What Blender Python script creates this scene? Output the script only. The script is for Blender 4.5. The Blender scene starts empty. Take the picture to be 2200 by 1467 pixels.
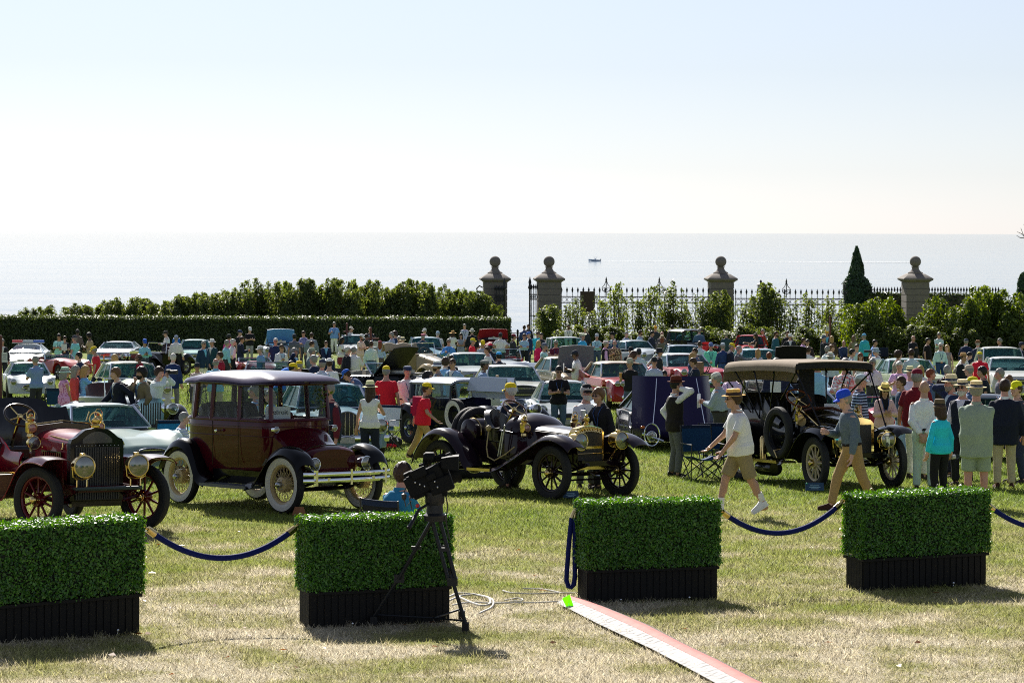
import bpy, math, random
import numpy as np
from mathutils import Vector, Matrix
R = math.radians
rnd = random.Random(7)
nrs = np.random.RandomState(11)
S = bpy.context.scene
COL = S.collection
# ---------------------------------------------------------------- camera
F = 5500.0          # focal length in photo pixels (2200 wide)
ZC = 3.53           # camera height over the lawn at the planters
ROLL = R(0.2)
HX, HY = 1100.0, 495.5
cam = bpy.data.cameras.new('camera'); camo = bpy.data.objects.new('camera', cam); COL.objects.link(camo)
cam.sensor_width = 36; cam.lens = F / 2200 * 36
cam.shift_y = -(733.5 - HY) / 2200
cam.clip_start = 0.5; cam.clip_end = 60000
cam.dof.use_dof = True; cam.dof.focus_distance = 36; cam.dof.aperture_fstop = 9
camo.location = (0, 0, ZC)
camo.matrix_world = Matrix.Translation((0, 0, ZC)) @ Matrix.Rotation(R(90), 4, 'X') @ Matrix.Rotation(ROLL, 4, 'Z')
S.camera = camo
# ---------------------------------------------------------------- world, sun, exposure
SUN_EL, SUN_AZ = R(35), R(-13)      # azimuth measured from +Y (view direction), negative = left
W = bpy.data.worlds.new('World'); S.world = W; W.use_nodes = True
nt = W.node_tree; nt.nodes.clear()
sky = nt.nodes.new('ShaderNodeTexSky'); sky.sky_type = 'NISHITA'; sky.sun_disc = False
sky.sun_elevation = SUN_EL; sky.sun_rotation = SUN_AZ
sky.air_density = 1.0; sky.dust_density = 0.25; sky.ozone_density = 4.0; sky.altitude = 0
bg = nt.nodes.new('ShaderNodeBackground'); bg.inputs[1].default_value = 0.052
wo = nt.nodes.new('ShaderNodeOutputWorld')
hsv = nt.nodes.new('ShaderNodeHueSaturation'); hsv.inputs['Saturation'].default_value = .45
wb = nt.nodes.new('ShaderNodeMix'); wb.data_type = 'RGBA'; wb.blend_type = 'MULTIPLY'; wb.inputs[0].default_value = 1; wb.inputs[7].default_value = (.925, .945, 1.035, 1)   # cool daylight white balance
nt.links.new(sky.outputs[0], hsv.inputs['Color']); nt.links.new(hsv.outputs[0], wb.inputs[6]); nt.links.new(wb.outputs[2], bg.inputs[0]); nt.links.new(bg.outputs[0], wo.inputs[0])
sl = bpy.data.lights.new('sun', 'SUN'); sl.energy = 5.0; sl.angle = R(0.53); sl.color = (1.0, 0.95, 0.87)
so = bpy.data.objects.new('sun', sl); COL.objects.link(so)
sd = Vector((math.sin(SUN_AZ) * math.cos(SUN_EL), math.cos(SUN_AZ) * math.cos(SUN_EL), math.sin(SUN_EL)))
so.rotation_euler = sd.to_track_quat('Z', 'Y').to_euler()
so.location = sd * 200
vs = S.view_settings; vs.view_transform = 'Standard'; vs.look = 'None'; vs.gamma = 1; vs.use_curve_mapping = False
vs.exposure = 0.90
S.cycles.use_denoising = False; S.cycles.filter_width = 1.0; S.cycles.max_bounces = 6; S.cycles.transparent_max_bounces = 12; S.cycles.caustics_reflective = False; S.cycles.caustics_refractive = False
# ---------------------------------------------------------------- the lay of the land: height below the camera against depth
_d = [0, 10, 18.7, 24.2, 35.7, 45.5, 60, 78.2, 105, 134, 160, 172, 400]
_h = [2.56, 2.96, 3.31, 3.53, 3.99, 4.40, 4.95, 5.55, 6.25, 6.80, 7.20, 7.35, 8.0]
_gx = np.arange(0, 300, 0.25)
_gy = np.interp(_gx, _d, _h)
_k = np.exp(-np.linspace(-2.5, 2.5, 33) ** 2 / 2); _k /= _k.sum()
_gs = np.convolve(np.pad(_gy, 16, mode='reflect', reflect_type='odd'), _k, 'valid')
def hd(d): return np.interp(d, _gx, _gs)
def gz(d): return ZC - hd(d)
def unroll(px, py):
    u, v = px - HX, py - HY
    return u * math.cos(ROLL) + v * math.sin(ROLL), -u * math.sin(ROLL) + v * math.cos(ROLL)
def AT(px, py, d):
    u, v = unroll(px, py); return Vector((u * d / F, d, ZC - v * d / F))
def FT(px, py):
    """ground point seen at a photo pixel"""
    u, v = unroll(px, py)
    f = hd(_gx) - _gx * v / F
    i = int(np.argmax(f < 0)) if (f < 0).any() else len(_gx) - 1
    d = float(_gx[i]); 
    if i > 0:
        t = f[i - 1] / (f[i - 1] - f[i]); d = float(_gx[i - 1] + t * 0.25)
    return Vector((u * d / F, d, float(gz(d))))
def GX(px, d):
    """ground point at depth d in the direction of photo column px"""
    u, v = unroll(px, HY + float(hd(d)) * F / d); return Vector((u * d / F, d, float(gz(d))))
def on(x, y, z=0): return Vector((x, y, float(gz(y)) + z))
# ---------------------------------------------------------------- materials
_mats = {}
def srgb(h):
    c = [int(h[i:i + 2], 16) / 255 for i in (0, 2, 4)]
    return tuple(x / 12.92 if x <= .04045 else ((x + .055) / 1.055) ** 2.4 for x in c)
def M(name, col=(.5, .5, .5), rough=.5, metal=0., coat=0., var=.12, scale=30., bump=0., spec=.5, trans=0.):
    if name in _mats: return _mats[name]
    if isinstance(col, str): col = srgb(col)
    m = bpy.data.materials.new(name); m.use_nodes = True; t = m.node_tree; b = t.nodes['Principled BSDF']
    b.inputs['Roughness'].default_value = rough; b.inputs['Metallic'].default_value = metal
    b.inputs['Coat Weight'].default_value = coat; b.inputs['Coat Roughness'].default_value = .04
    b.inputs['Specular IOR Level'].default_value = spec
    if trans: b.inputs['Transmission Weight'].default_value = trans
    b.inputs['Base Color'].default_value = (*col, 1)
    if var or bump:
        tc = t.nodes.new('ShaderNodeTexCoord'); n = t.nodes.new('ShaderNodeTexNoise'); n.inputs['Scale'].default_value = scale; n.inputs['Detail'].default_value = 4
        t.links.new(tc.outputs['Object'], n.inputs['Vector'])
        if var:
            mx = t.nodes.new('ShaderNodeMix'); mx.data_type = 'RGBA'
            mx.inputs[6].default_value = (*[c * (1 - var) for c in col], 1); mx.inputs[7].default_value = (*[min(1, c * (1 + var)) for c in col], 1)
            t.links.new(n.outputs['Fac'], mx.inputs[0]); t.links.new(mx.outputs[2], b.inputs['Base Color'])
        if bump:
            bp = t.nodes.new('ShaderNodeBump'); bp.inputs['Strength'].default_value = bump; bp.inputs['Distance'].default_value = .02
            t.links.new(n.outputs['Fac'], bp.inputs['Height']); t.links.new(bp.outputs['Normal'], b.inputs['Normal'])
    _mats[name] = m
    return m
def paint(c, name=None): return M(name or 'paint_' + str(c), c, .3, 0, .6, .04, 3, 0, .05)
def cloth(c):
    if '~' in c or '*' in c: return patterned(c)
    return M('cloth_' + str(c), tuple(min(.80, (x * 1.85 + .005)) for x in srgb(c)), .85, 0, 0, .16, 12, .28, .25)
def patterned(c):
    """woven stripes (a~b) or printed blotches (a*b)"""
    if c in _mats: return _mats[c]
    st = '~' in c; a, b2 = [tuple(min(.8, x * 1.85 + .005) for x in srgb(h)) for h in c.replace('*', '~').split('~')]
    m = M('cloth_print_' + c, a, .85, 0, 0, 0, 1, 0, .25); t = m.node_tree; tc = t.nodes.new('ShaderNodeTexCoord'); cr = t.nodes.new('ShaderNodeValToRGB'); cr.color_ramp.interpolation = 'CONSTANT'; cr.color_ramp.elements[0].color = (*a, 1); cr.color_ramp.elements[1].color = (*b2, 1)
    if st: n = t.nodes.new('ShaderNodeTexWave'); n.bands_direction = 'Z'; n.inputs['Scale'].default_value = 5.5; n.inputs['Distortion'].default_value = .4; cr.color_ramp.elements[1].position = .72; o = n.outputs['Fac']
    else: n = t.nodes.new('ShaderNodeTexNoise'); n.inputs['Scale'].default_value = 22; cr.color_ramp.elements[1].position = .54; o = n.outputs['Fac']
    t.links.new(tc.outputs['Object'], n.inputs['Vector']); t.links.new(o, cr.inputs[0]); t.links.new(cr.outputs[0], t.nodes['Principled BSDF'].inputs['Base Color']); _mats[c] = m; return m
def leafmat(name, dark, light, trans=.35, rough=.45, hue=None):
    """leaf faces, each with its own shade of green, lit through by the sun"""
    m = bpy.data.materials.new(name); m.use_nodes = True; t = m.node_tree; t.nodes.clear()
    g = t.nodes.new('ShaderNodeNewGeometry'); cr = t.nodes.new('ShaderNodeValToRGB')
    cr.color_ramp.elements[0].color = (*dark, 1); cr.color_ramp.elements[1].color = (*light, 1)
    t.links.new(g.outputs['Random Per Island'], cr.inputs[0])
    b = t.nodes.new('ShaderNodeBsdfPrincipled'); b.inputs['Roughness'].default_value = rough
    tl = t.nodes.new('ShaderNodeBsdfTranslucent'); mx = t.nodes.new('ShaderNodeMixShader'); mx.inputs[0].default_value = trans
    hs = t.nodes.new('ShaderNodeHueSaturation'); hs.inputs['Hue'].default_value = .475; hs.inputs['Saturation'].default_value = 1.25; hs.inputs['Value'].default_value = 1.9
    t.links.new(cr.outputs[0], b.inputs['Base Color']); t.links.new(cr.outputs[0], hs.inputs['Color']); t.links.new(hs.outputs[0], tl.inputs[0])
    o = t.nodes.new('ShaderNodeOutputMaterial')
    t.links.new(b.outputs[0], mx.inputs[1]); t.links.new(tl.outputs[0], mx.inputs[2]); t.links.new(mx.outputs[0], o.inputs[0])
    _mats[name] = m; return m
def glassmat(name, tint=(.72, .88, .90), op=.06, body=(.04, .10, .11), fk=.5):
    if name in _mats: return _mats[name]
    m = bpy.data.materials.new(name); m.use_nodes = True; t = m.node_tree; t.nodes.clear()
    tr = t.nodes.new('ShaderNodeBsdfTransparent'); tr.inputs[0].default_value = (*tint, 1)
    gl = t.nodes.new('ShaderNodeBsdfPrincipled'); gl.inputs['Base Color'].default_value = (*body, 1); gl.inputs['Roughness'].default_value = .06; gl.inputs['Coat Weight'].default_value = .45
    mx = t.nodes.new('ShaderNodeMixShader'); o = t.nodes.new('ShaderNodeOutputMaterial')
    lw = t.nodes.new('ShaderNodeLayerWeight'); lw.inputs[0].default_value = .35
    ma = t.nodes.new('ShaderNodeMath'); ma.operation = 'MULTIPLY_ADD'; ma.inputs[1].default_value = fk; ma.inputs[2].default_value = op; ma.use_clamp = True
    t.links.new(lw.outputs['Fresnel'], ma.inputs[0]); t.links.new(ma.outputs[0], mx.inputs[0])
    t.links.new(tr.outputs[0], mx.inputs[1]); t.links.new(gl.outputs[0], mx.inputs[2]); t.links.new(mx.outputs[0], o.inputs[0])
    _mats[name] = m; return m
# ---------------------------------------------------------------- objects and tags
def tag(o, label=None, cat=None, group=None, kind=None):
    if label: o['label'] = label
    if cat: o['category'] = cat
    if group: o['group'] = group
    if kind: o['kind'] = kind
    return o
def thing(name, label, cat, loc=(0, 0, 0), rz=0., group=None, sc=1.0):
    o = bpy.data.objects.new(name, None); COL.objects.link(o); o.location = loc; o.rotation_euler = (0, 0, rz); o.scale = (sc,) * 3 if not isinstance(sc, tuple) else sc
    o.empty_display_size = .2
    return tag(o, label, cat, group)
def mesh_from(name, v, f, mats=(), smooth=True, mi=None, angle=40):
    me = bpy.data.meshes.new(name)
    if isinstance(v, np.ndarray): v = v.tolist()
    if isinstance(f, np.ndarray): f = f.tolist()
    me.from_pydata(v, [], f)
    for m in mats: me.materials.append(m)
    if mi is not None: me.polygons.foreach_set('material_index', np.asarray(mi, dtype=np.int32))
    if smooth:
        me.shade_smooth()
        if angle: me.set_sharp_from_angle(angle=R(angle))
    me.update(); return me
def link(name, me, parent=None, loc=None, kind=None, label=None):
    o = bpy.data.objects.new(name, me); COL.objects.link(o)
    if parent is not None: o.parent = parent
    if loc is not None: o.location = loc
    if kind: o['kind'] = kind
    if label: o['label'] = label
    return o
def copy_tree(o, parent=None):
    c = o.copy(); COL.objects.link(c)
    if parent is not None: c.parent = parent
    for ch in o.children: copy_tree(ch, c)
    return c
def big_mesh(name, verts, nper, mats, mi=None, smooth=False):
    """many separate polygons of nper corners each: verts (N*nper,3)"""
    n = len(verts) // nper
    me = bpy.data.meshes.new(name); me.vertices.add(len(verts)); me.vertices.foreach_set('co', np.ascontiguousarray(verts, dtype=np.float32).ravel())
    me.loops.add(n * nper); me.loops.foreach_set('vertex_index', np.arange(n * nper, dtype=np.int32))
    me.polygons.add(n); me.polygons.foreach_set('loop_start', np.arange(0, n * nper, nper, dtype=np.int32))
    me.polygons.foreach_set('loop_total', np.full(n, nper, dtype=np.int32))
    for m in mats: me.materials.append(m)
    me.update(calc_edges=True); return me
class MB:
    """collects simple shapes into one mesh"""
    def __init__(s): s.v = []; s.f = []; s.m = []; s.mi = 0
    def add(s, v, f):
        o = len(s.v); s.v += [tuple(p) for p in v]; s.f += [tuple(i + o for i in q) for q in f]; s.m += [s.mi] * len(f); return s
    def mat(s, i): s.mi = i; return s
    def box(s, c, d, rz=0., top=1., mtx=None):
        x, y, z = d[0] / 2, d[1] / 2, d[2] / 2
        P = [(-x, -y, -z), (x, -y, -z), (x, y, -z), (-x, y, -z), (-x * top, -y * top, z), (x * top, -y * top, z), (x * top, y * top, z), (-x * top, y * top, z)]
        m = mtx if mtx is not None else Matrix.Rotation(rz, 4, 'Z')
        return s.add([m @ Vector(p) + Vector(c) for p in P], [(0, 3, 2, 1), (4, 5, 6, 7), (0, 1, 5, 4), (1, 2, 6, 5), (2, 3, 7, 6), (3, 0, 4, 7)])
    def rings(s, rs, cap=True, closed=True):
        n = len(rs[0]); v = [p for r in rs for p in r]; f = []
        for i in range(len(rs) - 1):
            for j in range(n if closed else n - 1):
                k = (j + 1) % n; f.append((i * n + j, i * n + k, (i + 1) * n + k, (i + 1) * n + j))
        if cap and closed: f.append(tuple(range(n - 1, -1, -1))); b = (len(rs) - 1) * n; f.append(tuple(range(b, b + n)))
        return s.add(v, f)
    def tube(s, pts, r, n=8, cap=True, flat=1.0):
        pts = [Vector(p) for p in pts]; k = len(pts); rr = r if isinstance(r, (list, tuple)) else [r] * k; rs = []
        up = None
        for i, p in enumerate(pts):
            t = (pts[min(i + 1, k - 1)] - pts[max(i - 1, 0)]).normalized()
            if up is None: up = Vector((0, 0, 1)) if abs(t.z) < .9 else Vector((1, 0, 0))
            a = t.cross(up).normalized(); b = a.cross(t).normalized(); up = b
            rs.append([p + (a * math.cos(2 * math.pi * j / n) + b * math.sin(2 * math.pi * j / n) * flat) * rr[i] for j in range(n)])
        return s.rings(rs, cap)
    def lathe(s, prof, n=16, c=(0, 0, 0), axis='Z', mtx=None, sx=1., sy=1.):
        m = mtx if mtx is not None else {'Z': Matrix.Identity(3), 'X': Matrix.Rotation(R(90), 3, 'Y'), 'Y': Matrix.Rotation(R(-90), 3, 'X')}[axis]
        rs = [[Vector(c) + m @ Vector((r * math.cos(2 * math.pi * j / n) * sx, r * math.sin(2 * math.pi * j / n) * sy, z)) for j in range(n)] for r, z in prof]
        return s.rings(rs, True)
    def ball(s, c, r, n=12, k=7, sc=(1, 1, 1)):
        rs = []
        for i in range(k + 1):
            a = math.pi * i / k - math.pi / 2; q = max(math.cos(a), .02)
            rs.append([(c[0] + r * sc[0] * q * math.cos(2 * math.pi * j / n), c[1] + r * sc[1] * q * math.sin(2 * math.pi * j / n), c[2] + r * sc[2] * math.sin(a)) for j in range(n)])
        return s.rings(rs, True)
    def torus(s, c, R0, r, n=28, k=8, axis='X', a0=0., a1=360., sq=1.):
        rs = []; full = abs(a1 - a0) >= 359.9; st = n if full else n + 1
        for i in range(st):
            a = R(a0 + (a1 - a0) * i / n); ca, sa = math.cos(a), math.sin(a); ring = []
            for j in range(k):
                b = 2 * math.pi * j / k; q = R0 + r * math.cos(b); w = r * sq * math.sin(b)
                p = {'X': (w, q * ca, q * sa), 'Z': (q * ca, q * sa, w), 'Y': (q * ca, w, q * sa)}[axis]
                ring.append((c[0] + p[0], c[1] + p[1], c[2] + p[2]))
            rs.append(ring)
        if full: rs.append(rs[0])
        return s.rings(rs, not full)
    def grid(s, g, flip=False):
        """g[i][j] points"""
        n, k = len(g), len(g[0]); v = [p for r in g for p in r]
        f = [(i * k + j, i * k + j + 1, (i + 1) * k + j + 1, (i + 1) * k + j) for i in range(n - 1) for j in range(k - 1)]
        if flip: f = [q[::-1] for q in f]
        return s.add(v, f)
    def sheet(s, g, th):
        """a grid given real thickness th along its averaged normal"""
        n, k = len(g), len(g[0]); P = np.array([[tuple(p) for p in r] for r in g], float)
        du = np.gradient(P, axis=0); dv = np.gradient(P, axis=1); N = np.cross(du, dv); N /= np.maximum(np.linalg.norm(N, axis=2, keepdims=True), 1e-9)
        a = P + N * th / 2; b = P - N * th / 2
        s.grid(a.tolist(), True); s.grid(b.tolist())
        ed = [(i, 0) for i in range(n)] + [(n - 1, j) for j in range(1, k)] + [(i, k - 1) for i in range(n - 2, -1, -1)] + [(0, j) for j in range(k - 2, 0, -1)]
        v = [tuple(a[e]) for e in ed] + [tuple(b[e]) for e in ed]; m = len(ed)
        return s.add(v, [(i, (i + 1) % m, m + (i + 1) % m, m + i) for i in range(m)])
    def xf(s, m):
        s.v = [tuple(m @ Vector(p)) for p in s.v]; return s
    def build(s, name, mats, parent=None, smooth=True, angle=40, kind=None, label=None, loc=None):
        mats = mats if isinstance(mats, (list, tuple)) else [mats]
        return link(name, mesh_from(name, s.v, s.f, mats, smooth, s.m, angle), parent, loc, kind, label)
BLACK = M('black_paint', (.012, .012, .014), .35, 0, .4, .1, 8)
DARK = M('dark_plastic', (.02, .02, .022), .5)
CHROME = M('chrome', (.8, .82, .85), .08, 1, 0, .02, 4)
BRASS = M('polished_brass', (.70, .52, .22), .16, 1, 0, .12, 12)
RUBBER = M('tyre_rubber', (.018, .018, .019), .75, 0, 0, .2, 20, .1, .3)
IRON = M('wrought_iron', (.02, .021, .024), .55, 0, 0, .2, 10)
GLASS = glassmat('window_glass')
CLEAR = glassmat('clear_glass', (.93, .96, .96), .0, (.1, .12, .13), .3)
LENS = M('lamp_lens', (.22, .225, .21), .10, .8, .3, .35, 9)
STEEL = M('bare_steel', (.45, .46, .48), .3, 1, 0, .1, 10)
WHITE = M('white_enamel', (.78, .78, .76), .4)
# ================================================================ ground, sea
def turf_nodes(t, out_color=True):
    """straw and green patches by place, shared by the lawn sheet and the blades that grow on it"""
    g = t.nodes.new('ShaderNodeNewGeometry')
    def noise(sc, det, rough=.6):
        n = t.nodes.new('ShaderNodeTexNoise'); n.inputs['Scale'].default_value = sc; n.inputs['Detail'].default_value = det; n.inputs['Roughness'].default_value = rough
        t.links.new(g.outputs['Position'], n.inputs['Vector']); return n
    big, mid, fine = noise(.16, 3), noise(.9, 5), noise(38, 3)
    sx = t.nodes.new('ShaderNodeSeparateXYZ'); t.links.new(g.outputs['Position'], sx.inputs[0])
    mr = t.nodes.new('ShaderNodeMapRange'); mr.inputs[1].default_value = 20; mr.inputs[2].default_value = 46; mr.inputs[3].default_value = .15; mr.inputs[4].default_value = -.17   # worn where the crowd walks, greener among the cars
    t.links.new(sx.outputs['Y'], mr.inputs[0])
    def add(a, b, k=1.):
        m = t.nodes.new('ShaderNodeMath'); m.operation = 'MULTIPLY_ADD'; t.links.new(b, m.inputs[0]); m.inputs[1].default_value = k; t.links.new(a, m.inputs[2]); return m.outputs[0]
    s = add(mr.outputs[0], big.outputs['Fac'], .5); s = add(s, mid.outputs['Fac'], .75); s = add(s, fine.outputs['Fac'], .42)
    cr = t.nodes.new('ShaderNodeValToRGB'); e = cr.color_ramp.elements
    e[0].position = .60; e[0].color = (.145, .205, .028, 1); e[1].position = 1.20; e[1].color = (.54, .48, .35, 1)
    a = cr.color_ramp.elements.new(.80); a.color = (.25, .275, .065, 1); a = cr.color_ramp.elements.new(.95); a.color = (.36, .325, .17, 1)
    t.links.new(s, cr.inputs[0]); return cr, fine
m = bpy.data.materials.new('lawn_turf'); m.use_nodes = True; t = m.node_tree; cr, fine = turf_nodes(t)
b = t.nodes['Principled BSDF']; b.inputs['Roughness'].default_value = .9; b.inputs['Specular IOR Level'].default_value = .1
t.links.new(cr.outputs[0], b.inputs['Base Color']); bp = t.nodes.new('ShaderNodeBump'); bp.inputs['Strength'].default_value = 1; bp.inputs['Distance'].default_value = .06
t.links.new(fine.outputs['Fac'], bp.inputs['Height']); t.links.new(bp.outputs[0], b.inputs['Normal']); LAWN = m
m = bpy.data.materials.new('grass_blade'); m.use_nodes = True; t = m.node_tree; cr, fine = turf_nodes(t)
b = t.nodes['Principled BSDF']; b.inputs['Roughness'].default_value = .5; b.inputs['Specular IOR Level'].default_value = .35
g = t.nodes.new('ShaderNodeNewGeometry'); hs = t.nodes.new('ShaderNodeHueSaturation'); mr = t.nodes.new('ShaderNodeMapRange'); mr.inputs[3].default_value = .4; mr.inputs[4].default_value = 1.75
t.links.new(g.outputs['Random Per Island'], mr.inputs[0]); t.links.new(mr.outputs[0], hs.inputs['Value']); t.links.new(cr.outputs[0], hs.inputs['Color'])
t.links.new(hs.outputs[0], b.inputs['Base Color']); tl = t.nodes.new('ShaderNodeBsdfTranslucent'); mx = t.nodes.new('ShaderNodeMixShader'); mx.inputs[0].default_value = .52
t.links.new(hs.outputs[0], tl.inputs[0]); o = t.nodes['Material Output']
t.links.new(b.outputs[0], mx.inputs[1]); t.links.new(tl.outputs[0], mx.inputs[2]); t.links.new(mx.outputs[0], o.inputs[0]); BLADE = m
ys = np.concatenate([np.arange(2, 60, .8), np.arange(60, 174, 2.5), [175, 176.5, 179, 184]]); xs = np.linspace(-90, 90, 150)
X, Y = np.meshgrid(xs, ys); Z = gz(Y) + .03 * np.sin(X * .9 + Y * .4) * np.cos(Y * .7 - X * .2) * np.clip((60 - np.abs(Y)) / 30, 0, 1)
Z = np.where(Y > 174, Z - (Y - 174) * 1.6, Z)
def tz(x, y): return float(gz(y) + .03 * math.sin(x * .9 + y * .4) * math.cos(y * .7 - x * .2) * min(1, max(0, (60 - abs(y)) / 30)))
mb = MB(); mb.grid(np.stack([X, Y, Z], 2).tolist(), True)
lw = mb.build('lawn', LAWN, kind='structure', angle=None)
# far edge: the cliff below the garden
CLIFF = M('cliff_rock', (.10, .095, .085), .9, 0, 0, .4, .4, .6)
g_ = [[(x, 184, float(gz(184)) - 16) for x in xs], [(x, 205, -14.2) for x in xs], [(x, 212, -18) for x in xs]]
mb = MB(); mb.grid(g_, True); mb.build('cliff', CLIFF, kind='structure')
SEA_Z = ZC - 17.0
m = bpy.data.materials.new('sea_water'); m.use_nodes = True; t = m.node_tree; b = t.nodes['Principled BSDF']
b.inputs['Base Color'].default_value = (.07, .13, .20, 1); b.inputs['Specular Tint'].default_value = (.84, .93, 1, 1); b.inputs['Specular IOR Level'].default_value = .40; b.inputs['Roughness'].default_value = .06; b.inputs['IOR'].default_value = 1.33
g = t.nodes.new('ShaderNodeNewGeometry'); mp = t.nodes.new('ShaderNodeMapping'); mp.inputs['Scale'].default_value = (.05, .13, 1); t.links.new(g.outputs['Position'], mp.inputs[0])
n1 = t.nodes.new('ShaderNodeTexNoise'); n1.inputs['Scale'].default_value = 1.0; n1.inputs['Detail'].default_value = 8; n1.inputs['Roughness'].default_value = .62; t.links.new(mp.outputs[0], n1.inputs['Vector'])
mp2 = t.nodes.new('ShaderNodeMapping'); mp2.inputs['Scale'].default_value = (.0035, .011, 1); t.links.new(g.outputs['Position'], mp2.inputs[0])
n2 = t.nodes.new('ShaderNodeTexNoise'); n2.inputs['Scale'].default_value = 1; n2.inputs['Detail'].default_value = 6; t.links.new(mp2.outputs[0], n2.inputs['Vector'])
ad = t.nodes.new('ShaderNodeMath'); ad.operation = 'MULTIPLY_ADD'; ad.inputs[1].default_value = 5.; t.links.new(n2.outputs['Fac'], ad.inputs[0]); t.links.new(n1.outputs['Fac'], ad.inputs[2])
bp = t.nodes.new('ShaderNodeBump'); bp.inputs['Strength'].default_value = .14; bp.inputs['Distance'].default_value = 1.6; t.links.new(ad.outputs[0], bp.inputs['Height']); t.links.new(bp.outputs[0], b.inputs['Normal'])
SEA = m
mb = MB(); yy = [186, 260, 400, 700, 1300, 2500, 5000, 10000, 22000]; mb.grid([[(k * y * 1.2 + k * 300, y, SEA_Z) for k in np.linspace(-1, 1, 9)] for y in yy], True); mb.build('sea', SEA, kind='structure', smooth=False)
# ---------------------------------------------------------------- grass blades
n = 720000; r = np.random.RandomState(3)
d = 17.3 * (125 / 17.3) ** r.uniform(0, 1, n); x = r.uniform(-1, 1, n) * (d * 1160 / F + .4)
z = gz(d) + .03 * np.sin(x * .9 + d * .4) * np.cos(d * .7 - x * .2) * np.clip((60 - d) / 30, 0, 1)
a = r.uniform(0, 2 * np.pi, n); w = .0044 * (d / 24) * r.uniform(.6, 1.5, n); h = .034 * np.sqrt(d / 24) * r.uniform(.4, 1.6, n); la = r.uniform(0, 2 * np.pi, n); ln = h * r.uniform(.3, 1.5, n)
P = np.stack([x, d, z - .004], 1); A = np.stack([np.cos(a), np.sin(a), np.zeros(n)], 1) * w[:, None]
T = P + np.stack([np.cos(la) * ln, np.sin(la) * ln, h], 1)
V = [np.stack([P - A, P + A, T], 1).reshape(-1, 3)]
k = 1700; cd = np.sqrt(r.uniform(17.5 ** 2, 34 ** 2, k)); cx = r.uniform(-1, 1, k) * cd * .212; q = 16     # coarser tufts that stand up from the worn turf
x = (cx[:, None] + r.normal(0, .03, (k, q))).ravel(); d = (cd[:, None] + r.normal(0, .03, (k, q))).ravel(); z = gz(d) + .03 * np.sin(x * .9 + d * .4) * np.cos(d * .7 - x * .2) * np.clip((60 - d) / 30, 0, 1); m_ = k * q
a = r.uniform(0, 6.28, m_); la = r.uniform(0, 6.28, m_); h = r.uniform(.035, .085, m_); ln = h * r.uniform(.3, 1.1, m_); P = np.stack([x, d, z - .005], 1); A = np.stack([np.cos(a), np.sin(a), 0 * a], 1) * .0042
V.append(np.stack([P - A, P + A, P + np.stack([np.cos(la) * ln, np.sin(la) * ln, h], 1)], 1).reshape(-1, 3))
gb = link('grass', big_mesh('grass', np.concatenate(V), 3, [BLADE]), kind='stuff'); tag(gb, 'short turf, straw coloured by the planters and green among the cars', 'grass')
# fallen leaves lying on the turf
lf = leafmat('fallen_leaf', (.16, .06, .02), (.30, .16, .06), .2)
v = []
for i in range(70):
    d = rnd.uniform(19, 33); x = rnd.uniform(-.19, .19) * d; p = Vector((x, d, tz(x, d) + .03)); a = rnd.uniform(0, 6.28); s_ = rnd.uniform(.02, .04)
    q = Matrix.Rotation(a, 3, 'Z') @ Matrix.Rotation(rnd.uniform(-.6, .6), 3, 'X')
    v += [p + q @ Vector(c) * s_ for c in ((-1, 0, 0), (0, -.6, .25), (1.2, 0, 0), (0, .6, .25))]
o = link('fallen_leaves', big_mesh('fallen_leaves', np.array(v), 4, [lf])); tag(o, 'scattered brown leaves lying on the worn turf', 'leaves', kind='stuff')
# ================================================================ leaves for shrubs and hedges
def leaf_quads(P, N, size, r, droop=.3):
    """diamond leaves at points P, roughly facing N"""
    n = len(P); N = N + r.normal(0, .55, (n, 3)); N /= np.linalg.norm(N, axis=1, keepdims=True)
    t = r.normal(0, 1, (n, 3)); t[:, 2] += .5; t -= N * (t * N).sum(1, keepdims=True); t /= np.linalg.norm(t, axis=1, keepdims=True); b = np.cross(N, t)
    s = (size * r.uniform(.65, 1.35, n))[:, None]
    return np.stack([P - t * s, P + b * s * .55 + N * s * .12, P + t * s, P - b * s * .55 + N * s * .12], 1).reshape(-1, 3)
BOX_LEAF = leafmat('boxwood_leaf', (.016, .07, .010), (.105, .28, .03), .3, .38)
HEDGE_LEAF = leafmat('clipped_hedge_leaf', (.018, .04, .010), (.085, .12, .03), .28, .5)
SHRUB_LEAF = leafmat('tall_shrub_leaf', (.034, .062, .016), (.16, .205, .06), .5, .5)
PRIVET_LEAF = leafmat('bright_shrub_leaf', (.03, .06, .010), (.14, .20, .035), .4, .5)
CONE_LEAF = leafmat('topiary_leaf', (.016, .045, .018), (.055, .11, .045), .22, .5)
BARK = M('bark', (.09, .065, .045), .9, 0, 0, .3, 12, .4)
CORE = M('hedge_inside', (.008, .014, .006), .95)
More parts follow.
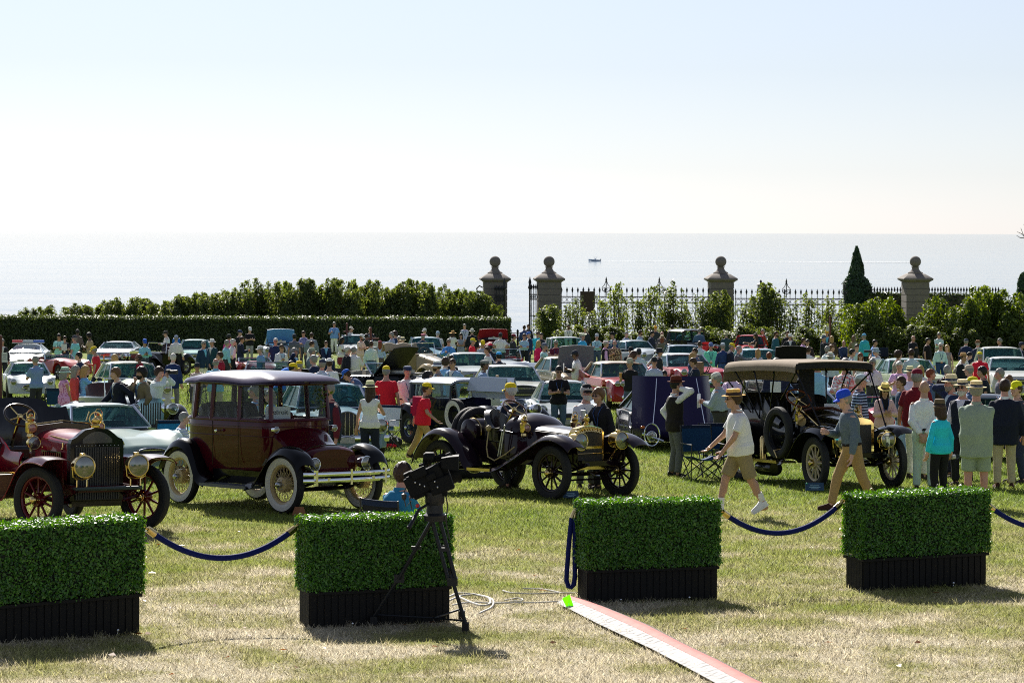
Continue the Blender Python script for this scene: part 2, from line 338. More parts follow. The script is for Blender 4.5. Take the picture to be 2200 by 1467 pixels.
def shrub_mesh(seed, h, w, nleaf, size, sparse):
    r = np.random.RandomState(seed); ns = 9 if not sparse else 8
    stems = MB(); P = []
    for k in range(ns):
        a = r.uniform(0, 6.28); q = r.uniform(0, .32) * w; b0 = np.array([math.cos(a) * q * .5, math.sin(a) * q * .5, 0]); hh = h * r.uniform(.68, 1.0)
        tip = np.array([math.cos(a) * q * 1.4 + r.normal(0, .05), math.sin(a) * q * 1.4, hh])
        pts = [b0 + (tip - b0) * u + np.array([r.normal(0, .03), r.normal(0, .03), 0]) for u in np.linspace(0, 1, 6)]
        stems.tube(pts, [.045, .04, .032, .024, .016, .008], 5)
        m_ = nleaf // ns; u = r.beta(1.6, 1.05, m_) if not sparse else r.beta(2.2, 1.1, m_)
        base = b0 + (tip - b0) * u[:, None]; env = (w * .30) * np.sin(np.pi * np.clip(u * .92 + .08, 0, 1)) ** .6 * (1 - .55 * u) + .05
        # little side twigs carry the leaves, so the outline stays ragged
        tw = r.randint(0, 26, m_); ta = tw * 2.4 + k; tl = (.45 + .55 * np.abs(np.sin(tw * 12.9))) * env * 1.35
        off = np.stack([np.cos(ta), np.sin(ta), .35 * np.ones(m_)], 1) * (tl * np.sqrt(r.uniform(.05, 1, m_)))[:, None]
        P.append(base + off + r.normal(0, .045, (m_, 3)))
    P = np.concatenate(P); c = P * np.array([1, 1, .15]); N = c / np.maximum(np.linalg.norm(c, axis=1, keepdims=True), .05)
    return stems, leaf_quads(P, N, size, r)
def shrub_proto(seed, h, w, nleaf, size, mat, sparse=False):
    st, V = shrub_mesh(seed, h, w, nleaf, size, sparse)
    return mesh_from('trunk', st.v, st.f, [BARK]), big_mesh('crown', V, 4, [mat])
dense = [shrub_proto(50 + i, 4.0, 2.6, 4600, .085, SHRUB_LEAF) for i in range(4)]
airy = [shrub_proto(70 + i, 4.0, 1.6, 820, .085, SHRUB_LEAF, True) for i in range(3)]
lush = [shrub_proto(90 + i, 4.0, 3.3, 5200, .09, PRIVET_LEAF) for i in range(4)]
def shrub(protos, px, d, top, label, group, i, wide=1.):
    p = GX(px, d); H = (ZC - (top - HY - (px - HX) * .0035) * d / F) - p.z; k = H / 4.0
    o = thing('tall_shrub', label, 'shrub', p, rnd.uniform(0, 6.28), group, (k ** .6 * wide, k ** .6 * wide, k))
    tr, cr_ = protos[i % len(protos)]; link('trunk', tr, o); c = link('crown', cr_, o); c['kind'] = 'stuff'
# left row behind the clipped hedge: low at the left, tall towards the gate
n = 0
for px in range(8, 505, 16):
    top = 668 - 42 * max(0, (px - 60) / 440) + rnd.uniform(-7, 7) if px > 45 else 697
    shrub(dense, px + rnd.uniform(-6, 6), 154 + rnd.uniform(-1, 1), top + rnd.uniform(-5, 9), 'low dark leafy shrub rising just above the clipped hedge at left', 'low shrubs behind the left of the clipped hedge', n, 1.05); n += 1
for px in range(508, 1050, 20):
    top = 607 + rnd.uniform(-12, 12) + (14 if px > 960 else 0) + (12 if px < 530 else 0)
    shrub(dense, px, 154 + rnd.uniform(-1.2, 1.2), top, 'tall dark shrub with upright shoots behind the clipped hedge', 'tall shrubs behind the clipped hedge', n, .85); n += 1
shrub(airy, 1012, 155, 622, 'thin twiggy shrub beside the scrolled iron bracket', None, 1)
shrub(dense, 1042, 156.2, 662, 'small shrub at the foot of the left gate pier', None, 2, .8)
shrub(dense, 1182, 150, 652, 'round dark shrub in front of the second gate pier', None, 3, 1.25)
for px in (1222, 1246, 1300, 1322, 1345, 1372, 1400, 1424, 1448, 1475, 1500, 1522, 1600, 1625, 1650, 1676, 1704, 1730, 1758, 1784, 1810):
    top = {1246: 632, 1322: 606, 1400: 612, 1448: 598}.get(px, 640 + rnd.uniform(-14, 14)); 
    shrub(airy, px, 151 + rnd.uniform(-1.5, 1.5), top, 'thin upright shrub in front of the iron fence with sea showing through', 'thin shrubs along the iron fence', n, 1.0 if px < 1560 else 1.15); n += 1
for px in (1275, 1385, 1438, 1462, 1512):
    shrub(airy, px, 150, 664 + rnd.uniform(-8, 8), 'thin upright shrub in front of the iron fence with sea showing through', 'thin shrubs along the iron fence', n, 1.3); n += 1
for px, top in ((1552, 622), (1640, 606)):
    shrub(dense, px, 150, top, 'dense dark shrub hiding the foot of the third pier' if px < 1600 else 'dense dark shrub round the garden lamp', None, n, .9); n += 1
for px, top in ((1838, 652), (1868, 640), (1902, 634), (1936, 662), (1992, 668), (2024, 634), (2058, 652), (2088, 622), (2120, 616), (2150, 640), (2182, 626), (2212, 640)):
    shrub(lush, px, 140 + rnd.uniform(-1.5, 1.5), top + rnd.uniform(-3, 3), 'large bright green leafy shrub at the right end of the garden', 'large leafy shrubs at the right end', n, .92); n += 1
for px in range(1215, 2230, 34):
    shrub(dense, px, 146 - (8 if px > 1830 else 0), 704 + rnd.uniform(-9, 9), 'low dark shrub in the border below the tall ones', 'low shrubs in the right border', n, 1.55); n += 1
# clipped hedge
a, bq = GX(-420, 146), GX(1094, 146); L = (bq - a).length; hz = 1.95
hg = thing('hedge', 'long clipped hedge with flat sunlit top behind the far cars', 'hedge', a, math.atan2(bq.y - a.y, bq.x - a.x))
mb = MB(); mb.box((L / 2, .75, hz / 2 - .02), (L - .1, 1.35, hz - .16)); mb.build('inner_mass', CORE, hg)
def slab_leaves(L, Wd, Ht, n, size, r, z0=0., jit=.04, top_share=.35):
    k = int(n * top_share); q = n - k; P = []; N = []
    P.append(np.stack([r.uniform(0, L, k), r.uniform(0, Wd, k), np.full(k, Ht)], 1)); N.append(np.tile([0, 0, 1.], (k, 1)))
    per = q; s = r.uniform(0, 1, per) * (L * 1.0 + 2 * Wd); fr = s < L; z = r.uniform(z0, Ht, per)
    P.append(np.stack([np.where(fr, s, np.where(s < L + Wd, 0, L)), np.where(fr, 0, np.where(s < L + Wd, s - L, s - L - Wd)), z], 1))
    N.append(np.stack([np.where(fr, 0, np.where(s < L + Wd, -1., 1.)), np.where(fr, -1., 0), np.full(per, .25)], 1))
    P = np.concatenate(P); N = np.concatenate(N); w_ = np.sin(P[:, 0] * 7.1 + P[:, 2] * 5.3 + np.sin(P[:, 1] * 4)) * .5 + np.sin(P[:, 0] * 2.3 + 1.7 * P[:, 2] + P[:, 1] * 3) + .4 * np.sin(P[:, 0] * 17 + P[:, 2] * 13); P = P + N * (w_ * jit * .45)[:, None]
    return leaf_quads(P + r.normal(0, jit, P.shape) - N * .01, N, size, r)
link('leaves', big_mesh('leaves', slab_leaves(L, 1.5, hz, 60000, .062, nrs, 0, .05), 4, [HEDGE_LEAF]), hg, kind='stuff')
# topiary trees
def topiary(px, d, prof, label, n, name='topiary_tree', size=.09):
    """prof: list of (photo y, photo half width)"""
    p = GX(px, d); k = d / F; o = thing(name, label, 'tree', p)
    zs = [(ZC - (y - HY - (px - HX) * .0035) * k) - p.z for y, w in prof]; ws = [w * k for y, w in prof]
    u = nrs.uniform(0, 1, n) ** .8; z = zs[-1] + (zs[0] - zs[-1]) * (1 - u); w = np.interp(-z, [-q for q in zs], ws)
    a = nrs.uniform(0, 6.28, n); rr = w * (1 + .10 * np.sin(a * 3 + z * 4) + nrs.normal(0, .05, n)); P = np.stack([np.cos(a) * rr, np.sin(a) * rr, z], 1)
    N = np.stack([np.cos(a), np.sin(a), np.full(n, .4)], 1)
    link('crown', big_mesh('crown', leaf_quads(P, N, size, nrs), 4, [CONE_LEAF]), o, kind='stuff')
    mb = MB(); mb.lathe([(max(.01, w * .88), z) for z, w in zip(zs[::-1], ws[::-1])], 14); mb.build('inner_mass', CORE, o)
    mb = MB(); mb.tube([(0, 0, 0), (0, 0, zs[-1] + .3)], [.12, .09], 8); mb.build('trunk', BARK, o)
topiary(1840, 160, [(529, 1), (545, 6), (570, 12), (594, 16), (600, 22), (612, 28), (622, 29), (640, 24), (665, 24)], 'tall cone shaped clipped evergreen beside the iron fence', 5200)
topiary(2202, 158, [(584, 2), (590, 9), (605, 14), (625, 17), (660, 17)], 'clipped evergreen half cut off at the right edge', 2600)
# bare twigs reaching in at the right edge
tw = thing('bare_tree', 'leafless twigs reaching in at the upper right edge', 'tree', GX(2240, 120))
mb = MB(); base = Vector((0, 0, 0)); kx = 120 / F
q = lambda x, y: AT(x, y, 120) - GX(2240, 120)
mb.tube([base, q(2238, 620), q(2232, 540)], [.14, .1, .05], 7); mb.build('trunk', BARK, tw)
mb = MB()
for pts in (((2232, 540), (2212, 520), (2196, 503), (2185, 498)), ((2212, 520), (2200, 508), (2193, 490)), ((2205, 512), (2192, 511), (2184, 506)), ((2232, 540), (2210, 498), (2199, 482))):
    mb.tube([q(*p) for p in pts], [.03, .022, .016, .01][:len(pts)] if len(pts) > 3 else [.025, .018, .01], 5)
mb.build('branches', BARK, tw)
# ================================================================ gate piers, gates, railings, wall
STONE = M('weathered_sandstone', (.205, .18, .16), .9, 0, 0, .22, 2.5, .35)
def pier(px, label, shift=0):
    d = 157; p = GX(px, d); k = d / F; o = thing('gate_pier', label, 'pier', p, R(4), 'stone gate piers with ball finials')
    Z = lambda y: (ZC - (y - HY - (px - HX) * .0035) * k) - p.z
    w = 1.42; st = Z(606); mb = MB(); 
    n = 9; hgt = (st - .5) / n
    mb2 = MB(); mb2.box((0, 0, .25), (w + .16, w + .16, .5)); mb2.build('plinth', STONE, o)
    me = None
    for i in range(n):
        c = MB(); c.box((0, 0, 0), (w - .004 * (i % 2), w - .004 * (i % 2), hgt - .035)); x = c.build('stone_block', STONE, o); x.location = (0, 0, .5 + hgt * (i + .5))
    mb = MB(); mb.box((0, 0, (.5 + st) / 2), (w - .07, w - .07, st - .5)); mb.build('core', M('mortar', (.16, .145, .13), .95), o)
    mb = MB(); sq = lambda r, z: [(r * a, r * b_, z) for a, b_ in ((-1, -1), (1, -1), (1, 1), (-1, 1))]
    mb.rings([sq(.72, st), sq(.78, st + .06), sq(.90, st + .13), sq(.92, st + .2), sq(.90, st + .24), sq(.50, st + .50), sq(.42, st + .52)]); mb.build('cap_stone', STONE, o, angle=20)
    mb = MB(); z0 = st + .52; mb.lathe([(.46, z0), (.46, z0 + .06), (.30, z0 + .16), (.22, z0 + .27), (.21, z0 + .36), (.27, z0 + .42)], 20); mb.build('pedestal', STONE, o)
    mb = MB(); mb.ball((0, 0, z0 + .40 + .33), .345, 24, 14); mb.build('ball_finial', STONE, o)
for px, l in ((1063, 'stone gate pier with ball finial left of the open gateway'), (1179, 'stone gate pier with ball finial right of the open gateway'), (1548, 'ball topped stone pier rising from shrubs in the middle of the iron fence'), (1966, 'ball topped stone pier at the right beside the ivy wall')): pier(px, l)
# pickets share one mesh
c = MB(); c.box((0, 0, .5), (.035, .035, 1.0)); PICK = mesh_from('picket', c.v, c.f, [IRON])
c = MB(); c.lathe([(.012, 0), (.05, .04), (.035, .08), (.07, .14), (.004, .36)], 6); SPEAR = mesh_from('spear_head', c.v, c.f, [IRON])
def fence(x0, x1, d, ytop, label, step=11.7, base=None, scroll=True, name='iron_fence'):
    p = GX(x0, d); k = d / F; o = thing(name, label, 'fence', p); n = int(round((x1 - x0) / step)); H = (ZC - (ytop - HY - ((x0 + x1) / 2 - HX) * .0035) * k) - p.z; z0 = 0 if base is None else base
    for i in range(n + 1):
        x = i * step * k; pk = link('picket', PICK, o, (x, 0, z0)); pk.scale = (1, 1, H - z0); link('spear_head', SPEAR, pk).location = (0, 0, 1); pk.children[0].scale = (1, 1, 1 / (H - z0))
    Lx = n * step * k
    for z in ((H - .25, H - .62, z0 + .25) if H - z0 > 1.2 else (H - .2,)):
        mb = MB(); mb.box((Lx / 2, 0, z), (Lx + .1, .05, .06)); mb.build('rail', IRON, o)
    if scroll:
        mb = MB()
        for i in range(n): mb.torus(((i + .5) * step * k, 0, H - .435), .13, .014, 10, 5, 'Y')
        mb.build('scroll_band', IRON, o, kind='stuff')
    return o, H, Lx
def crest(o, x, H, s=1.):
    mb = MB(); mb.tube([(x, 0, H - .2), (x, 0, H + .75 * s)], .03, 6)
    for sg in (-1, 1):
        mb.tube([(x, 0, H), (x + sg * .22 * s, 0, H + .12 * s), (x + sg * .26 * s, 0, H + .32 * s), (x + sg * .1 * s, 0, H + .5 * s), (x, 0, H + .8 * s)], .022, 5); mb.torus((x + sg * .13 * s, 0, H + .22 * s), .09 * s, .016, 10, 5, 'Y')
    mb.lathe([(.03, H + .7 * s), (.06, H + .78 * s), (.004, H + 1.0 * s)], 6, (x, 0, 0)); mb.build('crest', IRON, o)
o, H, Lx = fence(1206, 1522, 157, 629, 'spear topped iron fence between the second and third piers'); crest(o, (1302 - 1206) * 157 / F, H); crest(o, (1416 - 1206) * 157 / F, H); 
o, H, Lx = fence(1580, 1812, 157, 633, 'spear topped iron fence right of the third pier ending at the evergreen'); crest(o, (1689 - 1580) * 157 / F, H); crest(o, Lx, H, .7)
# ivy wall with railing
p = GX(1868, 159); o = thing('garden_wall', 'dark ivy covered stone wall at the right of the cone tree', 'wall', p); k = 159 / F; Hw = (ZC - (634 - HY - 3.3) * k) - p.z
xs_ = [(1868, 1938), (1994, 2150)]
for a_, b_ in xs_:
    mb = MB(); Lw = (b_ - a_) * k; mb.box(((a_ - 1868) * k + Lw / 2, 0, Hw / 2), (Lw, .4, Hw)); mb.build('wall', M('dark_wall_stone', (.10, .085, .075), .95, 0, 0, .35, 1.2, .5), o)
    V = slab_leaves(Lw, .5, Hw + .05, 2600, .08, nrs, .5, .06, .2); V[:, 0] += (a_ - 1868) * k; V[:, 1] -= .27
    link('ivy', big_mesh('ivy', V, 4, [HEDGE_LEAF]), o, kind='stuff')
for a_, b_, l in ((1872, 1934, 'short spear railing on the ivy wall left of the last pier'), (1996, 2146, 'spear railing on the ivy wall right of the last pier')):
    fence(a_, b_, 159, 628, l, 6.2, Hw, False, 'wall_railing')
# open gate leaves, bracket, lamp, low railing
def gate(px0, px1, d, ytop, ybot, label, rz, n=6):
    k = d / F; p = AT(px0, ybot, d); g = GX(px0, d); o = thing('iron_gate', label, 'gate', (p.x, d, g.z), rz); Wd = (px1 - px0) * k / math.cos(rz); H = AT(px0, ytop, d).z - g.z
    for i in range(n):
        pk = link('picket', PICK, o, (i * Wd / (n - 1), 0, .1)); pk.scale = (1, 1, H - .1); s = link('spear_head', SPEAR, pk); s.location = (0, 0, 1); s.scale = (1, 1, 1 / (H - .1))
    for z in (.25, H * .55, H - .3, H - .6):
        mb = MB(); mb.box((Wd / 2, 0, z), (Wd, .05, .06)); mb.build('rail', IRON, o)
    mb = MB()
    for i in range(n - 1): mb.torus(((i + .5) * Wd / (n - 1), 0, H - .45), .1, .015, 10, 5, 'Y')
    mb.build('scroll_band', IRON, o, kind='stuff'); return o, H, Wd
o, H, Wd = gate(1063, 1083, 155.8, 625, 740, 'left leaf of the open iron gate folded against its pier', R(-15), 7)
mb = MB(); mb.lathe([(.05, 0), (.05, H + .1), (.11, H + .2), (.06, H + .35), (.09, H + .5), (.01, H + .8)], 8, (Wd, 0, 0)); mb.build('gate_post', IRON, o)
o, H, Wd = gate(1138, 1153, 157, 622, 740, 'right leaf of the open iron gate beside the second pier', R(-20), 5)
mb = MB(); mb.lathe([(.06, 0), (.06, H), (.13, H + .1), (.07, H + .3), (.1, H + .45), (.01, H + .8)], 8, (0, 0, 0)); mb.build('gate_post', IRON, o)
p = GX(1036, 157); o = thing('scroll_bracket', 'black iron scroll bracket curling out left of the gate pier', 'bracket', p)
mb = MB(); Q = lambda x, y: AT(x, y, 157) - p
mb.tube([Q(*c) for c in ((1037, 618), (1030, 614), (1024, 620), (1026, 628), (1032, 626), (1036, 632), (1036, 645), (1030, 655), (1018, 660), (1010, 664), (1012, 672), (1019, 671))], .045, 6); mb.build('scroll', IRON, o)
mb = MB(); mb.tube([Q(1010, 735), Q(1010, 655)], .05, 6); mb.lathe([(.05, 0), (.12, .1), (.07, .3), (.12, .42), (.01, .62)], 8, Q(1010, 655)); mb.build('post', IRON, o)
p = GX(1634, 152); o = thing('garden_lamp', 'dark capped globe lamp on a post among the shrubs', 'lamp', p); z = AT(1634, 620, 152).z - p.z
mb = MB(); mb.lathe([(.09, 0), (.05, .3), (.045, z - .25), (.1, z - .2)], 10); mb.build('post', IRON, o)
mb = MB(); mb.lathe([(.1, z - .2), (.19, z - .05), (.2, z + .08), (.14, z + .2)], 14); mb.build('globe', M('opal_glass', (.75, .75, .74), .3), o)
mb = MB(); mb.lathe([(.24, z + .16), (.22, z + .24), (.08, z + .34), (.06, z + .45), (.02, z + .52)], 14); mb.build('cap', IRON, o)
p = GX(1096, 147); o = thing('low_railing', 'low black railing with round posts closing the gateway', 'railing', p); k = 147 / F
for x in (1112, 1136): mb = MB(); mb.lathe([(.06, 0), (.06, 1.2), (.08, 1.24), (.02, 1.34)], 8, ((x - 1096) * k, 0, 0)); mb.build('post', IRON, o)
for z in (1.12, .85): mb = MB(); mb.tube([(0, 0, z), (50 * k, 0, z)], .025, 6); mb.build('rail', IRON, o)
p = GX(1262, 156.3); o = thing('notice_board', 'dark brown board fixed behind the thin shrubs on the iron fence', 'board', p); k = 156 / F
z1, z0 = AT(1262, 626, 156.3).z - p.z, AT(1262, 679, 156.3).z - p.z
mb = MB(); mb.box((0, 0, (z0 + z1) / 2), (32 * k, .08, z1 - z0)); mb.build('board', M('brown_board', (.07, .045, .03), .8), o)
mb = MB(); mb.box((-.3, .06, z0 / 2), (.08, .06, z0)); mb.box((.3, .06, z0 / 2), (.08, .06, z0)); mb.build('post', IRON, o)
# ================================================================ motor boat at sea
d = 17 * F / (561 - HY - .6); c = AT(1277, 560, d); c.z = SEA_Z
o = thing('motor_boat', 'small centre console motor boat far out leaving a white wake', 'boat', c, R(8)); HULL = M('boat_hull', (.55, .63, .72), .3); L = 26 * d / F
mb = MB(); st = []
for u in np.linspace(0, 1, 9):
    x = -L / 2 + L * u; w = .95 * min(1, (.06 + u * 2.3)) ** .6; sh = 1.15 - .45 * u
    st.append([(x, -w, sh), (x + .1, -w * .75, .1), (x + .1, 0, -.2 + .5 * (1 - u) ** 3), (x + .1, w * .75, .1), (x, w, sh), (x, 0, sh - .1)])
mb.rings(st); mb.build('hull', HULL, o)
mb = MB(); mb.box((.5, 0, 1.1), (.7, .7, 1.0)); mb.build('console', M('boat_white', (.6, .62, .65), .4), o)
mb = MB(); [mb.tube([(x, y, .8), (x, y, 2.3)], .04, 5) for x in (-.1, 1.3) for y in (-.6, .6)]; mb.box((.6, 0, 2.35), (1.9, 1.5, .08)); mb.build('t_top', M('boat_white', (.75, .78, .8), .4), o)
mb = MB(); mb.box((L / 2 + .15, 0, .75), (.5, .5, .9)); mb.build('outboard_motor', DARK, o)
wk = MB(); wk.grid([[(c.x + L / 2 + u * 175, c.y - 1.5 - u * 14 + w * (1 + u * 2), SEA_Z + .12) for w in (-1.6, 0, 1.6)] for u in np.linspace(0, 1, 30) ** 1.5])
o = wk.build('wake', M('sea_foam', (.8, .82, .84), .9, 0, 0, .1, .2), kind='stuff'); tag(o, 'thin white wake trailing right of the motor boat', 'wake')
# ================================================================ boxwood planters, ropes, markers
TROUGH = M('trough_slat', (.011, .0105, .010), .7, 0, 0, .3, 9, .2, .2)
PW, PD, PH, PT = 1.27, .39, .62, .33      # hedge width, depth, height; trough height
tmb = MB(); tmb.box((0, 0, PT / 2), (PW - .06, PD - .07, PT - .01)); TR_CORE = mesh_from('trough_box', tmb.v, tmb.f, [M('trough_black', (.006, .006, .006), .8)])
c = MB(); c.box((0, 0, 0), (.048, .012, PT - .03)); SLAT = mesh_from('slat', c.v, c.f, [TROUGH])
c = MB(); c.box((0, 0, 0), (PW - .02, PD + .0, .025)); RIM = mesh_from('rim', c.v, c.f, [TROUGH])
c = MB(); c.box((0, 0, PT + .02 + PH / 2), (PW - .05, PD - .05, PH - .05)); BCORE = mesh_from('inner_mass', c.v, c.f, [CORE])
V = slab_leaves(PW, PD, PH, 21000, .0135, nrs, 0, .012, .25); Vb = slab_leaves(PW, .1, PH, 8000, .0135, nrs, 0, .012, 0.); Vb[:, 1] = PD - Vb[:, 1]; V = np.concatenate([V, Vb]); st_ = nrs.uniform(0, 1, (420, 3)) * np.array([PW, PD, .0]) + np.array([0, 0, PH]); st_[200:, 1] = -.012; st_[200:, 2] = nrs.uniform(0, PH, 220); st_ += nrs.normal(0, .016, st_.shape); V = np.concatenate([V, leaf_quads(st_, np.tile([0, -.5, .8], (420, 1)), .016, nrs)]); V = V - np.array([PW / 2, PD / 2, -PT - .02]); BLEAF = big_mesh('leaves', V, 4, [BOX_LEAF])
c = MB(); c.tube([(0, 0, 0), (0, 0, .05)], .004, 5); c.ball((0, -.004, .055), .012, 8, 5); c.box((0, -.01, .02), (.02, .015, .02)); CLIP = mesh_from('anchor_clip', c.v, c.f, [CHROME])
def planter(x0, y0, x1, y1, label, clips):
    """front bottom corners of the trough in photo pixels"""
    a = FT(x0, y0); b_ = FT(x1, y1); mid = (a + b_) / 2; rz = math.atan2(b_.y - a.y, b_.x - a.x); 
    nrm = Vector((-math.sin(rz), math.cos(rz), 0)); base = mid + nrm * (PD / 2 - .03); base.z = tz(base.x, base.y) - .01
    o = thing('boxwood_planter', label, 'planter', base, rz, 'boxwood hedge planters along the rope line', ((b_ - a).length / (PW - .04), 1, 1))
    t_ = link('trough', TR_CORE, o); n = 20
    for i in range(n): link('slat', SLAT, t_, (-(PW - .11) / 2 + i * (PW - .11) / (n - 1), -(PD - .07) / 2 - .005, PT / 2))
    for i in range(6):
        for sg in (-1, 1):
            s_ = link('slat', SLAT, t_, (sg * ((PW - .06) / 2 + .005), -(PD - .13) / 2 + i * (PD - .13) / 5, PT / 2)); s_.rotation_euler = (0, 0, R(90))
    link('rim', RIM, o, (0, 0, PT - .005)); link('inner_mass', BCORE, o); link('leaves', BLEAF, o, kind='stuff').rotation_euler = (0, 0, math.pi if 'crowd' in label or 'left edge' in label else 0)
    for u in clips: link('anchor_clip', CLIP, o, (u * PW, -PD / 2 - .02, 0))
    return o
P1 = planter(-22, 1390, 300, 1367, 'boxwood hedge planter cut off by the left edge', (.32, -.45))
P2 = planter(664, 1342, 966, 1331, 'boxwood hedge planter behind the camera tripod', (-.2,))
P3 = planter(1262, 1298, 1541, 1291, 'boxwood hedge planter with a doubled rope hanging on its left side', (-.25, .26))
P4 = planter(1853, 1268, 2119, 1257, 'boxwood hedge planter at the right where the crowd stands', (.2,))
ROPE = M('blue_velvet_rope', (.005, .012, .10), .75, 0, 0, .25, 60, .15, .15)
def rope(pa, pb, sag, label, r=.026):
    o = thing('velvet_rope', label, 'rope', (pa + pb) / 2, 0, 'blue velvet barrier ropes'); c0 = (pa + pb) / 2
    d = (pb - pa); pts = [pa + d * u - Vector((0, 0, sag * (1 - (2 * u - 1) ** 2))) - c0 for u in np.linspace(0, 1, 25)]
    mb = MB(); mb.tube(pts[1:-1], r, 10); mb.build('cord', ROPE, o)
    for e, i, j in ((0, 0, 2), (1, -1, -3)):
        mb = MB(); t_ = (pts[j] - pts[i]).normalized(); mb.tube([pts[i] + t_ * .045, pts[i] + t_ * .13], [r * 1.12, r * 1.25], 10); mb.tube([pts[i] - t_ * .01, pts[i] + t_ * .05], [.010, .014], 8); mb.torus(pts[i], .02, .006, 10, 5, 'Y'); mb.build('brass_end', BRASS, o)
dP = 24.2
def att(px, py, d): return AT(px, py, d)
d1, d2, d3, d4 = FT(302, 1366).y + .2, FT(660, 1341).y + .2, FT(1541, 1291).y + .2, FT(1850, 1268).y + .2
rope(att(309, 1130, d1), att(642, 1128, d2), .28, 'blue velvet rope hanging between the left planter and the tripod planter')
rope(att(1546, 1095, d3), att(1811, 1077, d4), .27, 'blue velvet rope hanging in front of the man in white sneakers')
dr = FT(2119, 1257).y + .2; rope(att(2116, 1079, dr), att(2390, 1068, dr + .6), .30, 'blue velvet rope running off the right edge')
o = thing('velvet_rope', 'blue velvet rope hanging doubled beside the left of the third planter', 'rope', FT(1230, 1298), 0, 'blue velvet barrier ropes'); dd = FT(1240, 1298).y + .3; c0 = Vector(o.location)
q = lambda x, y: AT(x, y, dd) - c0
mb = MB(); mb.tube([q(1228, 1112), q(1222, 1170), q(1218, 1225), q(1217, 1246), q(1221, 1259), q(1227, 1261), q(1233, 1255), q(1235, 1238), q(1235, 1180), q(1235, 1112)], .024, 10); mb.build('cord', ROPE, o)
for x0, y0, x1, y1 in ((1229, 1112, 1235, 1098), (1235, 1112, 1237, 1096)): mb = MB(); mb.tube([q(x0, y0), q(x1, y1), q(x1 + 1, y1 - 6)], [.028, .024, .01], 8); mb.build('brass_end', BRASS, o)
# folded fabric strip: white netting, red band, dark edge
def strip(pl, pr, offs, z, th=.01):
    g = []
    for (xa, ya), (xb, yb) in zip(pl, pr):
        A, B = FT(xa, ya), FT(xb, yb); row = []
        for u, dz in offs: p = A + (B - A) * u; p.z = tz(p.x, p.y) + z + dz; row.append(p)
        g.append(row)
    return g
def dense(pts, n=40):
    pts = np.array(pts, float); s = np.r_[0, np.cumsum(np.linalg.norm(np.diff(pts, axis=0), axis=1))]; u = np.linspace(0, s[-1], n)
    return list(zip(np.interp(u, s, pts[:, 0]), np.interp(u, s, pts[:, 1])))
Lp = dense([(1196, 1303), (1222, 1316), (1280, 1345), (1340, 1372), (1400, 1400), (1460, 1434), (1530, 1476), (1620, 1530)]); Rp = dense([(1236, 1294), (1262, 1303), (1330, 1330), (1400, 1358), (1480, 1398), (1550, 1432), (1630, 1478), (1740, 1530)])
m = bpy.data.materials.new('white_netting'); m.use_nodes = True; t = m.node_tree; b = t.nodes['Principled BSDF']; b.inputs['Roughness'].default_value = .8
g = t.nodes.new('ShaderNodeNewGeometry'); w = t.nodes.new('ShaderNodeTexWave'); w.wave_type = 'BANDS'; w.bands_direction = 'Y'; w.inputs['Scale'].default_value = 2.4; w.inputs['Distortion'].default_value = .6; t.links.new(g.outputs['Position'], w.inputs[0])
n = t.nodes.new('ShaderNodeTexNoise'); n.inputs['Scale'].default_value = 14; t.links.new(g.outputs['Position'], n.inputs[0]); mm = t.nodes.new('ShaderNodeMath'); mm.operation = 'MULTIPLY'; t.links.new(w.outputs[1], mm.inputs[0]); t.links.new(n.outputs[0], mm.inputs[1])
r_ = t.nodes.new('ShaderNodeValToRGB'); r_.color_ramp.elements[0].position = .38; r_.color_ramp.elements[0].color = (.35, .34, .33, 1); r_.color_ramp.elements[1].position = .6; r_.color_ramp.elements[1].color = (.10, .095, .095, 1); t.links.new(mm.outputs[0], r_.inputs[0]); t.links.new(r_.outputs[0], b.inputs['Base Color']); NET = m
RED = M('faded_red_fabric', (.50, .12, .10), .8, 0, 0, .5, 9, .4)
o = thing('barrier_netting', 'rolled white and red plastic barrier strip lying on the turf', 'barrier', FT(1400, 1385)); c0 = Vector(o.location)
def put(g, name, mat, th):
    mb = MB(); mb.sheet([[p - c0 for p in r] for r in g], th); mb.build(name, mat, o, angle=60)
put(strip(Lp, Rp, ((0, .004), (.12, .018), (.25, .012), (.38, .03), (.47, .035)), .022), 'white_net', NET, .006)
put(strip(Lp, Rp, ((.475, .036), (.6, .05), (.72, .045), (.84, .038)), .022), 'red_band', RED, .006)
put(strip(Lp, Rp, ((.845, .034), (.93, .03), (1.0, .004)), .022), 'dark_edge', M('dark_edge_fabric', (.09, .075, .075), .8), .006)
# lime marker flag
p = FT(1222, 1312); o = thing('marker_flag', 'small lime green marker flag stuck in the turf beside the barrier strip', 'flag', p)
mb = MB(); mb.tube([(0, 0, -.05), (0, 0, .14)], .003, 5); mb.build('stake', STEEL, o)
q = lambda x, y: AT(x, y, p.y - .01) - p
mb = MB(); A, B, C_, D_ = q(1208, 1285), q(1224, 1276), q(1232, 1301), q(1220, 1310)
mb.sheet([[A + (B - A) * u + (D_ - A) * v + (A + C_ - B - D_) * u * v + Vector((0, -.012 * math.sin(v * 5 + u * 2), 0)) for u in np.linspace(0, 1, 5)] for v in np.linspace(0, 1, 6)], .002)
fm = leafmat('lime_flag', (.17, .70, .02), (.17, .70, .02), .6, .6); mb.build('pennant', fm, o)
